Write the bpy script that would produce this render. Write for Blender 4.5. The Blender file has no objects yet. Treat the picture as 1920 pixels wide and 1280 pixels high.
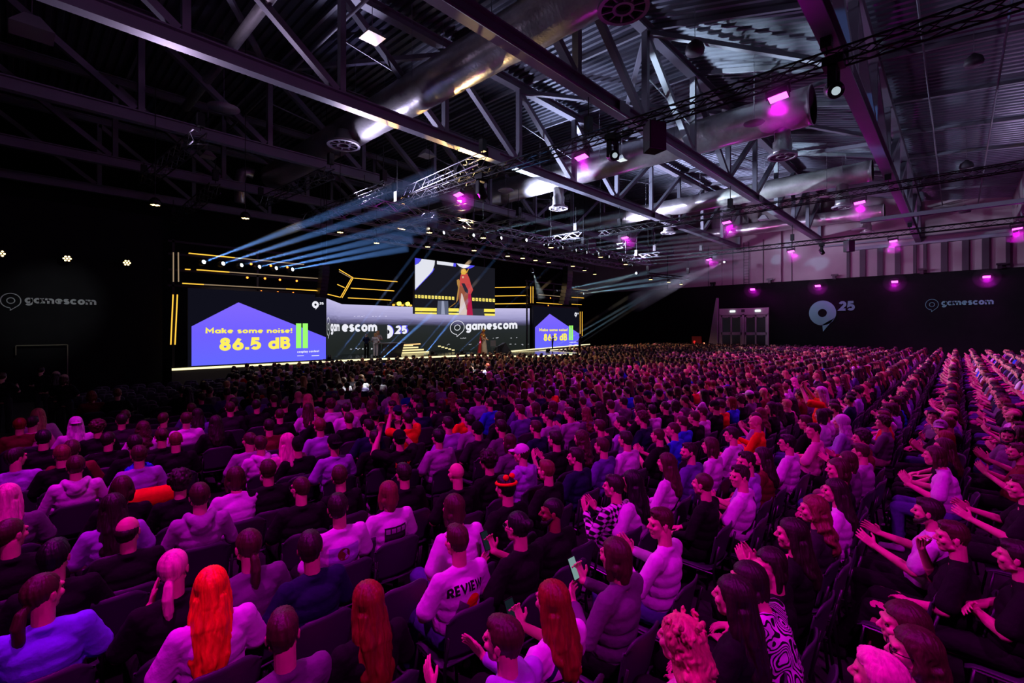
import bpy, bmesh, math, random
import numpy as np
from mathutils import Vector, Matrix, Euler, noise as mnoise
from mathutils.bvhtree import BVHTree

C = bpy.context.scene.collection
SC = bpy.context.scene
R = math.radians
PI = math.pi

# ---------------------------------------------------------------- camera
F_PX, HORIZON, CAM_H = 880.0, 616.0, 2.95
ALPHA = math.atan(835 / F_PX)                 # the camera looks this far to the left of the hall's long x axis
CA, SA = math.cos(ALPHA), math.sin(ALPHA)
cam = bpy.data.cameras.new('camera')
cam.sensor_width = 36.0
cam.lens = 36.0 * F_PX / 1920.0
cam.shift_y = (HORIZON - 640.0) / 1920.0
cam.clip_start = 0.05
cam.clip_end = 400
cam_o = bpy.data.objects.new('camera', cam)
cam_o.location = (0, 0, CAM_H)
cam_o.rotation_euler = (PI / 2, 0, ALPHA - PI / 2)
C.objects.link(cam_o)
SC.camera = cam_o

# ---------------------------------------------------------------- exposure and the faint air light of the hall
SC.view_settings.view_transform = 'Standard'
SC.view_settings.look = 'None'
SC.view_settings.exposure = 0.0
SC.view_settings.gamma = 1.0
SC.view_settings.use_curve_mapping = False
world = bpy.data.worlds.new('world')
SC.world = world
world.use_nodes = True
_bg = world.node_tree.nodes['Background']
_bg.inputs[0].default_value = (0.55, 0.42, 0.75, 1)
_bg.inputs[1].default_value = 0.006
cy = SC.cycles
cy.max_bounces = 4
cy.diffuse_bounces = 2
cy.glossy_bounces = 3
cy.transmission_bounces = 2
cy.transparent_max_bounces = 8
cy.volume_bounces = 0
cy.sample_clamp_indirect = 3.0
cy.sample_clamp_direct = 0
cy.caustics_reflective = False
cy.caustics_refractive = False
cy.use_light_tree = True

# ---------------------------------------------------------------- lights of the hall
def aim(o, target):
    d = Vector(target) - o.location
    o.rotation_euler = d.to_track_quat('-Z', 'Y').to_euler()

def spot(name, loc, target, color, power, angle, blend=0.3, radius=0.1):
    l = bpy.data.lights.new(name, 'SPOT')
    l.color = color; l.energy = power; l.spot_size = R(angle); l.spot_blend = blend
    l.shadow_soft_size = radius
    o = bpy.data.objects.new(name, l)
    o.location = loc
    aim(o, target)
    C.objects.link(o)
    return o

PURPLE = (0.90, 0.0, 0.88)
FLOODS = []                                    # (x, y, z) of every magenta flood lamp
for fx, ys in ((0.0, (-9.5, -3.0, 3.5, 10.0)), (14.1, (-9.5, -3.0, 3.5, 9.9, 16.8)),
               (28.6, (-3.0, 3.5, 9.8, 16.5)), (42.8, (-2.7, 3.3, 9.7, 16.2))):
    for fy in ys:
        FLOODS.append((fx, fy, 9.2))
for fy in (15.4, 9.64, 3.95, -1.67):
    FLOODS.append((52.5, fy, 7.05))
FLOOD_POWER = 1100
for fx, fy, fz in FLOODS:
    hi = fz > 9
    back = 13.0 if fy > 12 else 5.6 if fy > 8 else 0.3      # the lamps nearest the stage lean away from it
    s = spot('flood_light', (fx, fy, fz - 0.16), (fx + (0.6 if fx < 45 else -5), fy - back, 0), PURPLE,
             (1750 if fx < 5 else FLOOD_POWER * (1.9 if back > 8 else 1.3 if back > 4 else 1.0) * (1.25 if fx > 20 else 1.0)) if hi else 420, 82 if back > 8 else 100 if back > 4 else 112, 0.5, 0.18)
# added fill spots that lift the dark roof; no such lamps hang there
VIO = (0.62, 0.66, 1.0)
spot('roof_fill', (23.5, 21.8, 9.9), (30, 6, 16), VIO, 11500, 125, 0.6, 0.4)
spot('roof_fill', (35.2, 21.8, 9.9), (42, 2, 14), (0.68, 0.64, 0.95), 10000, 125, 0.6, 0.4)
spot('roof_fill', (11.8, 21.8, 10.0), (13, 6, 16), (0.62, 0.56, 0.9), 2300, 120, 0.6, 0.4)
spot('roof_fill', (4, 21.8, 9.6), (0, 12, 15), (0.55, 0.42, 0.7), 1700, 120, 0.6, 0.4)
spot('side_roof_fill', (0.5, 3.5, 9.9), (-2, 16, 14), (0.75, 0.34, 0.85), 480, 125, 0.6, 0.4)  # unseen fills added for the dark outer parts of the roof
spot('side_roof_fill', (28.6, -2.4, 9.95), (33, -1, 13.2), (0.66, 0.60, 0.95), 200, 140, 0.6, 0.3)
spot('side_roof_fill', (42.2, -2.0, 9.95), (38, 0, 13.2), (0.66, 0.58, 0.95), 220, 140, 0.6, 0.3)
spot('side_roof_fill', (15.5, -2.0, 9.95), (20, 0, 13.2), (0.66, 0.52, 0.90), 170, 140, 0.6, 0.3)
for fy in (9.7, 3.3, 16.2):                     # extra spots added at the farthest floods to brighten the pale wall
    spot('wall_fill', (42.8, fy, 9.1), (53, fy, 11.6), (1.0, 0.26, 0.88), 900, 100, 0.6, 0.2)
# three hard blue-white beams that end on the corrugated roof, and one amber beam on the big duct
spot('roof_beam_light', (17, 22.5, 8.2), (22.2, 5.9, 15.8), (0.68, 0.84, 1.0), 70000, 18, 0.25, 0.05)
spot('roof_beam_light', (30, 21.5, 8.2), (40, 5.2, 15.2), (0.66, 0.84, 1.0), 50000, 18, 0.3, 0.05)
spot('roof_beam_light', (24, 21.0, 8.2), (27.5, 9.0, 12.2), (0.75, 0.86, 1.0), 5200, 9, 0.3, 0.05)
spot('roof_beam_light', (20, 23, 8.2), (11.8, 15.4, 12.6), (1.0, 0.55, 0.16), 3800, 12, 0.3, 0.05)
spot('roof_beam_light', (19, 22, 8.3), (11.7, 12.2, 12.6), (1.0, 0.66, 0.30), 9000, 26, 0.6, 0.05)
spot('roof_beam_light', (17, 22, 8.3), (11.7, 20.5, 12.6), (0.55, 0.45, 1.0), 1500, 40, 0.6, 0.05)
spot('roof_beam_light', (16, 24, 8.2), (9.4, 16.9, 12.2), (1.0, 0.5, 0.15), 7000, 16, 0.4, 0.05)
spot('roof_beam_light', (17.5, 24, 8.2), (16.6, 16.9, 11.5), (0.8, 0.9, 1.0), 1600, 9, 0.4, 0.05)
spot('roof_beam_light', (30, 22, 8.2), (34, 9.6, 11.4), (1.0, 0.55, 0.2), 5000, 10, 0.4, 0.05)
# ---------------------------------------------------------------- materials
def srgb(r, g, b, a=1.0):
    f = lambda c: (c / 255 / 12.92) if c / 255 <= 0.04045 else ((c / 255 + 0.055) / 1.055) ** 2.4
    return (f(r), f(g), f(b), a)

def mat(name, color, rough=0.6, metal=0.0, noise=0.0, nscale=8.0, bump=0.0, bscale=40.0, stretch=None, spec=0.5):
    m = bpy.data.materials.new(name)
    m.use_nodes = True
    nt = m.node_tree
    p = nt.nodes['Principled BSDF']
    col = color if len(color) == 4 else (*color, 1)
    p.inputs['Base Color'].default_value = col
    p.inputs['Roughness'].default_value = rough
    p.inputs['Metallic'].default_value = metal
    p.inputs['Specular IOR Level'].default_value = spec
    tc = nt.nodes.new('ShaderNodeTexCoord')
    src = tc.outputs['Object']
    if stretch:
        mp = nt.nodes.new('ShaderNodeMapping')
        mp.inputs['Scale'].default_value = stretch
        nt.links.new(src, mp.inputs[0]); src = mp.outputs[0]
    if noise > 0:
        n = nt.nodes.new('ShaderNodeTexNoise'); n.inputs['Scale'].default_value = nscale
        n.inputs['Detail'].default_value = 4
        nt.links.new(src, n.inputs['Vector'])
        mr = nt.nodes.new('ShaderNodeMapRange')
        mr.inputs['From Min'].default_value = 0.3; mr.inputs['From Max'].default_value = 0.7
        mr.inputs['To Min'].default_value = 1 - noise; mr.inputs['To Max'].default_value = 1 + noise
        nt.links.new(n.outputs['Fac'], mr.inputs[0])
        hs = nt.nodes.new('ShaderNodeHueSaturation')
        hs.inputs['Color'].default_value = col
        nt.links.new(mr.outputs[0], hs.inputs['Value'])
        nt.links.new(hs.outputs[0], p.inputs['Base Color'])
    if bump > 0:
        n2 = nt.nodes.new('ShaderNodeTexNoise'); n2.inputs['Scale'].default_value = bscale
        n2.inputs['Detail'].default_value = 3
        nt.links.new(src, n2.inputs['Vector'])
        b = nt.nodes.new('ShaderNodeBump'); b.inputs['Strength'].default_value = bump
        b.inputs['Distance'].default_value = 0.01
        nt.links.new(n2.outputs['Fac'], b.inputs['Height'])
        nt.links.new(b.outputs[0], p.inputs['Normal'])
    return m

def emis(name, color, strength=1.0, lit=False):
    m = bpy.data.materials.new(name)
    m.use_nodes = True
    nt = m.node_tree
    nt.nodes.clear()
    o = nt.nodes.new('ShaderNodeOutputMaterial')
    e = nt.nodes.new('ShaderNodeEmission')
    e.inputs[0].default_value = color if len(color) == 4 else (*color, 1)
    e.inputs[1].default_value = strength
    nt.links.new(e.outputs[0], o.inputs[0])
    m.cycles.emission_sampling = 'AUTO' if lit else 'NONE'     # small faces are found by the rays themselves
    return m

M = {}
M['floor'] = mat('dark_carpet', srgb(24, 20, 24), 0.9, noise=0.3, nscale=3, bump=0.3, bscale=120)
M['black_wall'] = mat('black_drape', srgb(20, 20, 22), 0.95, noise=0.15, nscale=2, spec=0.15)
M['white_wall'] = mat('pale_wall_panel', srgb(150, 140, 142), 0.8, noise=0.06, nscale=0.8)
M['wall_post'] = mat('dark_wall_post', srgb(52, 46, 54), 0.6)
M['deck'] = mat('corrugated_steel', srgb(104, 108, 120), 0.42, 0.55, noise=0.12, nscale=0.7)
M['steel'] = mat('painted_grey_steel', srgb(118, 120, 130), 0.5, 0.1, noise=0.07, nscale=1.2)
M['foil'] = mat('aluminium_foil_duct', srgb(196, 194, 192), 0.30, 0.72, noise=0.1, nscale=4, bump=0.8, bscale=9)
M['vent'] = mat('pale_vent_metal', srgb(170, 168, 172), 0.45, 0.3)
M['black_metal'] = mat('black_metal', srgb(16, 16, 18), 0.4, 0.4)
M['alu'] = mat('truss_aluminium', srgb(120, 120, 126), 0.35, 0.9)
M['dark_truss'] = mat('black_truss_tube', srgb(22, 20, 24), 0.45, 0.5)
M['lamp_glass'] = emis('white_lamp_glass', (0.75, 0.9, 1.0), 0.55)
M['flood'] = emis('magenta_led_face', (1.0, 0.10, 0.85), 4.0)
M['warm'] = emis('warm_lamp_face', srgb(255, 214, 140), 6.0)
M['orange'] = emis('orange_lamp_face', srgb(255, 130, 40), 4.0)
M['cool'] = emis('cool_lamp_face', srgb(225, 238, 255), 9.0)
M['yellow_blinder'] = emis('yellow_blinder_face', srgb(255, 236, 60), 6.0)
M['gold_tube'] = emis('amber_led_tube', srgb(255, 190, 66), 1.35)
M['gold_dim'] = emis('dim_led_tube', srgb(176, 150, 120), 0.7)
M['strip'] = emis('stage_edge_led', srgb(255, 238, 178), 1.6)
M['stage_top'] = mat('black_gloss_stage', srgb(26, 28, 30), 0.18, 0.0, noise=0.1, nscale=2)
M['stage_side'] = mat('black_stage_fascia', srgb(30, 30, 30), 0.6)
M['sign'] = mat('painted_logo_light', srgb(104, 176, 158), 0.8)  # projected logo light put into the colour, greened against the magenta

M['sign_grey'] = mat('painted_logo_light_grey', srgb(158, 164, 164), 0.8)  # left logo: projected light put into a grey colour
# ---------------------------------------------------------------- mesh helpers
class MB:
    def __init__(s):
        s.v = []; s.f = []
    def add(s, vs, fs):
        n = len(s.v)
        s.v.extend([tuple(v) for v in vs])
        s.f.extend([tuple(i + n for i in f) for f in fs])
        return s
    def box(s, a, b):
        (x0, y0, z0), (x1, y1, z1) = a, b
        vs = [(x0, y0, z0), (x1, y0, z0), (x1, y1, z0), (x0, y1, z0), (x0, y0, z1), (x1, y0, z1), (x1, y1, z1), (x0, y1, z1)]
        return s.add(vs, [(0, 3, 2, 1), (4, 5, 6, 7), (0, 1, 5, 4), (1, 2, 6, 5), (2, 3, 7, 6), (3, 0, 4, 7)])
    def bar(s, a, b, w, h=None, up=(0, 0, 1)):
        """square bar from a to b, w across and h along 'up'"""
        a = Vector(a); b = Vector(b); h = h or w
        d = (b - a).normalized(); u = Vector(up)
        if abs(d.dot(u)) > 0.98: u = Vector((1, 0, 0)) if abs(d.x) < 0.9 else Vector((0, 1, 0))
        sx = d.cross(u).normalized(); u = sx.cross(d).normalized()
        vs = []
        for p in (a, b):
            for i, j in ((-1, -1), (1, -1), (1, 1), (-1, 1)):
                vs.append(p + sx * (w / 2 * i) + u * (h / 2 * j))
        return s.add(vs, [(0, 3, 2, 1), (4, 5, 6, 7), (0, 1, 5, 4), (1, 2, 6, 5), (2, 3, 7, 6), (3, 0, 4, 7)])
    def tube(s, pts, r, n=8, cap=True):
        pts = [Vector(p) for p in pts]
        rs = r if isinstance(r, (list, tuple)) else [r] * len(pts)
        base = len(s.v)
        prev = None
        for k, p in enumerate(pts):
            if k == 0: d = pts[1] - p
            elif k == len(pts) - 1: d = p - pts[k - 1]
            else: d = (pts[k + 1] - p).normalized() + (p - pts[k - 1]).normalized()
            d.normalize()
            if prev is None:
                u = d.orthogonal().normalized()
            else:
                u = (prev - d * prev.dot(d)).normalized()
            prev = u
            w = d.cross(u)
            for i in range(n):
                an = 2 * PI * i / n
                s.v.append(tuple(p + (u * math.cos(an) + w * math.sin(an)) * rs[k]))
        for k in range(len(pts) - 1):
            for i in range(n):
                j = (i + 1) % n
                s.f.append((base + k * n + i, base + k * n + j, base + (k + 1) * n + j, base + (k + 1) * n + i))
        if cap:
            s.f.append(tuple(base + i for i in reversed(range(n))))
            s.f.append(tuple(base + (len(pts) - 1) * n + i for i in range(n)))
        return s
    def lathe(s, prof, c=(0, 0, 0), n=24):
        """prof: list of (radius, z) turned about the vertical axis through c"""
        base = len(s.v)
        for r, z in prof:
            for i in range(n):
                an = 2 * PI * i / n
                s.v.append((c[0] + r * math.cos(an), c[1] + r * math.sin(an), c[2] + z))
        for k in range(len(prof) - 1):
            for i in range(n):
                j = (i + 1) % n
                s.f.append((base + k * n + i, base + k * n + j, base + (k + 1) * n + j, base + (k + 1) * n + i))
        s.f.append(tuple(base + i for i in reversed(range(n))))
        s.f.append(tuple(base + (len(prof) - 1) * n + i for i in range(n)))
        return s
    def poly(s, pts, a, b):
        """prism: 2-D outline pts mapped by a (near face) and b (far face)"""
        n = len(pts); vs = [a(p) for p in pts] + [b(p) for p in pts]
        fs = [tuple(range(n)), tuple(reversed(range(n, 2 * n)))]
        fs += [(i, i + n, (i + 1) % n + n, (i + 1) % n) for i in range(n)]
        return s.add(vs, fs)
    def build(s, name, m, parent=None, smooth=False, loc=None):
        me = bpy.data.meshes.new(name)
        me.from_pydata(s.v, [], s.f)
        me.update()
        if m: me.materials.append(m)
        if smooth: me.polygons.foreach_set('use_smooth', [True] * len(me.polygons))
        o = bpy.data.objects.new(name, me)
        C.objects.link(o)
        if parent: o.parent = parent
        if loc: o.location = loc
        return o

def bmfix(o):
    bm = bmesh.new(); bm.from_mesh(o.data)
    bmesh.ops.recalc_face_normals(bm, faces=bm.faces)
    bm.to_mesh(o.data); bm.free()
    return o

def tag(o, label=None, cat=None, group=None, kind=None):
    if label: o['label'] = label
    if cat: o['category'] = cat
    if group: o['group'] = group
    if kind: o['kind'] = kind
    return o

def thing(name, label, cat, loc=(0, 0, 0), rotz=0.0, group=None):
    o = bpy.data.objects.new(name, None)
    o.empty_display_size = 0.2
    C.objects.link(o)
    o.location = loc; o.rotation_euler = (0, 0, rotz)
    return tag(o, label, cat, group)

def copy_tree(o, parent=None):
    c = o.copy(); C.objects.link(c)
    if parent: c.parent = parent
    for ch in o.children: copy_tree(ch, c)
    return c

def _arc(cx, cy, rx, ry, a0, a1, n=None):
    n = n or max(4, int(abs(a1 - a0) / 12))
    return [(cx + rx * math.cos(R(a0 + (a1 - a0) * i / n)), cy + ry * math.sin(R(a0 + (a1 - a0) * i / n))) for i in range(n + 1)]
_O = _arc(.35, .35, .25, .26, 0, 360)
GLYPH = {   # strokes of a plain geometric alphabet: (advance width, [stroke, ...]); capital height 1, small letters 0.7
 'o': (.70, [_O]), 'c': (.64, [_arc(.35, .35, .25, .26, 42, 318)]), 'e': (.70, [[(.12, .34), (.60, .34)], _arc(.35, .35, .25, .26, 0, 312)]),
 'a': (.70, [_O, [(.60, .70), (.60, .0)]]), 'd': (.70, [_O, [(.60, 1.0), (.60, .0)]]), 'p': (.70, [_O, [(.10, .70), (.10, -.28)]]),
 'g': (.70, [_O, [(.60, .70), (.60, -.02)] + _arc(.35, -.02, .25, .20, 0, -150)]),
 'm': (1.08, [[(.10, 0), (.10, .70)], [(.10, .38)] + _arc(.32, .38, .21, .22, 180, 0) + [(.53, 0)], [(.53, .38)] + _arc(.75, .38, .22, .22, 180, 0) + [(.97, 0)]]),
 'n': (.66, [[(.10, 0), (.10, .70)], [(.10, .36)] + _arc(.33, .36, .23, .24, 180, 0) + [(.56, 0)]]),
 's': (.54, [_arc(.27, .485, .16, .125, 25, 270) + _arc(.27, .22, .18, .14, 90, -155)]),
 'i': (.20, [[(.10, 0), (.10, .68)], [(.10, .88), (.10, .98)]]), 'l': (.20, [[(.10, 0), (.10, 1.0)]]),
 'k': (.60, [[(.10, 0), (.10, 1.0)], [(.12, .30), (.50, .68)], [(.26, .40), (.54, 0)]]), 't': (.42, [[(.21, .0), (.21, .92)], [(.02, .62), (.42, .62)]]),
 'y': (.60, [[(.05, .70), (.32, .08)], [(.56, .70), (.18, -.26)]]), ' ': (.30, []), '.': (.22, [[(.11, .0), (.11, .21)]]), '!': (.22, [[(.11, .34), (.11, 1.0)], [(.11, .0), (.11, .2)]]),
 'M': (1.0, [[(.12, 0), (.12, .96), (.50, .36), (.88, .96), (.88, 0)]]), 'W': (1.1, [[(.06, 1), (.30, .05), (.55, .85), (.80, .05), (1.04, 1)]]),
 'V': (.80, [[(.06, 1), (.40, .04), (.74, 1)]]), 'I': (.22, [[(.11, 0), (.11, 1)]]), 'E': (.58, [[(.54, .93), (.11, .93), (.11, .07), (.54, .07)], [(.11, .5), (.48, .5)]]),
 'R': (.66, [[(.11, 0), (.11, .93), (.34, .93)] + _arc(.34, .70, .21, .23, 90, -90) + [(.11, .47)], [(.32, .46), (.60, 0)]]),
 'D': (.74, [[(.11, .93), (.30, .93)] + _arc(.30, .50, .34, .43, 90, -90) + [(.11, .07), (.11, .93)]]),
 'B': (.66, [[(.11, .07), (.11, .93), (.34, .93)] + _arc(.34, .73, .19, .20, 90, -90) + [(.11, .53)], [(.34, .53)] + _arc(.36, .30, .21, .23, 90, -90) + [(.11, .07)]]),
 'A': (.80, [[(.05, 0), (.40, .96), (.75, 0)], [(.20, .30), (.60, .30)]]), 'Y': (.74, [[(.05, 1), (.37, .5), (.69, 1)], [(.37, .5), (.37, 0)]]),
 'C': (.74, [_arc(.42, .5, .32, .43, 45, 315)]), '1': (.40, [[(.04, .78), (.26, .95), (.26, 0)]]), '4': (.68, [[(.48, 0), (.48, .95), (.08, .28), (.64, .28)]]),
 '2': (.64, [_arc(.32, .69, .22, .23, 165, -35) + [(.10, .10), (.60, .10)]]), '5': (.64, [[(.56, .91), (.17, .91), (.13, .52)] + _arc(.31, .34, .24, .24, 112, -145)]),
 '6': (.68, [_arc(.34, .32, .23, .23, 0, 360), [(.15, .42), (.44, .95)]]), '8': (.66, [_arc(.33, .74, .17, .17, 0, 360), _arc(.33, .30, .22, .22, 0, 360)])}
def text_mesh(txt, bold=0.0, extrude=0.0):
    """flat lettering drawn with broad strokes"""
    w = 0.100 + bold * 0.7
    vs = []; fs = []; x0 = 0.0
    for ch in txt:
        adv, strokes = GLYPH[ch]
        for st in strokes:
            p = [(a + x0, b_) for a, b_ in st]
            n = len(p); base = len(vs)
            for i in range(n):
                a = p[max(i - 1, 0)]; c = p[min(i + 1, n - 1)]
                d1 = Vector((p[i][0] - a[0], p[i][1] - a[1])); d2 = Vector((c[0] - p[i][0], c[1] - p[i][1]))
                if d1.length < 1e-6: d1 = d2
                if d2.length < 1e-6: d2 = d1
                d1.normalize(); d2.normalize(); t = (d1 + d2)
                t = t.normalized() if t.length > 1e-3 else d2
                k = w / max(0.45, t.dot(d2))
                vs += [(p[i][0] - t.y * k, p[i][1] + t.x * k, 0), (p[i][0] + t.y * k, p[i][1] - t.x * k, 0)]
            fs += [(base + 2 * i, base + 2 * i + 1, base + 2 * i + 3, base + 2 * i + 2) for i in range(n - 1)]
        x0 += adv + 0.085 + bold
    return np.array(vs), fs

def letters(name, txt, m, parent, fn, bold=0.02, skew=0.0, box=None):
    """lettering fitted to box (u0, v0, u1, v1) and placed by fn(u, v) -> point"""
    vs, fs = text_mesh(txt, bold)
    lo = vs.min(0); hi = vs.max(0)
    u0, v0, u1, v1 = box
    out = []
    for v in vs:
        u = u0 + (v[0] - lo[0]) / (hi[0] - lo[0]) * (u1 - u0)
        w = v0 + (v[1] - lo[1]) / (hi[1] - lo[1]) * (v1 - v0) + skew * (u - u0)
        out.append(fn(u, w))
    b = MB(); b.add(out, fs)
    return b.build(name, m, parent)

def ring_pts(cx, cz, rx, rz, n=40, a0=0, a1=2 * PI):
    return [(cx + rx * math.cos(a0 + (a1 - a0) * i / n), cz + rz * math.sin(a0 + (a1 - a0) * i / n)) for i in range(n + 1)]

def band(outer, inner):
    """faces between two outlines with the same number of points"""
    n = len(outer)
    return outer + inner, [(i, i + 1, n + i + 1, n + i) for i in range(n - 1)]

# pixel of the 1920x1280 frame -> point of the hall, for reading positions off the photograph
def ray(px, py):
    t = (px - 960) / F_PX; v = (HORIZON - py) / F_PX
    return (CA + SA * t, SA - CA * t, v)
def on_y(px, py, y):
    d = ray(px, py); k = y / d[1]; return Vector((k * d[0], y, CAM_H + k * d[2]))
def on_x(px, py, x):
    d = ray(px, py); k = x / d[0]; return Vector((x, k * d[1], CAM_H + k * d[2]))
def on_z(px, py, z):
    d = ray(px, py); k = (z - CAM_H) / d[2]; return Vector((k * d[0], k * d[1], z))
def pix(p):
    Z = CA * p[0] + SA * p[1]; X = SA * p[0] - CA * p[1]
    return (960 + F_PX * X / Z, HORIZON - F_PX * (p[2] - CAM_H) / Z, Z) if Z > 0.05 else (9e9, 9e9, Z)
# ---------------------------------------------------------------- the hall
def struct(name, b, m, parent=None):
    o = b.build(name, m, parent)
    if not parent: o['kind'] = 'structure'
    return o

struct('floor', MB().box((-14, -18, -0.1), (54, 42, 0)), M['floor'])
struct('wall_right', MB().box((53.3, -18, 0), (53.6, 42, 16.6)), M['white_wall'])
drape = struct('wall_drape', MB().box((53.0, -18, 0.0), (53.15, 42, 7.68)), M['black_wall'])
struct('wall_back', MB().box((-14, 40, 0), (53.3, 40.2, 16.6)), M['black_wall'])
struct('wall_left', MB().box((-14.2, -18, 0), (-14, 40.2, 16.6)), M['black_wall'])
struct('wall_side', MB().box((-4, 27.15, 0), (4.7, 27.3, 8.2)), M['black_wall'])

# corrugated steel deck: real ribs that run along y, one sheet that falls towards the camera side
def deck_z(y):
    pts = ((-18, 11.6), (-3, 13.2), (2.4, 13.9), (9.6, 16.05), (20, 16.3), (42, 16.3))
    for (a, za), (b, zb) in zip(pts, pts[1:]):
        if y <= b: return za + (zb - za) * (y - a) / (b - a)
    return 16.3
b = MB()
ys = [-18, -3, 2.4, 9.6, 20, 42]
xs = []
x = -14.0
while x < 53.6:
    xs += [(x, 0), (x + 0.16, 0), (x + 0.20, 0.11), (x + 0.34, 0.11)]
    x += 0.38
xs.append((x, 0))
vs = [(px_, y, deck_z(y) + dz) for y in ys for px_, dz in xs]
n = len(xs)
b.add(vs, [(j * n + i, j * n + i + 1, (j + 1) * n + i + 1, (j + 1) * n + i) for j in range(len(ys) - 1) for i in range(n - 1)])
b.box((-14, -18, 17.2), (54, 42, 17.3))
struct('ceiling', b, M['deck'])

# bulkhead that closes the low bay on the camera side of the far wall
struct('wall_bulkhead', MB().box((33, -3.4, 10.4), (53.2, -3.1, 13.15)), M['white_wall'])

# ---- roof trusses along x
def roof_truss(y, zb, zt, label, big=0.34, x0=-10.9, flip=24.0):
    t = thing('roof_truss', label, 'roof truss', (0, y, zb), 0, 'grey steel trusses under the hall roof')
    h = zt - zb
    # bottom chord as an I-beam: two flanges and a web
    bc = MB()
    bc.box((x0, -big / 2, -0.25), (53.25, big / 2, -0.20)); bc.box((x0, -big / 2, 0.20), (53.25, big / 2, 0.25))
    bc.box((x0, -0.03, -0.2), (53.25, 0.03, 0.2))
    bc.build('bottom_chord', M['steel'], t)
    tc = MB()
    tc.box((x0, -big / 2, h - 0.2), (53.25, big / 2, h - 0.15)); tc.box((x0, -big / 2, h + 0.15), (53.25, big / 2, h + 0.2))
    tc.box((x0, -0.03, h - 0.15), (53.25, 0.03, h + 0.15))
    tc.build('top_chord', M['steel'], t)
    nodes = [8.45 + 4.95 * k for k in range(-4, 10)]
    for x in nodes:
        if x < x0 or x > 53.1: continue
        MB().bar((x, 0, 0.25), (x, 0, h - 0.2), 0.26, 0.22).build('vertical_post', M['steel'], t)
    for a, c in zip(nodes, nodes[1:]):
        if a < x0 or c > 53.1: continue
        if a < flip: p, q = (a, 0, h - 0.25), (c - 0.2, 0, 0.28)
        else: p, q = (a + 0.2, 0, 0.28), (c, 0, h - 0.25)
        MB().bar(p, q, 0.24, 0.26, up=(0, 1, 0)).build('diagonal_brace', M['steel'], t)
        # thin tie rod crossing the panel
        p2, q2 = ((a, 0, 0.3 + h * 0.5), (c, 0, h * 0.5 - 0.4)) if a < flip else ((a, 0, h * 0.5 - 0.4), (c, 0, 0.3 + h * 0.5))
        if int(a) % 2 == 0: MB().bar((p2[0], 0.14, p2[2]), (q2[0], 0.14, q2[2]), 0.05).build('tie_rod', M['steel'], t)
    # splice plates with bolts
    for x in (15.9, 33.4):
        s_ = MB().box((x, -big / 2 - 0.012, -0.2), (x + 0.8, -big / 2 + 0.0, 0.2))
        s_.build('splice_plate', M['steel'], t)
    return t
roof_truss(2.4, 10.55, 13.55, 'low grey roof truss nearest the camera, running to the far pale wall', 0.4)
roof_truss(9.6, 11.5, 15.7, 'long grey roof truss crossing over the middle of the audience', 0.4)
roof_truss(16.9, 11.6, 15.8, 'grey roof truss just in front of the hanging stage screen', 0.4)
roof_truss(24.3, 11.6, 15.8, 'grey roof truss over the front edge of the stage')
roof_truss(31.7, 11.6, 15.8, 'dark roof truss over the back of the stage')
roof_truss(38.6, 11.6, 15.8, 'darkest and farthest roof truss behind the stage')

# ---- roof beams along y under the deck
for k in range(-4, 10):
    x = 8.45 + 4.95 * k
    bm_ = MB()
    for (ya, yb) in ((-18, 2.4), (2.4, 9.6), (9.6, 20), (20, 40)):
        bm_.bar((x + 0.5, ya, deck_z(ya) - 0.12), (x + 0.5, yb, deck_z(yb) - 0.12), 0.14, 0.2)
    o = bm_.build('roof_beam', M['steel'])
    tag(o, 'slim grey beam running from front to back right under the corrugated roof', 'roof beam', 'slim roof beams under the deck')
# horizontal wind bracing between the trusses
for a, c in (((18.3, 9.6, 15.3), (28.2, 16.9, 15.5)), ((28.2, 9.6, 15.3), (18.3, 16.9, 15.5)), ((23.3, 2.6, 13.3), (18.35, 9.4, 15.4)),
             ((23.3, 2.6, 13.3), (28.25, 9.4, 15.4)), ((33.2, 2.6, 13.3), (28.25, 9.4, 15.4)), ((33.2, 2.6, 13.3), (38.15, 9.4, 15.4)),
             ((8.4, 9.6, 15.3), (3.5, 16.9, 15.5)), ((3.5, 16.9, 15.4), (8.4, 24.3, 15.5)), ((13.4, 16.9, 15.4), (8.4, 24.3, 15.5))):
    o = MB().bar(a, c, 0.2, 0.2).build('roof_brace', M['steel'])
    tag(o, 'slanting grey roof brace between two roof trusses', 'roof brace', 'slanting braces in the roof plane')

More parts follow.
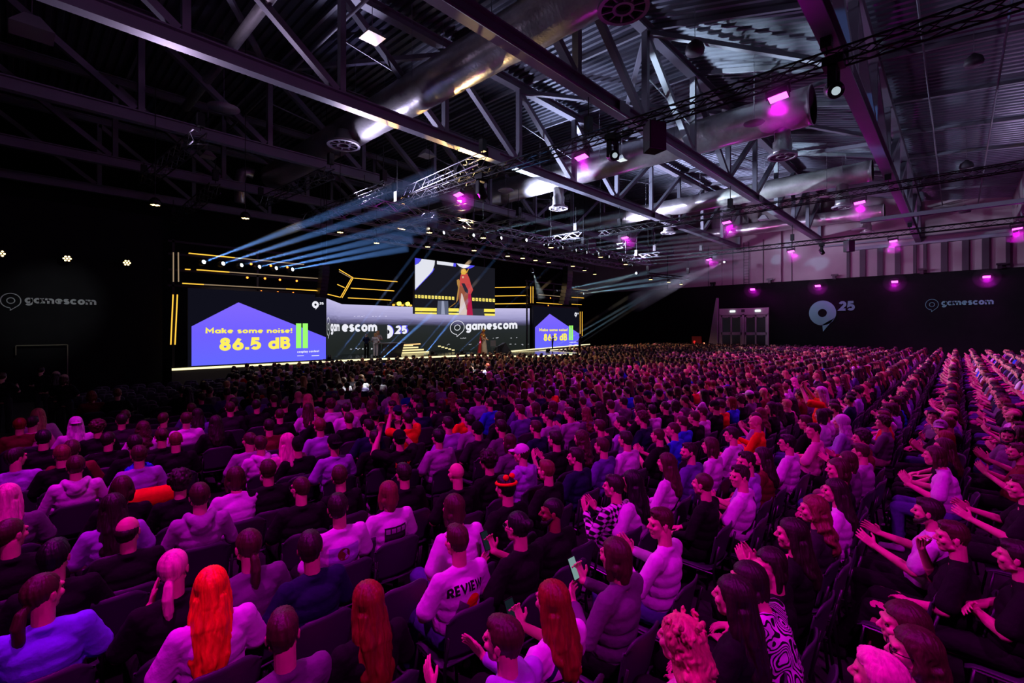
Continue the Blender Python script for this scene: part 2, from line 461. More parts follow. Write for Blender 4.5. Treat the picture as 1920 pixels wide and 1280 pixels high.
# ---- foil-wrapped ducts along y, with drops that end in round diffusers
def duct(label, x, z, r, y0, y1, seams=1.2):
    t = thing('ventilation_duct', label, 'duct', (x, y0, z), 0, 'foil wrapped ventilation ducts')
    prof = []
    rng = random.Random(int(x * 7))
    n = 28
    k = int((y1 - y0) / 0.3)
    vs = []
    for j in range(k + 1):
        yy = (y1 - y0) * j / k
        for i in range(n):
            a = 2 * PI * i / n
            w = r * (1 + 0.018 * mnoise.noise(Vector((math.cos(a) * 2.2, math.sin(a) * 2.2, yy * 1.9 + x))) - (0.02 if j % int(seams / 0.3) == 0 else 0))
            vs.append((w * math.cos(a), yy, w * math.sin(a)))
    fs = [(j * n + i, j * n + (i + 1) % n, (j + 1) * n + (i + 1) % n, (j + 1) * n + i) for j in range(k) for i in range(n)]
    fs.append(tuple(range(n))); fs.append(tuple(k * n + i for i in reversed(range(n))))
    bmfix(MB().add(vs, fs).build('foil_tube', M['foil'], t, smooth=True))
    c = MB()
    c.add([(r * 1.03 * math.cos(2 * PI * i / n), s, r * 1.03 * math.sin(2 * PI * i / n)) for s in (0.0, 0.06) for i in range(n)],
          [(i, (i + 1) % n, n + (i + 1) % n, n + i) for i in range(n)] + [tuple(range(n)), tuple(n + i for i in reversed(range(n)))])
    c.build('end_cap', M['vent'], t)
    yy = 1.5
    while yy < y1 - y0:
        h = MB()
        for s in (-1, 1): h.tube([(s * r * 0.98, yy, 0), (s * r * 0.98, yy, deck_z(y0 + yy) - z - 0.2)], 0.012, 5)
        h.build('hanger_rod', M['steel'], t)
        yy += 4.6
    return t

def diffuser(x, y, ztop, zb, r, rp, label):
    t = thing('air_diffuser', label, 'air diffuser', (x, y, zb), 0, 'round air diffusers under the ducts')
    L = ztop - zb
    MB().lathe([(rp * 0.85, L), (rp * 0.85, L * 0.55), (rp, L * 0.5), (rp * 0.98, L * 0.2), (rp * 1.15, 0.12)], n=24).build('drop_pipe', M['foil'], t, True)
    g = MB()
    n = 36
    for (ra, rb, za, zb_) in ((r, r * 0.84, 0.0, 0.1), (r * 0.42, r * 0.3, 0.0, 0.1)):
        for zz in (za,):
            vs = [(ra * math.cos(2 * PI * i / n), ra * math.sin(2 * PI * i / n), zz) for i in range(n)] + \
                 [(rb * math.cos(2 * PI * i / n), rb * math.sin(2 * PI * i / n), zz) for i in range(n)] + \
                 [(ra * math.cos(2 * PI * i / n), ra * math.sin(2 * PI * i / n), zz + 0.1) for i in range(n)] + \
                 [(rb * math.cos(2 * PI * i / n), rb * math.sin(2 * PI * i / n), zz + 0.1) for i in range(n)]
            fs = []
            for i in range(n):
                j = (i + 1) % n
                fs += [(i, j, n + j, n + i), (i, 2 * n + i, 2 * n + j, j), (n + i, n + j, 3 * n + j, 3 * n + i), (2 * n + i, 3 * n + i, 3 * n + j, 2 * n + j)]
            g.add(vs, fs)
    g.build('diffuser_ring', M['vent'], t)
    f = MB()
    for i in range(10):
        a = 2 * PI * i / 10
        f.bar((r * 0.36 * math.cos(a), r * 0.36 * math.sin(a), 0.05), (r * 0.86 * math.cos(a), r * 0.86 * math.sin(a), 0.05), 0.05, 0.05)
    f.build('fin', M['vent'], t)
    d = MB().lathe([(r * 0.9, 0.1), (r * 0.9, 0.13), (r * 0.2, 0.14)], n=24)
    d.build('back_plate', M['black_metal'], t)
    return t

duct('big foil duct sweeping down the hall from the top edge towards the stage', 11.7, 13.0, 0.8, -4, 33)
duct('foil duct with its end cap behind the nearest magenta lamp', 24.6, 13.0, 0.85, 4.7, 38)
duct('third foil duct, ending behind the low near roof truss', 37.4, 13.0, 0.66, 3.9, 38)
duct('smallest and farthest foil duct along the pale wall', 50.9, 13.0, 0.58, 4.5, 38)
sd = MB().tube([(5.8, 5.5, 14), (5.8, 12, 14), (5.8, 28, 14)], 0.2, 12)
tag(sd.build('foil_pipe', M['foil'], None, True), 'thin foil wrapped pipe in the dark upper left roof', 'pipe')
el = MB().tube([(10.6, 33.2, 13), (10.2, 33.3, 13.1), (9.9, 33.3, 12.9), (9.8, 33.3, 12.4), (9.8, 33.3, 11)], 0.32, 14)
tag(el.build('foil_elbow', M['foil'], None, True), 'bent foil pipe turning down at the far end of the big duct', 'pipe')
diffuser(11.0, 21.8, 12.6, 11.9, 0.78, 0.46, 'round diffuser under the big duct, in front of the stage')
diffuser(11.7, 6.8, 12.5, 11.9, 0.72, 0.46, 'round diffuser cut by the top edge of the photo')
diffuser(24.6, 5.93, 12.4, 10.95, 0.62, 0.4, 'foil drop pipe and diffuser right below the end of the second duct')
diffuser(24.6, 19.1, 12.4, 10.85, 0.62, 0.4, 'violet rimmed diffuser over the stage rig')
diffuser(37.4, 5.5, 12.5, 10.9, 0.6, 0.4, 'diffuser drop under the end of the third duct')
diffuser(50.9, 5.7, 12.5, 11.3, 0.5, 0.34, 'farthest diffuser drop, against the pale wall')
diffuser(37.4, 17.5, 12.5, 10.9, 0.6, 0.4, 'diffuser drop over the far magenta lamps of the middle row')

# pipes and cable trays
def pipe(label, pts, r, name='conduit_pipe', m='steel'):
    tag(MB().tube(pts, r, 8).build(name, M[m], None, True), label, 'pipe')
pipe('thin pipe running the length of the low near truss', [(0, 2.9, 13.0), (53, 2.9, 13.0)], 0.04)
pipe('thin cable pipe under the middle roof truss', [(-5, 9.2, 11.1), (53, 9.2, 11.1)], 0.05)
pipe('thin bright pipe rising across the dark left roof', [(8.8, 9.8, 15.0), (8.8, 33, 15.0)], 0.07)
pipe('pink lit pipe beside the upper left roof truss', [(-8, 12.2, 12.6), (6.2, 12.2, 12.6)], 0.05)
pipe('pipe hugging the right bay roof next to the bulkhead', [(10, -1.2, 12.9), (53, -1.2, 12.9)], 0.035)
pipe('pipe hugging the middle of the right bay roof', [(10, 0.9, 13.2), (53, 0.9, 13.2)], 0.035)
tray = MB().box((36.2, -6.5, 9.55), (36.5, 4.4, 9.68)); tray.box((36.2, -6.5, 9.68), (36.22, 4.4, 9.78))
tag(tray.build('cable_tray', M['steel']), 'pale straight cable tray crossing the right bay below the roof', 'cable tray')

# ---- far pale wall: posts, header, rail, ladder, door, logos
for i, y in enumerate((7.35, 6.28, 5.01, 3.79, 2.65, 2.0, 0.8, -0.47, -1.63, -2.86)):
    w = 0.11 if i in (0, 4, 5, 9) else 0.2
    MBo = MB().box((53.02, y - w, 7.7), (53.3, y + w, 10.15)).build('trim_%d' % (i + 1), M['wall_post'])
    MBo['kind'] = 'structure'
hd = MB().box((52.9, -3.1, 10.15), (53.3, 7.6, 10.45)).build('trim_11', M['steel']); hd['kind'] = 'structure'
rl = MB().tube([(52.8, -6, 10.75), (52.8, 9.5, 10.75)], 0.07, 8).build('trim_12', M['steel'], None, True); rl['kind'] = 'structure'
for i, y in enumerate((12.0, 14.6, 17.6, 20.2, 25.0)):
    o = MB().box((53.2, y - 0.03, 7.7), (53.3, y + 0.03, 12.2)).build('trim_%d' % (13 + i), M['wall_post']); o['kind'] = 'structure'
for i, y in enumerate((13.2, 19.0)):
    o = MB().box((53.0, y - 0.3, 7.7), (53.3, y + 0.3, 16)).build('trim_%d' % (18 + i), M['white_wall']); o['kind'] = 'structure'
ld = thing('wall_ladder', 'narrow rung ladder fixed high on the far pale wall', 'ladder', (53.1, 16.2, 7.7))
for s in (-0.25, 0.25): MB().bar((0, s, 0), (0, s, 4.4), 0.05).build('side_rail', M['wall_post'], ld)
for k in range(14): MB().bar((0, -0.25, 0.3 * k + 0.15), (0, 0.25, 0.3 * k + 0.15), 0.035).build('rung', M['wall_post'], ld)
# brackets along the top of the drape
for y in (19.6, 13.9, 8.4, 2.2, -2.4):
    o = MB().box((52.7, y - 0.12, 7.6), (53.1, y + 0.12, 8.0)).box((52.55, y - 0.35, 7.9), (52.75, y + 0.2, 8.05)).build('drape_bracket', M['black_metal'])
    tag(o, 'small black bracket on the top edge of the black wall drape', 'bracket', 'black brackets on the drape edge')

M['door_frame'] = mat('pale_door_frame', srgb(176, 164, 170), 0.6)
M['door_glass'] = mat('dark_door_glass', srgb(34, 26, 34), 0.25)
dr = bpy.data.objects.new('door_1', None); C.objects.link(dr); dr.location = (52.9, 16.45, 0); dr['kind'] = 'structure'
fr = MB()
for y in (-2.45, -0.12, 2.3): fr.box((-0.05, y, 0), (0.1, y + (0.24 if y == -0.12 else 0.15), 4.5))
fr.box((-0.05, -2.45, 4.4), (0.1, 2.45, 5.12))
fr.build('door_frame', M['door_frame'], dr)
for s in (0, 1):
    y0 = -2.3 if s == 0 else 0.14
    y1 = y0 + 2.14
    lf = MB()
    ym = (y0 + y1) / 2
    for a in (y0, ym - 0.07, y1 - 0.14): lf.box((-0.02, a, 0), (0.06, a + 0.14, 4.36))
    for z in (0, 2.3, 4.2): lf.box((-0.02, y0, z), (0.06, y1, z + (0.28 if z == 2.3 else 0.16)))
    leaf = lf.build('door_leaf', M['door_frame'], dr)
    gl = MB().box((0.03, y0 + 0.1, 0.1), (0.05, y1 - 0.1, 4.3)); gl.build('pane', M['door_glass'], leaf)
    hb = MB()
    for z in (4.12, 2.28):
        hb.box((-0.06, y0 + 0.4, z), (-0.02, y0 + 0.9, z + 0.06)); hb.box((-0.06, ym + 0.3, z), (-0.02, ym + 0.8, z + 0.06))
    hb.build('door_closer', M['door_frame'], leaf)
for y in (-1.45, 1.05):
    MB().box((-0.14, y - 0.25, 4.72), (-0.05, y + 0.25, 4.9)).build('exit_lamp', emis('exit_lamp_glow', (0.8, 1, 0.95), 2.2), dr)
MB().box((-0.08, -0.17, 4.7), (-0.05, 0.17, 5.0)).build('notice_plate', M['wall_post'], dr)
cw = MB().add([(52.6, 19.0, 0), (52.6, 20.15, 0), (52.6, 19.15, 6.3), (52.6, 19.0, 6.3), (53.0, 19.0, 0), (53.0, 20.15, 0), (53.0, 19.15, 6.3), (53.0, 19.0, 6.3)],
              [(0, 1, 2, 3), (7, 6, 5, 4), (0, 4, 5, 1), (1, 5, 6, 2), (2, 6, 7, 3), (3, 7, 4, 0)])
tag(cw.build('tied_curtain', mat('pale_curtain', srgb(150, 138, 146), 0.9)), 'pale tied back curtain tapering up beside the double doors', 'curtain')
fx = thing('fire_hose_cabinet', 'red fire point cabinet at the foot of the tied curtain', 'cabinet', (52.4, 21.2, 0))
MB().box((-0.1, -0.5, 0.2), (0.15, 0.5, 2.1)).build('body', mat('red_paint', srgb(170, 24, 30), 0.5), fx)
MB().box((-0.14, 0.1, 0.9), (-0.1, 0.3, 1.6)).build('door_panel', emis('red_glow', (1, 0.03, 0.03), 0.7), fx)
MB().box((-0.14, -0.9, 1.3), (0.0, -0.8, 1.4)).build('signal_lamp', emis('red_dot', (1, 0.2, 0.1), 4), fx)

# projected logos, their light drawn as flat coloured shapes on the drape
def on_wall(u, v): return (52.97, u, v)
# speech-bubble emblem outlines, in units: centre (0,0), half width 1, pointing tail at the bottom
def bubble(cx, cz, rx, rz, tail=0.75, tx=0.12, n=48):
    pts = []
    for i in range(n + 1):
        a = -PI / 2 + 0.62 + (2 * PI - 0.75) * i / n
        pts.append((cx + rx * math.cos(a), cz + rz * math.sin(a)))
    pts.append((cx - rx * 0.02 , cz - rz * 1.02))
    pts.append((cx - rx * 0.02, cz - rz * (1 + tail)))
    return pts
def filled_emblem(name, fn, cx, cz, rx, rz, hole, m, parent, tail=0.42, flip=1):
    n = 48
    out = []
    for i in range(n + 1):
        a = 2 * PI * i / n
        out.append((cx + rx * math.cos(a), cz + rz * math.sin(a)))
    inn = [(cx + rx * hole * math.cos(2 * PI * i / n), cz + rz * hole * math.sin(2 * PI * i / n)) for i in range(n + 1)]
    v, f = band(out, inn)
    b = MB().add([fn(*p) for p in v], f)
    t = [(cx - flip * rx * 0.0, cz - rz * 0.95), (cx + flip * rx * 0.92, cz - rz * 0.38), (cx + flip * rx * 0.05, cz - rz * (1 + tail))]
    b.add([fn(*p) for p in t], [(0, 1, 2)])
    return b.build(name, m, parent)
def line_emblem(name, fn, cx, cz, rx, rz, w, m, parent, tail=0.35, flip=1, hole=0.42):
    n = 48
    a0 = -PI / 2 - 0.05; a1 = a0 + 2 * PI - 0.8
    if flip < 0: pass
    def arc(k):
        pts = []
        for i in range(n + 1):
            a = -PI / 2 + 0.78 + (2 * PI - 0.86) * i / n
            pts.append((cx + flip * (rx * k) * math.cos(a), cz + (rz * k) * math.sin(a)))
        return pts
    kw = 1 - w / max(rx, rz)
    o = arc(1); q = arc(kw)
    tip = (cx + flip * 0.0, cz - rz * (1 + tail))
    o = o + [(o[-1][0], tip[1]), (o[0][0], o[0][1])]
    q = q + [(q[-1][0] + flip * w * 0.9, tip[1] + w * 1.9), (q[0][0], q[0][1])]
    v, f = band(o, q)
    b = MB().add([fn(*p) for p in v], f)
    v, f = band(ring_pts(cx, cz, rx * hole, rz * hole), ring_pts(cx, cz, rx * hole - w, rz * hole - w))
    b.add([fn(*p) for p in v], f)
    return b.build(name, m, parent)

em = thing('projected_logo', 'large pale bubble emblem with 25 projected on the black wall drape', 'sign', (0, 0, 0))
W_ = lambda u, v: (52.96, -u, v)
filled_emblem('emblem', W_, -9.36, 4.45, 1.1, 1.18, 0.33, M['sign'], em, 0.5)
letters('lettering', '25', M['sign'], em, W_, 0.05, box=(-8.17, 4.62, -6.83, 5.52))
em2 = thing('projected_logo', 'small pale outline bubble and word gamescom on the black drape at right', 'sign', (0, 0, 0))
line_emblem('emblem', W_, -1.55, 4.98, 0.42, 0.46, 0.035, M['sign'], em2)
letters('lettering', 'gamescom', M['sign'], em2, W_, 0.03, box=(-0.97, 4.72, 2.08, 5.24))
W2 = lambda u, v: (u, 27.12, v)
em3 = thing('projected_logo', 'pale outline bubble and word gamescom on the black wall left of the stage', 'sign', (0, 0, 0))
line_emblem('emblem', W2, -0.18, 4.06, 0.29, 0.3, 0.03, M['sign_grey'], em3)
letters('lettering', 'gamescom', M['sign_grey'], em3, W2, 0.03, box=(0.2, 3.88, 2.36, 4.2))
dfm = thing('doorway_frame', 'thin pale outline of a dark doorway in the left black wall', 'door frame', (0, 27.05, 0))
for a, c in (((-0.04, 0, 1.9), (-0.04, 0, 2.28)), ((-0.04, 0, 2.28), (1.45, 0, 2.28)), ((1.45, 0, 2.28), (1.45, 0, 1.0))):
    MB().bar(a, c, 0.03).build('frame_strip', mat('doorway_strip', srgb(120, 116, 90), 0.6), dfm)

# ---------------------------------------------------------------- lighting trusses, lamps and speakers hung under the roof
def truss_mesh(a, b_, w, m_chord, parent, step=0.5, rc=0.028):
    a = Vector(a); b_ = Vector(b_)
    d = (b_ - a); L = d.length; d.normalize()
    sx = d.cross(Vector((0, 0, 1))).normalized(); up = sx.cross(d)
    cs = []
    for i, j in ((-1, -1), (1, -1), (1, 1), (-1, 1)):
        off = sx * (w / 2 * i) + up * (w / 2 * j)
        cs.append((a + off, b_ + off))
        MB().tube([a + off, b_ + off], rc, 6).build('chord', m_chord, parent)
    lt = MB()
    n = max(2, int(L / step))
    for f_ in range(4):
        p0, p1 = cs[f_]; q0, q1 = cs[(f_ + 1) % 4]
        for k in range(n):
            s0, s1 = k / n, (k + 1) / n
            if k % 2: lt.tube([p0.lerp(p1, s0), q0.lerp(q1, s1)], rc * 0.55, 4, False)
            else: lt.tube([q0.lerp(q1, s0), p0.lerp(p1, s1)], rc * 0.55, 4, False)
    lt.build('lattice', m_chord, parent)

def lighting_truss(label, a, b_, w=0.34, m='dark_truss', hangs=(), step=0.5, zhang=11.3, group='lighting trusses hung under the roof'):
    t = thing('lighting_truss', label, 'truss', (0, 0, 0), 0, group)
    truss_mesh(a, b_, w, M[m], t, step)
    for p in hangs:
        MB().tube([(p[0], p[1], a[2] + w / 2), (p[0], p[1], zhang)], 0.02, 6).build('hoist_chain', M['black_metal'], t)
        MB().box((p[0] - 0.12, p[1] - 0.12, a[2] + w / 2 + 0.15), (p[0] + 0.12, p[1] + 0.12, a[2] + w / 2 + 0.65)).build('hoist_motor', M['black_metal'], t)
    return t

lighting_truss('long black lighting truss nearest the camera with three magenta lamps', (14.1, -6.5, 9.7), (14.1, 21.5, 9.7), hangs=((14.1, 2.4), (14.1, 9.6), (14.1, 16.9)))
lighting_truss('second black lighting truss, crossing behind the nearest one', (28.6, -6.5, 9.7), (28.6, 18.5, 9.7), hangs=((28.6, 2.4), (28.6, 9.6), (28.6, 16.9)))
lighting_truss('third black lighting truss in front of the far pale wall', (42.8, -6.5, 9.7), (42.8, 18.5, 9.7), hangs=((42.8, 2.4), (42.8, 9.6), (42.8, 16.9)))

def flood(x, y, z, label, onwall=False):
    t = thing('magenta_flood_lamp', label, 'stage lamp', (x, y, z), 0, 'magenta flood lamps over the audience')
    tilt = Euler((R(8), 0, 0)) if not onwall else Euler((0, R(62), 0))
    body = MB().box((-0.15, -0.25, -0.03), (0.15, 0.25, 0.13)).build('housing', M['black_metal'], t)
    f_ = MB()
    f_.box((-0.12, -0.22, -0.05), (0.12, 0.22, -0.032)).build('lamp_face', M['flood'], t)
    yk = MB()
    for s in (-1, 1): yk.bar((0, s * 0.28, 0), (0, s * 0.28, 0.3), 0.05, 0.03)
    yk.bar((0, -0.28, 0.3), (0, 0.28, 0.3), 0.05, 0.03)
    yk.build('yoke', M['black_metal'], t)
    if onwall:
        t.rotation_euler = (0, R(40), 0)
        MB().bar((0.0, 0, 0.1), (0.42, 0, 0.36), 0.05).build('mounting_arm', M['black_metal'], t)
    else: t.rotation_euler = (R(-6), R(14), 0)
    return t
names = {}
for (x, y, z) in FLOODS:
    if x < 5 or y < -3.5: continue
    row = {14.1: 'the nearest lighting truss', 28.6: 'the second lighting truss', 42.8: 'the third lighting truss', 52.5: 'the black wall drape'}[x]
    where = 'at the stage end of' if y > 14 else 'second from the stage end of' if y > 8 else 'third from the stage end of' if y > 2.5 else 'last and lowest in the photo on'
    flood(x, y, z, 'glowing magenta flood lamp, %s %s' % (where, row), x > 50)

def moving_head(x, y, z, label, target, lens='lamp_glass', group='moving head spotlights', s=1.0, light=None):
    t = thing('moving_head_lamp', label, 'stage lamp', (x, y, z), 0, group)
    MB().box((-0.17 * s, -0.17 * s, 0.42 * s), (0.17 * s, 0.17 * s, 0.6 * s)).build('base', M['black_metal'], t)
    yk = MB()
    for q in (-1, 1): yk.box((q * 0.19 * s - 0.03 * s, -0.07 * s, -0.08 * s), (q * 0.19 * s + 0.03 * s, 0.07 * s, 0.42 * s))
    yk.box((-0.22 * s, -0.07 * s, 0.36 * s), (0.22 * s, 0.07 * s, 0.42 * s))
    yk.build('yoke', M['black_metal'], t)
    d = (Vector(target) - Vector((x, y, z))).normalized()
    q = d.to_track_quat('-Z', 'Y')
    h = MB().lathe([(0.09 * s, 0.26 * s), (0.14 * s, 0.2 * s), (0.16 * s, 0.0), (0.145 * s, -0.2 * s), (0.135 * s, -0.22 * s)], n=18).build('head', M['black_metal'], t, True)
    h.rotation_euler = q.to_euler()
    l = MB().lathe([(0.075 * s, -0.225 * s), (0.075 * s, -0.235 * s)], n=16).build('lens', M[lens], h)
    return t
moving_head(14.1, 8.6, 8.9, 'black moving head lamp hanging left of the black speaker box', (8, 2, 6), s=1.2)
moving_head(14.1, 2.25, 8.95, 'black moving head lamp by the low roof truss with a dim round lens', (8, 0, 5), s=1.3)
moving_head(14.1, 15.2, 8.95, 'black moving head lamp right of the farthest near truss magenta lamp', (14, 12, 3), lens='black_metal', s=1.3)
moving_head(42.8, 7.6, 8.9, 'small black moving head on the third lighting truss', (40, 4, 3), lens='black_metal')
def speaker_box(x, y, z, label, w=0.5, h=0.75, rot=0.3):
    t = thing('hanging_speaker', label, 'speaker', (x, y, z), rot)
    MB().add([(-w / 2, -0.25, -h / 2), (w / 2, -0.25, -h / 2), (w * 0.35, 0.25, -h / 2), (-w * 0.35, 0.25, -h / 2), (-w / 2, -0.25, h / 2), (w / 2, -0.25, h / 2), (w * 0.35, 0.25, h / 2), (-w * 0.35, 0.25, h / 2)],
             [(0, 3, 2, 1), (4, 5, 6, 7), (0, 1, 5, 4), (1, 2, 6, 5), (2, 3, 7, 6), (3, 0, 4, 7)]).build('cabinet_body', M['black_metal'], t)
    MB().box((-w / 2 + 0.03, -0.27, -h / 2 + 0.03), (w / 2 - 0.03, -0.25, h / 2 - 0.03)).build('grille', mat('speaker_grille', srgb(40, 36, 36), 0.8), t)
    MB().bar((0, 0, h / 2), (0, 0, h / 2 + 0.15), 0.2, 0.05).build('clamp', M['black_metal'], t)
speaker_box(14.1, 7.1, 9.1, 'black speaker box hanging under the nearest lighting truss', 0.62, 0.9, -0.5)
speaker_box(42.8, 5.9, 9.1, 'small black speaker box under the third lighting truss', 0.6, 0.8, -0.5)
speaker_box(28.6, 19.3, 9.0, 'black speaker box at the stage end of the second truss', 0.6, 0.8, -0.5)

# pendant lamps
def pendant(px, py, z, r, label, shape='disc', lit=False):
    p = on_z(px, py, z)
    t = thing('pendant_lamp', label, 'pendant lamp', tuple(p))
    top = deck_z(p.y) - p.z
    MB().tube([(0, 0, 0.1), (0, 0, top + 0.12)], 0.012, 5).build('cable', M['steel'], t)
    if shape == 'disc':
        MB().lathe([(r * 0.12, 0.16), (r * 0.5, 0.12), (r, 0.03), (r, 0.0)], n=28).build('shade', M['vent'], t, True)
    elif shape == 'bell':
        MB().lathe([(0.05, r * 1.5), (r * 0.35, r * 1.35), (r * 0.85, r * 0.9), (r, r * 0.35), (r * 0.9, 0.0)], n=20).build('shade', M['wall_post'], t, True)
    else:
        b = MB()
        a, c = r * 0.35, r
        b.add([(-c, -c, 0), (c, -c, 0), (c, c, 0), (-c, c, 0), (-a, -a, r), (a, -a, r), (a, a, r), (-a, a, r)],
              [(0, 3, 2, 1), (4, 5, 6, 7), (0, 1, 5, 4), (1, 2, 6, 5), (2, 3, 7, 6), (3, 0, 4, 7)])
        b.build('shade', M['vent'], t)
    if lit:
        MB().box((-r * 0.8, -r * 0.8, -0.02), (r * 0.8, r * 0.8, -0.004)).build('glass', emis('lit_pendant', (0.9, 1, 1), 0.9), t)
pendant(420, 203, 12.6, 0.62, 'round flat pendant lamp in the dark left roof')
pendant(698, 72, 13.2, 0.34, 'dark square pendant over the big duct at upper centre', 'box')
pendant(800, 293, 12.3, 0.36, 'dark square pendant left of the middle magenta lamps', 'box')
pendant(1166, 300, 11.5, 0.24, 'small lit square pendant right of the moving head', 'box', True)
pendant(60, 62, 13.0, 0.55, 'dark square pendant in the top left corner', 'box')
pendant(1303, 100, 13.6, 0.36, 'round bell pendant under the bright corrugated roof', 'bell')
pendant(1826, 122, 11.8, 0.26, 'round bell pendant in the right bay nearest the edge', 'bell')
pendant(1812, 316, 11.4, 0.3, 'second bell pendant of the right bay', 'bell')
pendant(1809, 398, 11.4, 0.36, 'third and farthest bell pendant of the right bay', 'bell')
pendant(1414, 231, 11.9, 0.42, 'pale disc pendant beside the second duct')
pendant(1550, 366, 11.6, 0.62, 'pale disc pendant beside the third duct')
pendant(1611, 430, 11.4, 0.55, 'pale disc pendant in front of the smallest duct')
pendant(948, 357, 11.8, 0.5, 'dark disc pendant between two magenta lamps')
pendant(1432, 412, 11.5, 0.36, 'white square pendant under the middle roof truss', 'box')
pendant(390, 295, 12.3, 0.34, 'dark square pendant above the left stage rig', 'box')
pendant(1367, 398, 11.9, 0.5, 'bell pendant over the farther magenta lamp', 'bell')
# ---------------------------------------------------------------- the stage
YW = 26.7
STAGE = [(4.95, 26.55), (14.0, 26.55), (17.5, 25.7), (22.3, 25.3), (24.0, 21.0), (29.4, 20.7), (31.2, 26.55), (38.9, 26.55), (38.9, 35), (4.95, 35)]
st = thing('stage', 'long low black stage with a glowing cream edge strip', 'stage', (0, 0, 0))
sb = MB(); n = len(STAGE)
sb.add([(x, y, 0.0) for x, y in STAGE] + [(x, y, 1.06) for x, y in STAGE], [tuple(reversed(range(n)))] + [(i, (i + 1) % n, (i + 1) % n + n, i + n) for i in range(n)])
sb.build('fascia', M['stage_side'], st)
MB().add([(x, y, 1.06) for x, y in STAGE] + [(x, y, 1.09) for x, y in STAGE], [tuple(range(n, 2 * n))] + [(i, (i + 1) % n, (i + 1) % n + n, i + n) for i in range(n)]).build('stage_floor', M['stage_top'], st)
for (a, c) in zip(STAGE[:7], STAGE[1:8]):
    MB().bar((a[0], a[1] - 0.03, 1.05), (c[0], c[1] - 0.03, 1.05), 0.04, 0.10).build('edge_strip', M['strip'], st)
MB().bar((27.5, 26.3, 1.12), (38.9, 26.3, 1.42), 0.05, 0.08).build('ramp_strip', M['strip'], st)
MB().add([(27.5, 26.35, 1.09), (38.9, 26.35, 1.09), (38.9, 26.35, 1.38), (38.9, 26.65, 1.38), (27.5, 26.65, 1.09), (38.9, 26.65, 1.09)], [(0, 1, 2), (4, 3, 5), (0, 2, 3, 4), (1, 5, 3, 2)]).build('ramp', M['stage_side'], st)

NAVY = emis('screen_dark', srgb(15, 15, 26), 1.0)
def grad_emis(name, stops, z0, z1, noise=0.0, strength=1.0):
    m = emis(name, (1, 1, 1, 1), strength, True)
    nt = m.node_tree
    e = [q for q in nt.nodes if q.type == 'EMISSION'][0]
    tc = nt.nodes.new('ShaderNodeTexCoord'); sp = nt.nodes.new('ShaderNodeSeparateXYZ')
    mr = nt.nodes.new('ShaderNodeMapRange'); cr = nt.nodes.new('ShaderNodeValToRGB')
    mr.inputs['From Min'].default_value = z0; mr.inputs['From Max'].default_value = z1
    nt.links.new(tc.outputs['Object'], sp.inputs[0]); nt.links.new(sp.outputs['Z'], mr.inputs[0])
    src = mr.outputs[0]
    if noise:
        mp = nt.nodes.new('ShaderNodeMapping'); mp.inputs['Scale'].default_value = (0.5, 0.5, 9)
        tx = nt.nodes.new('ShaderNodeTexNoise'); tx.inputs['Scale'].default_value = 1.2; tx.inputs['Detail'].default_value = 5
        nt.links.new(tc.outputs['Object'], mp.inputs[0]); nt.links.new(mp.outputs[0], tx.inputs['Vector'])
        ma = nt.nodes.new('ShaderNodeMath'); ma.operation = 'MULTIPLY_ADD'; ma.inputs[1].default_value = noise; ma.inputs[2].default_value = -noise / 2
        ad = nt.nodes.new('ShaderNodeMath'); ad.operation = 'ADD'
        nt.links.new(tx.outputs['Fac'], ma.inputs[0]); nt.links.new(ma.outputs[0], ad.inputs[0]); nt.links.new(src, ad.inputs[1])
        src = ad.outputs[0]
    nt.links.new(src, cr.inputs[0])
    el = cr.color_ramp.elements
    el[0].position, el[0].color = stops[0]; el[1].position, el[1].color = stops[-1]
    for p, c in stops[1:-1]:
        q = el.new(p); q.color = c
    nt.links.new(cr.outputs[0], e.inputs[0])
    return m
HOUSE = grad_emis('screen_violet', [(0.0, srgb(100, 104, 255)), (0.5, srgb(112, 96, 255)), (1.0, srgb(130, 104, 255))], 1.1, 4.3)
YEL = emis('screen_yellow', srgb(255, 240, 96), 1.0)
GRN = emis('screen_green', srgb(160, 255, 112), 1.0)
WHT = emis('screen_white', srgb(238, 238, 248), 1.0)
VIOL = emis('screen_violet_edge', srgb(92, 84, 240), 1.0)

def flat(name, pts, fn, m, parent):
    return MB().add([fn(*p) for p in pts], [tuple(range(len(pts)))]).build(name, m, parent)

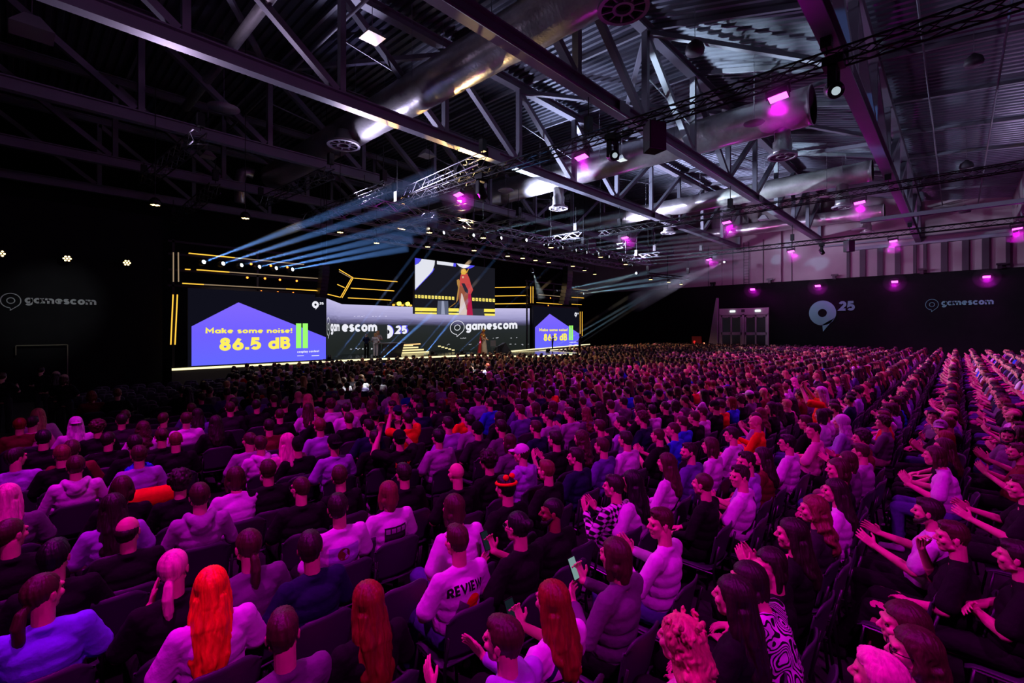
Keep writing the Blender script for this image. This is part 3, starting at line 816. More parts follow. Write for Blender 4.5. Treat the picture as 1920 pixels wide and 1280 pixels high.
def wing(dx, label):
    t = thing('led_screen', label, 'screen', (0, 0, 0))
    MB().box((5.6 + dx, YW + 0.02, 1.1), (12.38 + dx, YW + 0.25, 4.95)).build('cabinet', M['black_metal'], t)
    P = lambda k: (lambda u, v: (u + dx, YW - 0.012 * k, v))
    q = lambda px, py: (on_y(px, py, YW).x, on_y(px, py, YW).z)
    MB().box((5.62 + dx, YW, 1.12), (12.38 + dx, YW + 0.02, 4.9)).build('panel', NAVY, t)
    bl = q(359, 685); a = q(362, 611.7); ap = q(447, 566.7); e = q(610.5, 632)
    flat('picture_field', [(5.76, 1.16), (5.76, a[1]), ap, (12.37, e[1]), (12.37, 1.16)], P(1), HOUSE, t)
    def L(txt, p0, p1, m, bold, k=2, name='lettering'):
        u0, v0 = q(*p0); u1, v1 = q(*p1)
        return letters(name, txt, m, t, P(k), bold, box=(u0, v0, u1, v1))
    u0 = q(385, 625.4)[0]; u1 = q(547.6, 600)[0]; v0 = q(385, 625.4)[1]; v1 = q(385, 613)[1]
    letters('lettering', 'Make some noise!', YEL, t, P(2), 0.03, box=(u0, v0, u1, v1))
    u0, v0 = q(411, 658); v1 = q(411, 632.5)[1]; u1 = q(544, 640)[0]
    letters('lettering', '86.5 dB', YEL, t, P(2), 0.045, box=(u0, v0, u1, v1))
    for a_, b_ in ((554.7, 564.6), (567.2, 577)):
        x0 = q(a_, 640)[0]; x1 = q(b_, 640)[0]; zt = q(a_, 606)[1]; zb = q(a_, 652.6)[1]
        flat('level_bar', [(x0, zb), (x1, zb), (x1, zt), (x0, zt)], P(2), GRN, t)
    u0, v0 = q(557, 662.5); u1, v1 = q(598, 657.5)
    letters('lettering', 'cosplay contest', WHT, t, P(2), 0.03, box=(u0, v0, u1, v0 + 0.16))
    u0, v0 = q(557, 667.5); u1, v1 = q(569.5, 665.8)
    flat('small_print', [(u0, v0), (u1, v0), (u1, v0 + 0.035), (u0, v0 + 0.035)], P(2), WHT, t)
    u0, v0 = q(584, 667.5); u1, v1 = q(598, 665.8)
    flat('small_print', [(u0, v0), (u1, v0), (u1, v0 + 0.05), (u0, v0 + 0.05)], P(2), WHT, t)
    c = q(591.2, 571); r = q(597.5, 571)[0] - c[0]
    filled_emblem('emblem', P(2), c[0], c[1], r, r * 1.02, 0.34, WHT, t, 0.42)
    u0, v0 = q(598, 571); u1, v1 = q(606.5, 565.3)
    letters('lettering', '25', WHT, t, P(2), 0.05, box=(u0, c[1] + 0.02, u1, c[1] + 0.16))
    return t
wing(0.0, 'large led screen at the left end of the stage reading 86.5 dB')
wing(25.28, 'farther led screen at the right end of the stage reading 86.5 dB')

# U-shaped screen wall round the back of the stage
POLY = [Vector((12.62, 27.0)), Vector((16.1, 32.2)), Vector((25.0, 32.2)), Vector((30.7, 27.0))]
cum = [0.0]
for a, c in zip(POLY, POLY[1:]): cum.append(cum[-1] + (c - a).length)
def alongw(u, v, k=1):
    for i in range(3):
        if u <= cum[i + 1] or i == 2:
            a, c = POLY[i], POLY[i + 1]
            d = (c - a).normalized(); nrm = Vector((d.y, -d.x))
            p = a + d * (u - cum[i]) + nrm * (0.012 * k)
            return (p.x, p.y, v)
def u_at(px, seg):
    """arc length of the point of segment seg seen at pixel column px"""
    a, c = POLY[seg], POLY[seg + 1]
    lo, hi = 0.0, 1.0
    for _ in range(40):
        m = (lo + hi) / 2
        if pix((a.lerp(c, m).x, a.lerp(c, m).y, 3))[0] < px: lo = m
        else: hi = m
    return cum[seg] + lo * (c - a).length
LAV = grad_emis('screen_sky', [(0.0, srgb(30, 34, 32)), (0.36, srgb(36, 40, 40)), (0.58, srgb(40, 44, 48)), (0.66, srgb(96, 92, 130)), (0.76, srgb(158, 154, 200)), (1.0, srgb(196, 190, 232))], 1.1, 4.7, 0.10)
cs_ = thing('led_screen', 'wide folded led screen wall behind the stage with gamescom lettering', 'screen', (0, 0, 0))
tops = (4.72, 4.72, 4.72)
for i in range(3):
    a, c = POLY[i], POLY[i + 1]
    d = (c - a).normalized(); nr = Vector((d.y, -d.x)) * -0.2
    z0, z1 = 1.09, 4.72
    vs = [(a.x, a.y, z0), (c.x, c.y, z0), (c.x + nr.x, c.y + nr.y, z0), (a.x + nr.x, a.y + nr.y, z0)]
    vs += [(x, y, z1) for x, y, _ in vs]
    MB().add(vs, [(0, 3, 2, 1), (4, 5, 6, 7), (0, 1, 5, 4), (1, 2, 6, 5), (2, 3, 7, 6), (3, 0, 4, 7)]).build('screen_face', LAV, cs_)
def tilt(k, s, u0):
    return lambda u, v: alongw(u, v + s * (u - u0), k)
def zat(px, py, seg):
    p = alongw(u_at(px, seg), 0, 0)
    Z = CA * p[0] + SA * p[1]
    return CAM_H + (HORIZON - py) * Z / F_PX
ua, ub = u_at(621, 0), u_at(707, 1)
letters('lettering', 'gam', WHT, cs_, tilt(1, 0, 0), 0.03, box=(u_at(619.5, 0), zat(628, 627, 0), u_at(636.5, 0), zat(628, 607, 0)))
letters('lettering', 'escom', WHT, cs_, tilt(1, 0, 0), 0.05, box=(u_at(640.5, 1), zat(660, 622, 1), ub, zat(660, 607.5, 1)))
uc = u_at(614.5, 0)
line_emblem('emblem', tilt(1, 0, 0), uc + 0.15, zat(614, 612, 0), 0.62, 0.55, 0.05, WHT, cs_)
# cut emblem and 25
u0 = u_at(726, 1)
zc = zat(726, 622, 1)
n_ = 20
pts_o = [(u0 + 0.55 * math.sin(PI * i / n_) * 0.95, zc + 0.52 * math.cos(PI * i / n_)) for i in range(n_ + 1)]
flat('emblem', [(u + 0.06, v + 0.04) for u, v in pts_o], lambda u, v: alongw(u, v, 1), VIOL, cs_)
flat('emblem', pts_o, lambda u, v: alongw(u, v, 2), WHT, cs_)
flat('emblem', [(u0 + 0.18 * math.sin(PI * i / n_), zc + 0.17 * math.cos(PI * i / n_)) for i in range(n_ + 1)], lambda u, v: alongw(u, v, 3), NAVY, cs_)
for k, m_, off in ((1, VIOL, 0.13), (2, WHT, 0.0)):
    letters('lettering', '25', m_, cs_, tilt(k, 0, 0), 0.06, box=(u_at(739, 1) + off, zat(739, 626, 1) + off * 0.3, u_at(763, 1) + off, zat(739, 610, 1) + off * 0.3))
# right hand lettering
sl = 0.075
line_emblem('emblem', tilt(1, sl, u_at(857, 2)), u_at(857.5, 2), zat(857, 614, 2), 0.62, 0.60, 0.045, WHT, cs_)
letters('lettering', 'gamescom', WHT, cs_, tilt(1, 0.03, u_at(873, 2)), 0.035, box=(u_at(873, 2), zat(873, 624, 2), u_at(970, 2), zat(873, 607, 2)))
# rows of specks and streaks shown on the screen
rng = random.Random(5)
for seg, pxa, pxb, py in ((1, 655, 705, 654), (2, 832, 990, 646), (1, 650, 726, 593), (2, 850, 980, 634)):
    for k in range(26):
        px_ = rng.uniform(pxa, pxb); u = u_at(px_, seg); v = zat(px_, py + rng.uniform(-1, 1), seg)
        flat('screen_speck', [(u, v), (u + rng.uniform(0.05, 0.2), v), (u + 0.1, v + 0.05)], lambda a, c: alongw(a, c, 1), WHT if py != 593 else emis('speck', srgb(220, 216, 244), 1), cs_) if k % 2 else None

# hanging screen
YS = 26.0
hs_ = thing('led_screen', 'hanging led screen over the stage showing a costumed figure', 'screen', (0, 0, 0))
tl = on_y(778, 483.5, YS); br = on_y(928, 592, YS)
X0, X1, Z1, Z0 = tl.x, br.x, tl.z, br.z
MB().box((X0, YS + 0.02, Z0), (X1, YS + 0.25, Z1)).build('cabinet', M['black_metal'], hs_)
for xx in (X0 + 1.0, X1 - 1.0): MB().tube([(xx, YS + 0.14, Z1), (xx, YS + 0.14, 8.5)], 0.03, 6).build('hoist_chain', M['black_metal'], hs_)
MB().box((X0, YS, Z0), (X1, YS + 0.02, Z1)).build('panel', emis('video_dark', srgb(24, 24, 32), 1), hs_)
def VP(k):
    def f(zx, zy):
        p = on_y(770 + zx / 9.844, 470 + zy / 9.844, YS)
        return (min(max(p.x, X0), X1), YS - 0.006 * k, min(max(p.z, Z0), Z1))
    return f
def shape(k, col, pts, name='picture_shape', s=1.0):
    return flat(name, pts, VP(k), emis('video_colour', srgb(*col), s), hs_)
WH = (226, 228, 238)
shape(1, (84, 78, 236), [(60, 120), (250, 140), (190, 150), (160, 210), (120, 245), (60, 262)])
shape(1, (84, 78, 236), [(60, 735), (78, 730), (400, 400), (440, 330), (300, 300)])
shape(2, WH, [(200, 120), (446, 158), (438, 260), (400, 370), (340, 440), (60, 715), (60, 255), (90, 258), (140, 235), (180, 190)])
shape(2, WH, [(482, 160), (790, 195), (782, 287), (484, 248)])
shape(2, (84, 78, 236), [(790, 190), (836, 200), (832, 295), (782, 287)])
shape(1, (84, 78, 236), [(1090, 225), (1190, 240), (1185, 262), (1140, 310), (1090, 330), (1030, 322), (1000, 300)])
shape(2, WH, [(838, 200), (1110, 235), (1100, 262), (1060, 300), (1010, 320), (950, 315), (890, 285), (850, 240)])
for i in range(24):
    x = 70 + 62.5 * i
    if 810 < x < 1110: continue
    yb = 806 + 0.052 * x
    shape(1, (255, 232, 110), [(x + 2, yb), (x + 46, yb + 3), (x + 46, yb + 62), (x + 2, yb + 58)])
    shape(2, (60, 50, 10), [(x + 18, yb + 25), (x + 30, yb + 26), (x + 30, yb + 38), (x + 18, yb + 37)])
for (y0, y1) in ((1045, 1112), (1130, 1195)):
    for (xa, xb) in ((60, 480), (698, 890), (1352, 1560)):
        shape(1, (255, 236, 96), [(xa, y0 + xa * 0.02), (xb, y0 + xb * 0.02), (xb, y1 + xb * 0.012), (xa, y1 + xa * 0.012)])
shape(2, (92, 98, 120), [(500, 922), (690, 926), (698, 1180), (482, 1176)])
shape(3, (150, 156, 182), [(570, 924), (612, 925), (630, 1176), (560, 1174)])
shape(2, (52, 54, 64), [(1120, 1068), (1340, 1070), (1365, 1200), (1140, 1198)])
# costumed figure in the video
shape(3, (196, 72, 70), [(925, 430), (1040, 420), (1085, 520), (1110, 620), (1150, 720), (1110, 800), (900, 780), (895, 560)])
shape(3, (178, 30, 74), [(1030, 600), (1090, 620), (1110, 800), (1145, 1200), (1030, 1200), (1050, 900)])
shape(4, (150, 84, 62), [(895, 640), (1040, 700), (1060, 800), (1040, 1060), (900, 1000), (885, 800)])
shape(5, (216, 198, 190), [(930, 780), (950, 800), (1035, 1100), (1030, 1200), (880, 1200), (905, 1000)])
shape(5, (40, 40, 56), [(930, 600), (990, 600), (1060, 740), (1050, 790), (1000, 760)])
shape(6, (226, 176, 70), [(930, 350), (975, 332), (1015, 350), (1024, 400), (1000, 440), (935, 440), (922, 400)])
shape(6, (250, 224, 160), [(960, 365), (985, 362), (996, 385), (970, 395)])
shape(5, (206, 150, 60), [(1010, 400), (1070, 318), (1064, 350), (1030, 420)])
shape(6, (176, 130, 70), [(845, 540), (880, 522), (905, 560), (890, 720), (872, 900), (836, 960), (842, 880), (870, 680), (850, 610)])
shape(6, (150, 110, 50), [(700, 1050), (812, 960), (830, 955), (820, 975), (706, 1056)])
shape(6, (225, 180, 150), [(940, 470), (975, 470), (975, 505), (945, 505)])

# ---- gold led tubes hung round the screens
def tube_px(a, c, y, m='gold_tube', r=0.035, fn=None, lab='thin glowing amber tube hung beside the stage screens'):
    if fn: p, q = fn(*a), fn(*c)
    else: p, q = on_y(a[0], a[1], y), on_y(c[0], c[1], y)
    o = MB().tube([p, q], r, 8).build('led_tube', M[m])
    tag(o, lab, 'light tube', 'glowing amber tubes round the stage')
for a, c, y, m in (
    ((353.8, 474.5), (440, 483), 26.9, 'gold_tube'), ((440, 483), (570, 495.8), 26.9, 'gold_dim'), ((347, 504.5), (357, 505.2), 26.9, 'gold_tube'),
    ((368.8, 505.5), (430, 510), 26.9, 'gold_tube'), ((430, 510), (599.5, 522), 26.9, 'gold_dim'), ((342, 531), (382, 533.2), 26.9, 'gold_tube'),
    ((382, 533.2), (536, 541.4), 26.9, 'gold_dim'), ((536, 541.4), (596, 544.6), 26.9, 'gold_tube'),
    ((325.2, 473), (325.2, 528), 26.9, 'gold_dim'), ((334.3, 473), (334.8, 528), 26.9, 'gold_dim'),
    ((324.6, 552), (320.2, 646), 26.9, 'gold_tube'), ((332.6, 552), (328.2, 646), 26.9, 'gold_tube'),
    ((636, 505), (662, 520.5), 28.5, 'gold_tube'), ((636, 509), (660, 522), 28.5, 'gold_dim'), ((632.5, 533), (646, 539), 28.5, 'gold_tube'),
    ((614.5, 551.4), (637.5, 557), 28.5, 'gold_tube'), ((662.4, 520.5), (641.5, 558), 28.5, 'gold_tube'), ((659.4, 520.5), (638.4, 557.5), 28.5, 'gold_tube'),
    ((664, 521.3), (745, 528), 30, 'gold_tube'), ((658, 540), (739, 545.2), 30, 'gold_tube'), ((652.5, 558.2), (733, 562.5), 30, 'gold_tube'),
    ((995.2, 537), (995.2, 568), 26.7, 'gold_tube'), ((999.4, 537), (999.4, 568), 26.7, 'gold_tube'),
    ((1006, 567), (1054, 570.5), 26.7, 'gold_tube'), ((1010, 552), (1050, 555.5), 26.7, 'gold_dim'), ((1072, 557), (1094.5, 558.4), 26.7, 'gold_tube'),
    ((1072, 570), (1090.5, 571.2), 26.7, 'gold_tube'), ((1075, 541.3), (1102, 544.2), 26.7, 'gold_dim'),
    ((1087.8, 584), (1087.8, 629.5), 26.7, 'gold_tube'), ((1091.6, 584), (1091.6, 629.5), 26.7, 'gold_tube')):
    vert = abs(a[0] - c[0]) < 6 and abs(a[1] - c[1]) > 20
    tube_px(a, c, y, m, 0.026)
for py in (539, 554.8, 569.6):
    p = alongw(u_at(927.5, 2), 0, 2); q = alongw(u_at(989.5, 2), 0, 2)
    za, zb = zat(927.5, py, 2), zat(989.5, py - 1, 2)
    tag(MB().tube([(p[0], p[1], za), (q[0], q[1], zb)], 0.03, 8).build('led_tube', M['gold_tube']), 'thin glowing amber tube hung beside the stage screens', 'light tube', 'glowing amber tubes round the stage')
# black scaffold behind the tubes, so that they hang on something
for dx, w in ((0, 'left'), (25.28, 'right')):
    t = thing('screen_scaffold', 'black scaffold frame above the %s led screen' % ('near left' if w == 'left' else 'far right'), 'scaffold', (dx, 27.0, 0))
    for x in (5.1, 8.8, 12.5):
        MB().box((x - 0.05, 0, 1.1), (x + 0.05, 0.1, 7.2)).build('upright', M['black_metal'], t)
    for z in (5.0, 5.75, 6.5, 7.1):
        MB().box((4.9, 0, z - 0.05), (12.6, 0.08, z + 0.05)).build('rail', M['black_metal'], t)

# ---- steps, desk, chairs on the stage
stp = thing('stage_stairs', 'glowing cream lit steps at the back of the stage', 'stairs', (0, 0, 1.09))
a = on_z(741, 665, 1.1); b_ = on_z(812, 664, 1.1)
STEP = emis('step_glow', srgb(255, 236, 170), 1.1)
for k in range(4):
    x0 = a.x - 0.0; x1 = b_.x - 0.25 * k
    y = 29.6 + 0.35 * k
    MB().box((x0 + 0.25, y, 0), (x1 + 1.2, y + 0.35, 0.17 * (k + 1))).build('step', M['stage_side'], stp)
    MB().box((x0 + 0.25, y - 0.02, 0.17 * k + 0.02), (x1 + 1.2, y, 0.17 * k + 0.13)).build('step_light', STEP, stp)
for i in range(5):
    p = on_y(822 + 6.5 * i, 650 + 1.8 * i, 29.4)
    MB().box((p.x, -0.02 + 29.4, p.z - 1.09), (p.x + 0.22, 29.45, p.z - 1.09 + 0.09)).build('step_light', STEP, stp)
p0 = on_y(730, 648, 29.0); p1 = on_y(788, 644.5, 29.0)
tag(MB().tube([p0, p1], 0.045, 8).build('footlight_strip', emis('footlight_glow', srgb(255, 200, 130), 1.2)), 'row of tiny warm lights behind the judges desk', 'light strip')

dk = thing('judges_desk', 'dark angled judges desk at the left of the stage', 'desk', tuple(on_z(722, 668, 1.09)), 0.2)
MB().add([(-1.1, -0.4, 0.86), (1.5, -0.4, 0.86), (1.7, 0.35, 0.86), (-0.9, 0.35, 0.86), (-1.1, -0.4, 0.92), (1.5, -0.4, 0.92), (1.7, 0.35, 0.92), (-0.9, 0.35, 0.92)],
         [(0, 3, 2, 1), (4, 5, 6, 7), (0, 1, 5, 4), (1, 2, 6, 5), (2, 3, 7, 6), (3, 0, 4, 7)]).build('table_top', mat('desk_top', srgb(120, 130, 120), 0.4), dk)
MB().add([(-0.7, -0.38, 0), (1.1, -0.38, 0), (1.4, -0.38, 0.86), (-0.5, -0.38, 0.86), (-0.7, -0.3, 0), (1.1, -0.3, 0), (1.4, -0.3, 0.86), (-0.5, -0.3, 0.86)],
         [(0, 1, 2, 3), (7, 6, 5, 4), (0, 3, 7, 4), (1, 5, 6, 2), (2, 6, 7, 3), (0, 4, 5, 1)]).build('front_panel', mat('desk_glass', srgb(52, 60, 56), 0.2), dk)

def simple_chair(loc, rot, label, m):
    t = thing('stage_chair', label, 'chair', loc, rot)
    MB().box((-0.22, -0.22, 0.43), (0.22, 0.22, 0.46)).build('seat', m, t)
    MB().box((-0.22, -0.24, 0.5), (0.22, -0.21, 0.95)).build('backrest', m, t)
    for sx in (-0.2, 0.2):
        for sy in (-0.2, 0.2): MB().tube([(sx, sy, 0), (sx, sy, 0.95 if sy < 0 else 0.45)], 0.015, 6).build('leg', m, t)
    return t
pc = on_z(926, 661, 1.09)
simple_chair(tuple(pc), R(150), 'pale metal chair standing alone on the stage', mat('chair_metal', srgb(150, 156, 160), 0.35, 0.5))
pb = on_z(943, 660.5, 1.09)
w_ = thing('floor_monitor', 'black wedge floor monitor right of the stage chair', 'speaker', tuple(pb))
MB().add([(-0.6, -0.3, 0), (0.7, -0.3, 0), (0.7, 0.5, 0), (-0.6, 0.5, 0), (-0.1, 0.2, 0.55), (0.5, 0.2, 0.75), (0.5, 0.5, 0.75), (-0.3, 0.5, 0.4)],
         [(0, 3, 2, 1), (4, 5, 6, 7), (0, 1, 5, 4), (1, 2, 6, 5), (2, 3, 7, 6), (3, 0, 4, 7)]).build('wedge_body', M['black_metal'], w_)
for i, (px_, py_) in enumerate(((866, 664.5), (811, 667), (617, 676.5))):
    p = on_z(px_, py_, 1.09)
    w2 = thing('floor_monitor', ['low black floor lamp below the costumed figure', 'black floor lamp beside the lit steps', 'black floor lamp at the right foot of the left screen'][i], 'floor lamp', tuple(p))
    MB().box((-0.28, -0.15, 0), (0.28, 0.15, 0.12)).build('base', M['black_metal'], w2)
    MB().lathe([(0.1, 0.12), (0.14, 0.2), (0.12, 0.34)], n=12).build('head', M['black_metal'], w2, True)

# ---- stage rig
lighting_truss('front aluminium truss of the stage rig, nearest the audience', (11, 20.2, 8.9), (40, 20.2, 8.9), 0.4, 'alu', [(x, 20.2) for x in (13, 21, 29, 37)], 0.6, group='trusses of the stage rig')
lighting_truss('middle aluminium truss of the stage rig', (11, 23.4, 8.9), (40, 23.4, 8.9), 0.4, 'alu', [(x, 23.4) for x in (13, 25, 33)], 0.6, group='trusses of the stage rig')
lighting_truss('rear aluminium truss of the stage rig right above the hanging screen', (10, 26.1, 8.6), (38, 26.1, 8.6), 0.4, 'alu', [(x, 26.1) for x in (12, 20, 30)], 0.6, group='trusses of the stage rig')
for i, x in enumerate((11.5, 16, 20.6, 26.4, 32.2, 38)):
    lighting_truss('cross truss of the stage rig running towards the stage, %s from the left' % ('first', 'second', 'third', 'fourth', 'fifth', 'sixth')[i],
                   (x, 18.6, 9.35), (x, 27.5, 9.35), 0.36, 'alu', [(x, 19)], 0.6, group='cross trusses of the stage rig')
for i, (a, c, z) in enumerate((((489, 380), (620, 323), 10.3), ((270, 342), (376, 256), 10.3), ((325, 415), (404, 352), 9.9), ((740, 372), (905, 300), 10.2))):
    p, q = on_z(*a, z), on_z(*c, z)
    lighting_truss(['short aluminium ladder truss hanging in the dark left of the rig', 'short ladder truss hanging farthest left in the roof', 'short ladder truss hanging low above the left light tubes', 'short ladder truss behind the magenta lamp nearest the stage'][i],
                   tuple(p), tuple(q), 0.45, 'alu', [tuple(p)[:2], tuple(q)[:2]], 0.45)
lighting_truss('small truss with three warm lamps at the right end of the stage', tuple(on_y(1215, 514, 20.5)), tuple(on_y(1290, 522, 18.5)), 0.25, 'dark_truss', [(on_y(1215, 514, 20.5).x, 20.5), (on_y(1290, 522, 18.5).x, 18.5)], 0.4, zhang=15.6)

WARM = [(291, 384, 7.9), (460, 409, 7.9), (638, 435.5, 8.0), (805, 436, 8.1), (706, 455.5, 8.0), (802, 462.5, 8.0), (906, 446, 8.1), (889, 469.5, 8.1),
        (952, 480, 8.1), (980, 484, 8.1), (1004, 488, 8.1), (1029, 492, 8.1), (1033, 464, 8.1), (1074, 499, 8.1), (1096, 507, 8.0), (1115, 514, 8.0),
        (1126, 482, 8.1), (1173, 495.5, 8.1)]
def warm_lamp(p, lab, r=0.17, m='warm', group='warm round lamps hung in the stage rig', hang=16.4):
    t = thing('round_stage_lamp', lab, 'stage lamp', tuple(p), 0, group)
    MB().lathe([(r * 1.1, 0.0), (r * 1.15, 0.16), (r * 0.6, 0.28)], n=14).build('housing', M['black_metal'], t, True)
    f = MB()
    for i in range(7):
        a = 2 * PI * i / 6
        c = (0, 0) if i == 6 else (r * 0.68 * math.cos(a), r * 0.68 * math.sin(a))
        f.lathe([(r * 0.24, -0.012), (r * 0.24, -0.004)], (c[0], c[1], 0), 8)
    f.build('lamp_face', M[m], t)
    if hang: MB().tube([(0, 0, 0.28), (0, 0, max(0.3, hang - p[2]))], 0.015, 6).build('hanging_pole', M['black_metal'], t)
    return t
for i, (px_, py_, z) in enumerate(WARM):
    p = on_z(px_, py_, z)
    lab = 'round warm white lamp of small bulbs hanging in the stage rig'
    if i == 0: lab = 'warm round lamp hanging alone, farthest left in the dark roof'
    if i == 1: lab = 'warm round lamp hanging alone above the left stage screen'
    if i == 2: lab = 'warm round lamp just left of the hanging screen among the blue beams'
    warm_lamp(p, lab)
for i, (px_, py_) in enumerate(((1220, 524), (1254, 529), (1277, 533))):
    warm_lamp(on_y(px_, py_, 19.6), 'warm lamp on the small truss at the right end of the stage', 0.16, hang=on_y(px_, py_, 19.6).z + 0.5)
for i, (px_, py_) in enumerate(((1, 475), (126, 484.5), (238, 492.5))):
    p = on_y(px_, py_, 26.75)
    t = warm_lamp(p, ['amber wall lamp cut by the left edge of the photo', 'amber wall lamp above the left gamescom logo', 'amber wall lamp nearest the left light tubes'][i], 0.15, hang=0, group='amber lamps on the left black wall')
    t.rotation_euler = (R(-60), 0, 0)
ORNG = [(470, 495), (507, 498), (538, 501), (463, 520.5), (496, 522), (524, 524.5), (555.5, 526.5), (489, 546.5), (520, 548), (549, 549.5), (1031, 558.5), (1027, 572.5)]
for px_, py_ in ORNG:
    p = on_y(px_, py_, 26.9)
    t = thing('orange_lamp', 'small orange lamp shining on the scaffold above a stage screen', 'stage lamp', tuple(p), 0, 'small orange lamps over the stage screens')
    MB().tube([(0, 0.15, 0), (0, -0.06, 0)], 0.085, 12).build('housing', M['black_metal'], t)
    MB().tube([(0, -0.06, 0), (0, -0.075, 0)], 0.055, 12).build('lens', M['orange'], t)
# yellow blinders left of the hanging screen
bl = thing('blinder_lamp_bar', 'pair of bright yellow blinder lamps left of the hanging screen', 'stage lamp', tuple(on_y(757, 570, 30)))
for px_, py_, r, m in ((749, 569, 0.14, 'yellow_blinder'), (765, 569.5, 0.14, 'yellow_blinder'), (738.5, 571.5, 0.07, 'gold_tube'), (755, 572, 0.07, 'gold_tube'), (770.5, 572.5, 0.07, 'gold_tube')):
    p = on_y(px_, py_, 30) - bl.location
    MB().tube([p + Vector((0, 0.12, 0)), p + Vector((0, -0.05, 0))], r, 14).build('lamp_face', M[m], bl)
MB().box((-1.3, 0.12, -0.1), (1.1, 0.2, 0.12)).build('mounting_bar', M['black_metal'], bl)

def line_array(px_, py0, py1, y, label, hw=0.5):
    p = on_y(px_, py0, y); q = on_y(px_, py1, y)
    t = thing('line_array_speaker', label, 'speaker', (p.x, y, p.z), 0, 'curved hanging line array speakers')
    n = 10; h = (p.z - q.z) / n
    yy = 0.0
    for k in range(n):
        tl_ = 0.06 * k
        MB().add([(-hw, yy - 0.3, -h * k - h * 0.95), (hw, yy - 0.3, -h * k - h * 0.95), (hw * 0.8, yy + 0.3, -h * k - h * 0.8), (-hw * 0.8, yy + 0.3, -h * k - h * 0.8),
                  (-hw, yy - 0.3, -h * k), (hw, yy - 0.3, -h * k), (hw * 0.8, yy + 0.3, -h * k), (-hw * 0.8, yy + 0.3, -h * k)],
                 [(0, 3, 2, 1), (4, 5, 6, 7), (0, 1, 5, 4), (1, 2, 6, 5), (2, 3, 7, 6), (3, 0, 4, 7)]).build('speaker_box', M['black_metal'], t)
        yy += 0.012 * k
    for s in (-hw * 0.8, hw * 0.8): MB().tube([(s, 0, 0), (s, 0, 16.2 - p.z)], 0.02, 6).build('hoist_chain', M['black_metal'], t)
    return t
line_array(607, 494, 558, 25.6, 'black line array speaker hanging right of the left blue beams', 0.2)
line_array(1064, 500, 571, 24.5, 'black line array speaker hanging over the farther led screen', 0.36)

# ---- beams: a narrow lamp and the haze it shines through
def haze_mat(name, dens):
    m = bpy.data.materials.new(name); m.use_nodes = True
    nt = m.node_tree; nt.nodes.clear()
    o = nt.nodes.new('ShaderNodeOutputMaterial'); v = nt.nodes.new('ShaderNodeVolumeScatter')
    v.inputs['Color'].default_value = (1, 1, 1, 1); v.inputs['Density'].default_value = dens; v.inputs['Anisotropy'].default_value = 0.0
    nt.links.new(v.outputs[0], o.inputs['Volume'])
    return m
HAZE = haze_mat('stage_haze', 0.07)
BEAMS = []
def beam(p, q, r1, power, color, label, group, lens='cool', r0=0.06, body=True):
    p = Vector(p); q = Vector(q)
    q = p + (q - p) * 1.3; r1 *= 1.05
    d = q - p; L = d.length; d.normalize()
    t = thing('beam_lamp', label, 'stage lamp', tuple(p), 0, group)
    rot = d.to_track_quat('Z', 'Y').to_euler()
    if body:
        h = MB().lathe([(0.07, -0.35), (0.13, -0.26), (0.15, -0.1), (0.12, 0.0)], n=14).build('head', M['black_metal'], t, True); h.rotation_euler = rot
        g = MB().lathe([(0.09, 0.004), (0.09, 0.012)], n=14).build('lens', M[lens], t); g.rotation_euler = rot
    c = MB()
    n = 20; k = 0.04
    c.lathe([(r0, 0.03), (r1, L)], n=n)
    hz = bmfix(c.build('haze_beam', HAZE, t)); hz.rotation_euler = rot
    s = spot('beam_light', tuple(p - d * (r0 / max(0.01, (r1 - r0) / L)) if False else p + d * 0.02), tuple(q), color, power * 26, math.degrees(2 * math.atan(r1 * 0.96 / L)), 0.5, 0.03)
    return t
BLUE = (0.15, 0.38, 1.0); ICE = (0.36, 0.70, 1.0)
grp = 'blue beams over the left stage screen'
for i, (a, c, y, rr) in enumerate((((382, 491), (700, 372), 17.5, 0.36), ((418.5, 494), (716, 398), 18.5, 0.33), ((453, 497), (728, 428), 19.5, 0.30),
                     ((486.5, 500), (722, 446), 20.5, 0.28), ((518, 502.5), (712, 462), 21.5, 0.25), ((548.5, 505), (712, 475), 22.0, 0.22))):
    beam(on_y(a[0], a[1], 26.6), on_y(c[0], c[1], y), rr, 2400, BLUE, 'lamp with a wide blue haze beam, %s in the row over the left screen' % ('first', 'second', 'third', 'fourth', 'fifth', 'last')[i], grp)
for i, (a, c) in enumerate((((832, 436), (1010, 385)), ((888, 441), (1040, 408)), ((940, 446), (1110, 414)), ((987, 450), (1140, 424)), ((1029, 459), (1240, 425)),
                            ((1055, 464), (1260, 436)), ((1080, 469), (1270, 445)), ((1100, 473), (1290, 452)), ((1122, 477), (1300, 460)), ((1142, 481), (1310, 466)),
                            ((1167, 487), (1330, 472)), ((1177, 492), (1340, 478)), ((1185, 497), (1350, 486)))):
    p = on_z(a[0], a[1], 8.5)
    q = on_y(c[0], c[1], p.y - 5.5)
    beam(p, q, 0.15, 700, ICE, 'small lamp throwing a thin pale beam from the top of the rig', 'thin pale beams from the top of the rig', r0=0.05)
for a, c in (((622, 681), (788, 462)), ((645, 680.5), (838, 430)), ((698, 678), (900, 470)), ((712, 676), (790, 606)), ((770, 675), (925, 490)), ((789, 673), (860, 585)), ((848, 671), (1010, 520)), ((866, 671), (1040, 520))):
    p = on_y(a[0], a[1], 24.9); q = on_y(c[0], c[1], 25.4)
    beam(p, q, 0.17, 1800, BLUE, 'floor lamp at the stage front sending a slanting blue beam up', 'slanting blue beams from the stage front', r0=0.05)
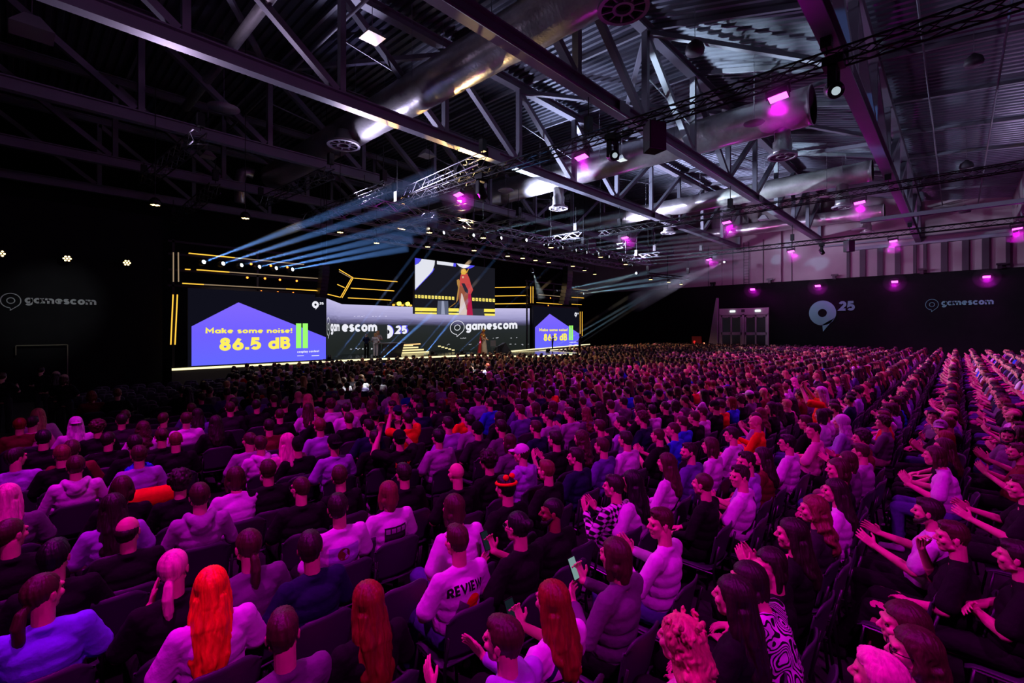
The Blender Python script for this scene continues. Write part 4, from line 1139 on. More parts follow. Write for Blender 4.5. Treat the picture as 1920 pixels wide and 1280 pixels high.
for i, (a, c, pw) in enumerate((((1044, 545), (1330, 488), 1500), ((1070, 548), (1340, 505), 1500), ((1094, 550), (1330, 520), 1500))):
    beam(on_y(a[0], a[1], 26.5), on_y(c[0], c[1], 17.5), 0.55, pw, ICE, 'lamp with a broad icy beam pointing to the pale far wall', 'broad icy beams right of the stage', r0=0.08)
for i, (a, c) in enumerate((((1030, 655), (1225, 545)), ((1046, 660), (1240, 540)), ((1058, 663), (1262, 530)), ((1010, 664), (1205, 540)))):
    p = on_y(a[0], a[1], 24.0); q = on_y(c[0], c[1], 21.5)
    beam(p, q, 0.26, 1500, ICE, 'floor lamp on the thrust sending a long slanting icy beam up right', 'slanting icy beams right of the stage', r0=0.06)
pd = on_y(999, 510, 24)
beam(pd, on_y(1012, 548, 24), 0.35, 60, (0.7, 0.95, 1.0), 'bright lamp with a short beam pointing straight down by the hanging screen', 'single beams', r0=0.06)
beam(on_y(1193, 512, 20), on_y(1100, 545, 20), 0.6, 90, (0.7, 0.95, 1.0), 'lamp with a soft beam slanting down left at the rig end', 'single beams', r0=0.06)
beam(on_y(1358, 491, 16.8), on_y(1240, 545, 16.8), 0.7, 160, (0.85, 0.85, 1.0), 'white lamp with a soft beam slanting down left by the far wall', 'single beams', r0=0.06)

# haze balls and point lights added to put halos round the magenta floods
GLOWS = ((0.42, haze_mat('halo_haze_near', 0.06)), (0.85, haze_mat('halo_haze', 0.018)))
for o in [q for q in C.objects if q.name.startswith('magenta_flood_lamp')]:
    for rr, gm in GLOWS:
        g = MB()
        g.lathe([(0.02, -rr)] + [(rr * math.sin(PI * i / 14), -rr * math.cos(PI * i / 14)) for i in range(1, 14)] + [(0.02, rr)], n=22)
        h = bmfix(g.build('halo_ball', gm, o, True)); h.location = (0, 0, -0.1)
    l = bpy.data.lights.new('halo_light', 'POINT'); l.color = PURPLE; l.energy = 40 if o.location.z > 9 else 60; l.shadow_soft_size = 0.06
    lo = bpy.data.objects.new('halo_light', l); C.objects.link(lo); lo.location = o.location + Vector((0, 0, -0.13))

spot('sign_fill', (3.5, 20.0, 8.6), (1.0, 27.1, 3.9), (0.92, 1.0, 0.98), 850, 26, 0.9, 0.1)  # added spot that brightens the dim left logo
# warm front light of the stage that also falls on the first rows
for x in (8, 15, 22, 29, 37):
    spot('stage_wash', (x, 20.4, 8.4), (x + 1, 27.5, 1.2), (1.0, 0.85, 0.62), 700, 56, 0.5, 0.15)
    if x < 28: spot('front_row_wash', (x, 26.0, 8.0), (x + 1, 18.5, 0.8), (1.0, 0.68, 0.36), 450 if x < 12 else 1900, 74, 0.7, 0.15)
    else: spot('front_row_wash', (x, 27.0, 8.0), (x + 7, 22.5, 0.8), (1.0, 0.66, 0.34), 1900, 52, 0.7, 0.15)
spot('stage_fill', (14, 12, 9.3), tuple(on_z(907, 664, 1.8)), (0.95, 0.97, 1.0), 26000, 7, 0.4, 0.1)
spot('stage_fill', (14, 14, 9.3), tuple(on_z(712, 668, 2.0)), (0.9, 0.97, 1.0), 11000, 11, 0.4, 0.1)
# ---------------------------------------------------------------- people
# Every figure is grown from tapered limbs fused into one skin; local axes: +y is where the person faces, z up, seat height 0.46.
class Blob:
    def __init__(s): s.v = []; s.f = []
    def add(s, vs, fs):
        n = len(s.v); s.v.extend(vs); s.f.extend([tuple(i + n for i in f) for f in fs]); return s
    def ell(s, c, r, rot=None, n=16, m=10):
        c = Vector(c); vs = []
        Rm = Euler(rot).to_matrix() if rot else None
        r = (r, r, r) if not hasattr(r, '__len__') else r
        for j in range(1, m):
            th = PI * j / m
            for i in range(n):
                a = 2 * PI * i / n
                v = Vector((r[0] * math.sin(th) * math.cos(a), r[1] * math.sin(th) * math.sin(a), r[2] * math.cos(th)))
                vs.append(c + (Rm @ v if Rm else v))
        top = Vector((0, 0, r[2])); bot = Vector((0, 0, -r[2]))
        vs.append(c + (Rm @ top if Rm else top)); vs.append(c + (Rm @ bot if Rm else bot))
        T = len(vs) - 2; B = len(vs) - 1
        fs = [(i, T, (i + 1) % n)[::-1] for i in range(n)]
        for j in range(m - 2):
            for i in range(n):
                k = (i + 1) % n
                fs.append((j * n + i, (j + 1) * n + i, (j + 1) * n + k, j * n + k))
        fs += [((m - 2) * n + i, B, (m - 2) * n + (i + 1) % n) for i in range(n)]
        return s.add(vs, fs)
    def cap(s, a, b, ra, rb, n=14):
        a = Vector(a); b = Vector(b); d = b - a
        if d.length < 1e-5: return s.ell(a, ra)
        d.normalize(); u = d.orthogonal().normalized(); w = d.cross(u)
        rings = []
        for k in range(5):
            th = PI / 2 * (1 - k / 5.0)
            rings.append((a - d * ra * math.sin(th), ra * math.cos(th)))
        for k in range(0, 6):
            th = PI / 2 * k / 5.0
            if k < 5: rings.append((b + d * rb * math.sin(th), rb * math.cos(th)))
        rings[0] = (rings[0][0], ra * 0.02)
        vs = []
        for p, r in rings:
            for i in range(n):
                an = 2 * PI * i / n
                vs.append(p + (u * math.cos(an) + w * math.sin(an)) * r)
        vs.append(b + d * rb)
        L = len(rings); T = len(vs) - 1
        fs = [tuple(reversed(range(n)))]
        for k in range(L - 1):
            for i in range(n):
                j = (i + 1) % n
                fs.append((k * n + i, k * n + j, (k + 1) * n + j, (k + 1) * n + i))
        fs += [((L - 1) * n + i, (L - 1) * n + (i + 1) % n, T) for i in range(n)]
        return s.add(vs, fs)
    def chain(s, pts, rs):
        for (a, b, ra, rb) in zip(pts, pts[1:], rs, rs[1:]): s.cap(a, b, ra, rb)
        return s

def fuse(name, blob, voxel, smooth=4, fn=None, deci=None):
    """fuse the overlapping shapes into one closed skin"""
    me = bpy.data.meshes.new(name)
    me.from_pydata([tuple(v) for v in blob.v], [], blob.f)
    o = bpy.data.objects.new(name, me); C.objects.link(o)
    m = o.modifiers.new('r', 'REMESH'); m.mode = 'VOXEL'; m.voxel_size = voxel; m.adaptivity = 0
    if smooth:
        m2 = o.modifiers.new('s', 'SMOOTH'); m2.factor = 0.5; m2.iterations = smooth
    if deci:
        m3 = o.modifiers.new('d', 'DECIMATE'); m3.ratio = deci
    dg = bpy.context.evaluated_depsgraph_get(); dg.update()
    out = bpy.data.meshes.new_from_object(o.evaluated_get(dg))
    bpy.data.objects.remove(o); bpy.data.meshes.remove(me)
    out.name = name
    out.polygons.foreach_set('use_smooth', [True] * len(out.polygons))
    if fn:
        co = np.empty(len(out.vertices) * 3); out.vertices.foreach_get('co', co); co = co.reshape(-1, 3)
        no = np.empty(len(out.vertices) * 3); out.vertices.foreach_get('normal', no); no = no.reshape(-1, 3)
        out.vertices.foreach_set('co', fn(co, no).ravel()); out.update()
    return out

# cheap smooth 3-D waves for folds and strands
_wr = np.random.RandomState(3)
def waves(co, scale, seed, k=5):
    r = np.random.RandomState(seed)
    s = np.zeros(len(co))
    for i in range(k):
        d = r.normal(size=3) * np.array(scale)
        s += np.sin(co @ d + r.uniform(0, 6.28) + 1.3 * np.sin(co @ (r.normal(size=3) * np.array(scale) * 0.6) + i))
    return s / k

HC = Vector((0, -0.025, 1.200))                 # head centre of an upright seated person
def head_blob(b, yaw=0.0, pitch=0.0, c=None):
    """skull, jaw, nose, brow, lips and ears; returns the head matrix"""
    c = Vector(c or HC)
    Mh = Matrix.Translation(c) @ Euler((pitch, 0, yaw)).to_matrix().to_4x4()
    e0 = Euler((pitch, 0, yaw))
    def E(p, r): b.ell(Mh @ Vector(p), r, e0)
    def K(p, q, r1, r2): b.cap(Mh @ Vector(p), Mh @ Vector(q), r1, r2)
    E((0, -0.012, 0.028), (0.074, 0.092, 0.088))
    E((0, 0.028, -0.02), (0.060, 0.060, 0.085))
    E((0, 0.046, -0.078), (0.036, 0.036, 0.034))          # chin
    K((-0.045, 0.01, -0.058), (0, 0.06, -0.086), 0.022, 0.018); K((0.045, 0.01, -0.058), (0, 0.06, -0.086), 0.022, 0.018)
    K((0, 0.084, 0.018), (0, 0.104, -0.016), 0.0085, 0.0135)    # nose
    E((-0.012, 0.094, -0.022), (0.009, 0.009, 0.008)); E((0.012, 0.094, -0.022), (0.009, 0.009, 0.008))
    K((-0.035, 0.078, 0.026), (0.035, 0.078, 0.026), 0.013, 0.013)  # brow
    K((-0.018, 0.080, -0.050), (0.018, 0.080, -0.050), 0.0085, 0.0085)   # lips
    K((-0.015, 0.078, -0.058), (0.015, 0.078, -0.058), 0.009, 0.009)
    E((-0.040, 0.062, -0.02), (0.022, 0.022, 0.022)); E((0.040, 0.062, -0.02), (0.022, 0.022, 0.022))   # cheeks
    for s in (-1, 1):
        E((s * 0.076, -0.008, -0.005), (0.008, 0.018, 0.030))
        K((s * 0.080, -0.018, 0.014), (s * 0.076, -0.004, -0.030), 0.006, 0.006)
    return Mh

def hand(b, w, d, up, side, curl=0.5, spread=0.0):
    """palm, four bent fingers of different lengths and a thumb; w wrist, d pointing direction, up = back of the hand"""
    w = Vector(w); d = Vector(d).normalized(); up = Vector(up); up = (up - d * up.dot(d)).normalized()
    sx = d.cross(up) * side
    pc = w + d * 0.045
    for k in (-1.5, -0.5, 0.5, 1.5):
        b.cap(w + sx * (0.010 * k), w + d * 0.085 + sx * (0.0195 * k), 0.017, 0.0125)
    for k, L in ((-1.5, 0.060), (-0.5, 0.072), (0.5, 0.078), (1.5, 0.070)):
        p = w + d * 0.090 + sx * (0.0200 * k)
        a1 = curl * 0.6; a2 = curl * 1.5
        d1 = (d * math.cos(a1) - up * math.sin(a1) + sx * spread * k * 0.12).normalized()
        d2 = (d * math.cos(a2) - up * math.sin(a2) + sx * spread * k * 0.12).normalized()
        q = p + d1 * L * 0.5; r = q + d2 * L * 0.5
        b.cap(p, q, 0.0095, 0.0088); b.cap(q, r, 0.0088, 0.0072)
    t0 = w + d * 0.025 + sx * 0.028
    t1 = t0 + (d * 0.62 + sx * 0.7 - up * 0.25).normalized() * 0.040
    t2 = t1 + (d * 0.9 + sx * 0.25 - up * 0.35).normalized() * 0.032
    b.cap(t0, t1, 0.0135, 0.0105); b.cap(t1, t2, 0.0105, 0.0082)

# arm poses: shoulder is fixed; (elbow, wrist, hand direction, back-of-hand direction, curl) for right (+x) and mirrored or own left
def mir(p): return (-p[0], p[1], p[2])
ARMS = {
    'lap': {'R': ((0.265, 0.0, 0.74), (0.10, 0.24, 0.655), (-0.5, 0.8, -0.1), (0.1, 0, 1), 0.5),
            'L': ((-0.265, 0.0, 0.74), (-0.12, 0.22, 0.65), (0.6, 0.7, -0.1), (0, 0, 1), 0.5)},
    'clap': {'R': ((0.262, 0.03, 0.75), (0.080, 0.265, 0.88), (-0.28, 0.55, 0.75), (0.9, 0.2, 0), 0.15),
             'L': ((-0.262, 0.03, 0.75), (-0.080, 0.265, 0.88), (0.28, 0.55, 0.75), (-0.9, 0.2, 0), 0.15)},
    'wide': {'R': ((0.30, 0.05, 0.77), (0.18, 0.32, 0.86), (-0.2, 0.8, 0.5), (0.9, 0.1, 0.2), 0.25),
             'L': ((-0.30, 0.05, 0.77), (-0.18, 0.32, 0.86), (0.2, 0.8, 0.5), (-0.9, 0.1, 0.2), 0.25)},
    'phone': {'R': ((0.27, 0.04, 0.76), (0.06, 0.28, 0.90), (-0.15, 0.45, 0.85), (0.5, 0.8, -0.3), 0.9),
              'L': ((-0.265, 0.0, 0.74), (-0.08, 0.25, 0.80), (0.5, 0.6, 0.4), (-0.3, 0.7, -0.3), 0.7)},
    'raise': {'R': ((0.30, 0.12, 1.02), (0.14, 0.26, 1.27), (-0.1, 0.1, 1.0), (0.2, 0.9, 0), 0.8),
              'L': ((-0.30, 0.12, 1.02), (-0.14, 0.26, 1.27), (0.1, 0.1, 1.0), (-0.2, 0.9, 0), 0.8)},
    'cross': {'R': ((0.27, 0.02, 0.76), (-0.06, 0.20, 0.80), (-0.9, 0.15, 0.15), (0, 0.8, 0.5), 0.4),
              'L': ((-0.27, 0.02, 0.76), (0.06, 0.23, 0.76), (0.9, 0.15, 0.1), (0, 0.8, 0.5), 0.4)},
    'chin': {'R': ((0.24, 0.10, 0.76), (0.10, 0.16, 1.03), (-0.3, 0.0, 0.95), (0.6, 0.6, 0), 1.0),
             'L': ((-0.265, 0.0, 0.74), (-0.10, 0.22, 0.655), (0.6, 0.7, -0.1), (0, 0, 1), 0.5)},
}
SH = Vector((0.175, -0.07, 0.985))
def leaned(p, lean):
    """tip the upper body forward about the hips"""
    if not lean: return Vector(p)
    p = Vector(p) - Vector((0, 0, 0.55))
    k = min(1.0, max(0.0, p.z / 0.25))
    a = -lean * k
    return Vector((p.x, p.y * math.cos(a) - p.z * math.sin(a), p.y * math.sin(a) + p.z * math.cos(a))) + Vector((0, 0, 0.55))

def seated_body(name, arms='lap', yaw=0.0, pitch=0.0, lean=0.0, wide=1.0, voxel=0.006, legs='down'):
    b = Blob()
    T = lambda p: leaned(p, lean)
    b.chain([T((0, 0.0, 0.55)), T((0, -0.02, 0.70)), T((0, -0.06, 0.88))], [0.10, 0.085, 0.085])
    b.cap(T((-0.13, -0.07, 0.955)), T((0.13, -0.07, 0.955)), 0.045, 0.045)
    hc = T(HC); nb = T((0, -0.065, 1.03))
    b.chain([T((0, -0.06, 0.97)), nb, hc + Vector((0, -0.03, -0.05))], [0.060, 0.056, 0.054])
    for s, side in ((1, 'R'), (-1, 'L')):
        el, wr, hd, up, cu = ARMS[arms][side]
        sh = Vector((s * SH.x, SH.y, SH.z))
        a, e, w = T(sh), T(el), T(wr)
        b.chain([a, e], [0.052, 0.042]); b.chain([e, e.lerp(w, 0.35), w], [0.041, 0.040, 0.0265])
        hand(b, w, hd, up, -s if True else s, cu, 0.6)
        hip, kn, an = leg_pts(s, legs)
        b.chain([hip, kn, an], [0.088, 0.062, 0.042])
    head_blob(b, yaw, pitch, hc)
    me = fuse(name, b, voxel, 2, None, 0.5 if voxel < 0.006 else 0.6)
    return me, hc

def leg_pts(s, legs):
    if legs == 'down': return (Vector((s * 0.095, 0.0, 0.535)), Vector((s * 0.14, 0.43, 0.535)), Vector((s * 0.14, 0.43, 0.10)))
    if legs == 'fwd': return (Vector((s * 0.095, 0.0, 0.535)), Vector((s * 0.13, 0.44, 0.52)), Vector((s * 0.12, 0.68, 0.13)))
    if legs == 'stand': return (Vector((s * 0.095, 0.0, 0.92)), Vector((s * 0.11, 0.02, 0.50)), Vector((s * 0.11, -0.02, 0.09)))

def cloth_fn(seed, amp=0.006, zlo=None):
    def f(co, no):
        w = waves(co, (11, 11, 8), seed) * amp * 0.8
        f1 = 1 - np.abs(waves(co, (26, 26, 34), seed + 1, 3)) ** 0.55 * 2
        f2 = 1 - np.abs(waves(co, (34, 34, 16), seed + 2, 3)) ** 0.55 * 2
        w = w + (np.clip(f1, -1, 1) + np.clip(f2, -1, 1)) * amp * 0.35
        return co + no * w[:, None]
    return f

def seated_shirt(name, arms='lap', lean=0.0, sleeve='short', wide=1.0, seed=1, hood=False, voxel=0.0085):
    b = Blob(); T = lambda p: leaned(p, lean)
    for p, r in (((0, 0.0, 0.55), (0.165 * wide, 0.135, 0.075)), ((0, -0.008, 0.64), (0.180 * wide, 0.148, 0.12)), ((0, -0.03, 0.74), (0.180 * wide, 0.143, 0.12)), ((0, -0.05, 0.83), (0.182 * wide, 0.135, 0.12)),
                 ((0, -0.062, 0.90), (0.184, 0.122, 0.10))):
        b.ell(T(p), r)
    b.cap(T((-0.15, -0.07, 0.955)), T((0.15, -0.07, 0.955)), 0.068, 0.068)
    for s_ in (-1, 1): b.cap(T((s_ * 0.03, -0.068, 1.005)), T((s_ * 0.165, -0.07, 0.975)), 0.060, 0.056)
    b.ell(T((0, -0.068, 1.030)), (0.074, 0.068, 0.032))
    for s, side in ((1, 'R'), (-1, 'L')):
        el, wr, hd, up, cu = ARMS[arms][side]
        a, e, w = T((s * SH.x, SH.y, SH.z)), T(el), T(wr)
        if sleeve == 'short':
            m = a.lerp(e, 0.80)
            b.chain([a, a.lerp(m, 0.5), m], [0.062, 0.068, 0.076])
        else:
            b.chain([a, e], [0.062, 0.056]); b.chain([e, e.lerp(w, 0.9)], [0.056, 0.040])
    if hood:
        b.chain([T((-0.095, -0.05, 1.045)), T((-0.06, -0.14, 1.03)), T((0, -0.165, 0.985)), T((0.06, -0.14, 1.03)), T((0.095, -0.05, 1.045))], [0.036, 0.046, 0.06, 0.046, 0.036])
        b.ell(T((0, -0.16, 0.96)), (0.085, 0.05, 0.07))
    return fuse(name, b, voxel, 5, cloth_fn(seed, 0.0045))

def seated_pants(name, legs='down', shorts=False, seed=4):
    b = Blob()
    b.ell((0, -0.01, 0.54), (0.165, 0.135, 0.095))
    for s in (1, -1):
        hip, kn, an = leg_pts(s, legs)
        if shorts: b.chain([hip, hip.lerp(kn, 0.9)], [0.102, 0.088])
        else: b.chain([hip, kn, kn.lerp(an, 0.9)], [0.100, 0.078, 0.062])
    return fuse(name, b, 0.011, 5, cloth_fn(seed, 0.006))

def shoe_mesh(name, legs, side):
    b = Blob()
    for s in (side,):
        an = leg_pts(s, legs)[2]
        b.cap((an.x, an.y - 0.03, 0.045), (an.x + s * 0.02, an.y + 0.15, 0.04), 0.043, 0.038)
        b.ell((an.x, an.y, 0.09), (0.042, 0.05, 0.05))
    return fuse(name, b, 0.011, 2)

# ---- hair, all relative to the head centre (face towards +y)
def strand_fn(seed, amp=0.004, wavy=0.0, face=True, yl=0.028, top=0.062):
    def f(co, no):
        ang = np.arctan2(co[:, 0], -co[:, 1] + 0.001)
        r = np.random.RandomState(seed)
        w = np.zeros(len(co))
        for k in range(4):
            fr = r.uniform(14, 46)
            w += np.sin(ang * fr + r.uniform(0, 6) + 2.2 * np.sin(co[:, 2] * r.uniform(14, 30) + r.uniform(0, 6)) + wavy * 3 * np.sin(co[:, 2] * 60 + ang * 4))
        w /= 4
        out = co + no * (w * amp)[:, None]
        if wavy:
            lo = np.clip(-co[:, 2] / 0.1, 0, 1)
            out[:, 0] += wavy * 0.012 * lo * np.sin(co[:, 2] * 55 + co[:, 1] * 20)
            out[:, 1] += wavy * 0.010 * lo * np.sin(co[:, 2] * 48 + co[:, 0] * 30 + 1)
        if face:
            # strands in front of the hairline are tucked under the skin of the face
            y = co[:, 1]; z = co[:, 2]; x = np.abs(co[:, 0])
            line = np.where(z > top, 0.075 + (z - top) * 0.0, yl + np.clip((z - 0.0) / top, -0.5, 1) * 0.03)
            t = np.clip((y - line) / 0.016, 0, 1) * (z < 0.10) * (z > -0.13)
            k = 1 - 0.42 * t
            out = out * np.stack([k, k, np.ones_like(k)], 1)
            # clear the ears
        return out
    return f

def hair_mesh(style):
    b = Blob(); vx = 0.0055; wavy = 0; amp = 0.0035; fn = None; yl = 0.028
    cap_c = (0, -0.016, 0.034)
    if style == 'short':
        b.ell(cap_c, (0.083, 0.101, 0.094)); b.ell((0, 0.02, 0.082), (0.062, 0.068, 0.042)); b.ell((0, -0.050, -0.012), (0.062, 0.052, 0.062))
        yl = 0.012
    elif style == 'buzz':
        b.ell(cap_c, (0.0785, 0.0965, 0.090)); b.ell((0, -0.045, -0.010), (0.062, 0.052, 0.058)); amp = 0.0012; yl = 0.008
    elif style == 'fade':
        b.ell(cap_c, (0.0775, 0.0955, 0.088)); b.ell((0, -0.045, -0.006), (0.060, 0.050, 0.052))
        b.ell((0, -0.012, 0.062), (0.076, 0.094, 0.072)); b.ell((0, 0.022, 0.090), (0.060, 0.066, 0.042)); b.ell((0, -0.048, 0.02), (0.062, 0.050, 0.05)); yl = 0.02
    elif style == 'balding':
        b.ell((0, -0.022, 0.012), (0.080, 0.094, 0.060)); b.ell((0, -0.050, -0.015), (0.064, 0.052, 0.055)); amp = 0.0015; yl = 0.0
    elif style == 'curly':
        b.ell((0, -0.016, 0.045), (0.098, 0.112, 0.102)); b.ell((0, -0.055, -0.01), (0.078, 0.06, 0.07))
        rg = random.Random(4)
        for k in range(90):
            a = rg.uniform(0, 2 * PI); z = rg.uniform(-0.5, 1); q = math.sqrt(max(0, 1 - z * z))
            if math.sin(a) > 0.45 and z < 0.45: continue
            b.ell((0.094 * q * math.cos(a), -0.016 + 0.108 * q * math.sin(a), 0.045 + 0.098 * z), rg.uniform(0.012, 0.022), n=8, m=6)
        yl = 0.02
    elif style == 'bob':
        b.ell(cap_c, (0.087, 0.104, 0.096))
        for s in (-1, 1): b.chain([(s * 0.060, -0.012, 0.03), (s * 0.076, -0.010, -0.045), (s * 0.070, -0.012, -0.115)], [0.034, 0.032, 0.024])
        b.chain([(0, -0.060, 0.02), (0, -0.068, -0.06), (0, -0.062, -0.125)], [0.065, 0.058, 0.045])
        b.chain([(-0.045, -0.045, -0.05), (0, -0.062, -0.12), (0.045, -0.045, -0.05)], [0.045, 0.04, 0.045])
        yl = 0.018
    elif style in ('long', 'wavy', 'longer'):
        L = {'long': -0.33, 'wavy': -0.33, 'longer': -0.46}[style]
        b.ell(cap_c, (0.088, 0.105, 0.096))
        for s in (-1, 1): b.chain([(s * 0.058, -0.015, 0.03), (s * 0.074, -0.022, -0.06), (s * 0.080, -0.055, -0.16), (s * 0.074, -0.125, L * 0.75), (s * 0.05, -0.145, L)], [0.036, 0.034, 0.036, 0.034, 0.022])
        b.chain([(0, -0.060, 0.02), (0, -0.075, -0.07), (0, -0.108, -0.17), (0, -0.150, L * 0.8), (0, -0.160, L - 0.02)], [0.068, 0.064, 0.058, 0.050, 0.030])
        b.chain([(-0.04, -0.07, -0.05), (-0.05, -0.112, -0.18), (-0.04, -0.155, L)], [0.05, 0.045, 0.026]); b.chain([(0.04, -0.07, -0.05), (0.05, -0.112, -0.18), (0.04, -0.155, L)], [0.05, 0.045, 0.026])
        wavy = 1.0 if style == 'wavy' else 0.15; yl = 0.02; amp = 0.0045
    elif style == 'frizz':
        b.ell((0, -0.02, 0.03), (0.100, 0.112, 0.104))
        b.chain([(0, -0.05, 0), (0, -0.085, -0.12), (0, -0.11, -0.26)], [0.095, 0.105, 0.07])
        rg = random.Random(8)
        for k in range(150):
            z = rg.uniform(-0.32, 0.13); w = 0.10 if z > -0.05 else 0.115 * (1 - (-z - 0.05) * 1.2)
            a = rg.uniform(-PI * 0.98, -0.02) if z < 0.09 else rg.uniform(-PI, PI)
            cy0 = -0.03 if z > 0 else -0.03 + z * 0.26
            b.ell((w * 0.93 * math.cos(a), cy0 + w * math.sin(a) * 0.88, z), rg.uniform(0.010, 0.018), n=8, m=6)
        wavy = 1.2; yl = 0.02; amp = 0.006
    elif style == 'ponytail':
        b.ell(cap_c, (0.080, 0.099, 0.092)); b.ell((0, -0.05, -0.0), (0.06, 0.05, 0.06))
        b.chain([(0, -0.09, -0.035), (0, -0.122, -0.055), (0, -0.135, -0.12), (0, -0.13, -0.20), (0.01, -0.12, -0.27)], [0.022, 0.026, 0.033, 0.028, 0.012])
        yl = 0.012
    elif style == 'bun':
        b.ell(cap_c, (0.080, 0.099, 0.092)); b.ell((0, -0.05, -0.005), (0.06, 0.05, 0.058)); b.ell((0, -0.112, 0.05), (0.042, 0.04, 0.04)); yl = 0.012
    me = fuse('hair_' + style, b, vx, 2, strand_fn(7, amp, wavy, True, yl))
    return me
def hat_mesh(kind):
    b = Blob()
    if kind in ('cap', 'backcap'):
        s = 1 if kind == 'cap' else -1
        b.ell((0, -0.010, 0.052), (0.087, 0.103, 0.086))
        b.cap((-0.05, s * 0.09, 0.040), (0.05, s * 0.09, 0.040), 0.010, 0.010); b.ell((0, s * 0.115, 0.036), (0.068, 0.062, 0.009))
    elif kind == 'beanie': b.ell((0, -0.014, 0.055), (0.089, 0.106, 0.092)); b.chain([(0, 0.085, 0.035), (0.075, 0.02, 0.03), (0.07, -0.06, 0.02), (0, -0.115, 0.012), (-0.07, -0.06, 0.02), (-0.075, 0.02, 0.03), (0, 0.085, 0.035)], [0.013] * 7)
    elif kind == 'hood':
        b.ell((0, -0.025, 0.035), (0.105, 0.118, 0.115)); b.ell((0, -0.06, -0.08), (0.10, 0.09, 0.10)); b.ell((0, -0.07, -0.17), (0.12, 0.09, 0.08))
        return fuse('hat_hood', b, 0.008, 3, strand_fn(5, 0.003, 0, True, 0.045))
    elif kind == 'band':
        b.chain([(0.086 * math.cos(a), -0.014 + 0.102 * math.sin(a), 0.055 - 0.012 * math.sin(a)) for a in [2 * PI * i / 14 for i in range(15)]], [0.016] * 15)
        b.ell((-0.04, -0.05, 0.12), (0.03, 0.03, 0.028)); b.ell((0.04, -0.05, 0.12), (0.03, 0.03, 0.028))
    elif kind == 'furry':
        b.ell((0, 0, 0.02), (0.15, 0.13, 0.10))
        rg = random.Random(2)
        for k in range(160):
            a = rg.uniform(0, 2 * PI); z = rg.uniform(-0.6, 1); q = math.sqrt(max(0, 1 - z * z))
            b.ell((0.15 * q * math.cos(a), 0.13 * q * math.sin(a), 0.02 + 0.10 * z), rg.uniform(0.012, 0.02), n=6, m=5)
    return fuse('hat_' + kind, b, 0.006, 3, None)

# ---- colours of cloth, hair and skin
CL = {}
OC = {}
def tintable(kind, m):
    """one shared material per kind of surface whose colour is the object's own colour"""
    c = m.node_tree.nodes['Principled BSDF'].inputs['Base Color'].default_value[:]
    if kind not in OC:
        k = m.copy(); k.name = kind + '_dyed'
        nt = k.node_tree; p = nt.nodes['Principled BSDF']
        oi = nt.nodes.new('ShaderNodeObjectInfo')
        for n in nt.nodes:
            if n.type == 'HUE_SAT': nt.links.new(oi.outputs['Color'], n.inputs['Color'])
        OC[kind] = k
    m['dye'] = kind
    return m
CLOTH = {'black': (15, 14, 16), 'charcoal': (40, 38, 42), 'navy': (24, 28, 62), 'white': (225, 222, 226), 'pale grey': (172, 168, 176), 'grey': (104, 100, 108),
         'lilac': (168, 150, 205), 'blue': (44, 84, 220), 'dark red': (110, 26, 40), 'orange': (240, 86, 24), 'red': (200, 26, 36), 'pink': (225, 150, 180),
         'purple': (96, 66, 150), 'beige': (176, 156, 130), 'green': (44, 70, 50), 'brown': (84, 56, 40), 'pale blue': (120, 130, 240)}
HAIRC = {'black': (14, 11, 11), 'dark brown': (34, 22, 18), 'brown': (64, 40, 28), 'light brown': (112, 74, 48), 'blond': (196, 156, 104), 'red': (120, 36, 20),
         'orange': (255, 70, 26), 'pink': (235, 150, 170), 'white': (215, 205, 205), 'blue': (30, 50, 220), 'grey': (140, 130, 130)}
def cloth(c):
    if ('c', c) not in CL: CL[('c', c)] = mat('cloth_' + c.replace(' ', '_'), srgb(*CLOTH[c]), 0.85, noise=0.10, nscale=14, bump=0.5, bscale=34, spec=0.2); tintable('cloth', CL[('c', c)])
    return CL[('c', c)]
def hairm(c):
    if ('h', c) not in CL: CL[('h', c)] = mat('hair_' + c.replace(' ', '_'), srgb(*HAIRC[c]), 0.52, noise=0.35, nscale=30, bump=0.6, bscale=60, stretch=(1, 1, 0.12), spec=0.4); tintable('hair', CL[('h', c)])
    return CL[('h', c)]
SKINS = {'fair': (222, 168, 140), 'tan': (196, 138, 108), 'brown': (132, 84, 60)}
def skinm(c):
    if ('s', c) not in CL: CL[('s', c)] = mat('skin_' + c, srgb(*SKINS[c]), 0.5, noise=0.06, nscale=20, bump=0.12, bscale=90, spec=0.35); tintable('skin', CL[('s', c)])
    return CL[('s', c)]
def denim(c='jeans'):
    if c not in CL: CL[c] = mat('denim', srgb(74, 84, 130), 0.8, noise=0.12, nscale=12, bump=0.4, bscale=40, spec=0.2); tintable('cloth', CL[c])
    return CL[c]
M['shoe'] = mat('shoe', srgb(190, 184, 190), 0.6, noise=0.08)
M['shoe_dark'] = mat('dark_shoe', srgb(28, 26, 30), 0.6)
M['screen_on'] = emis('phone_screen', srgb(120, 150, 150), 1.0)

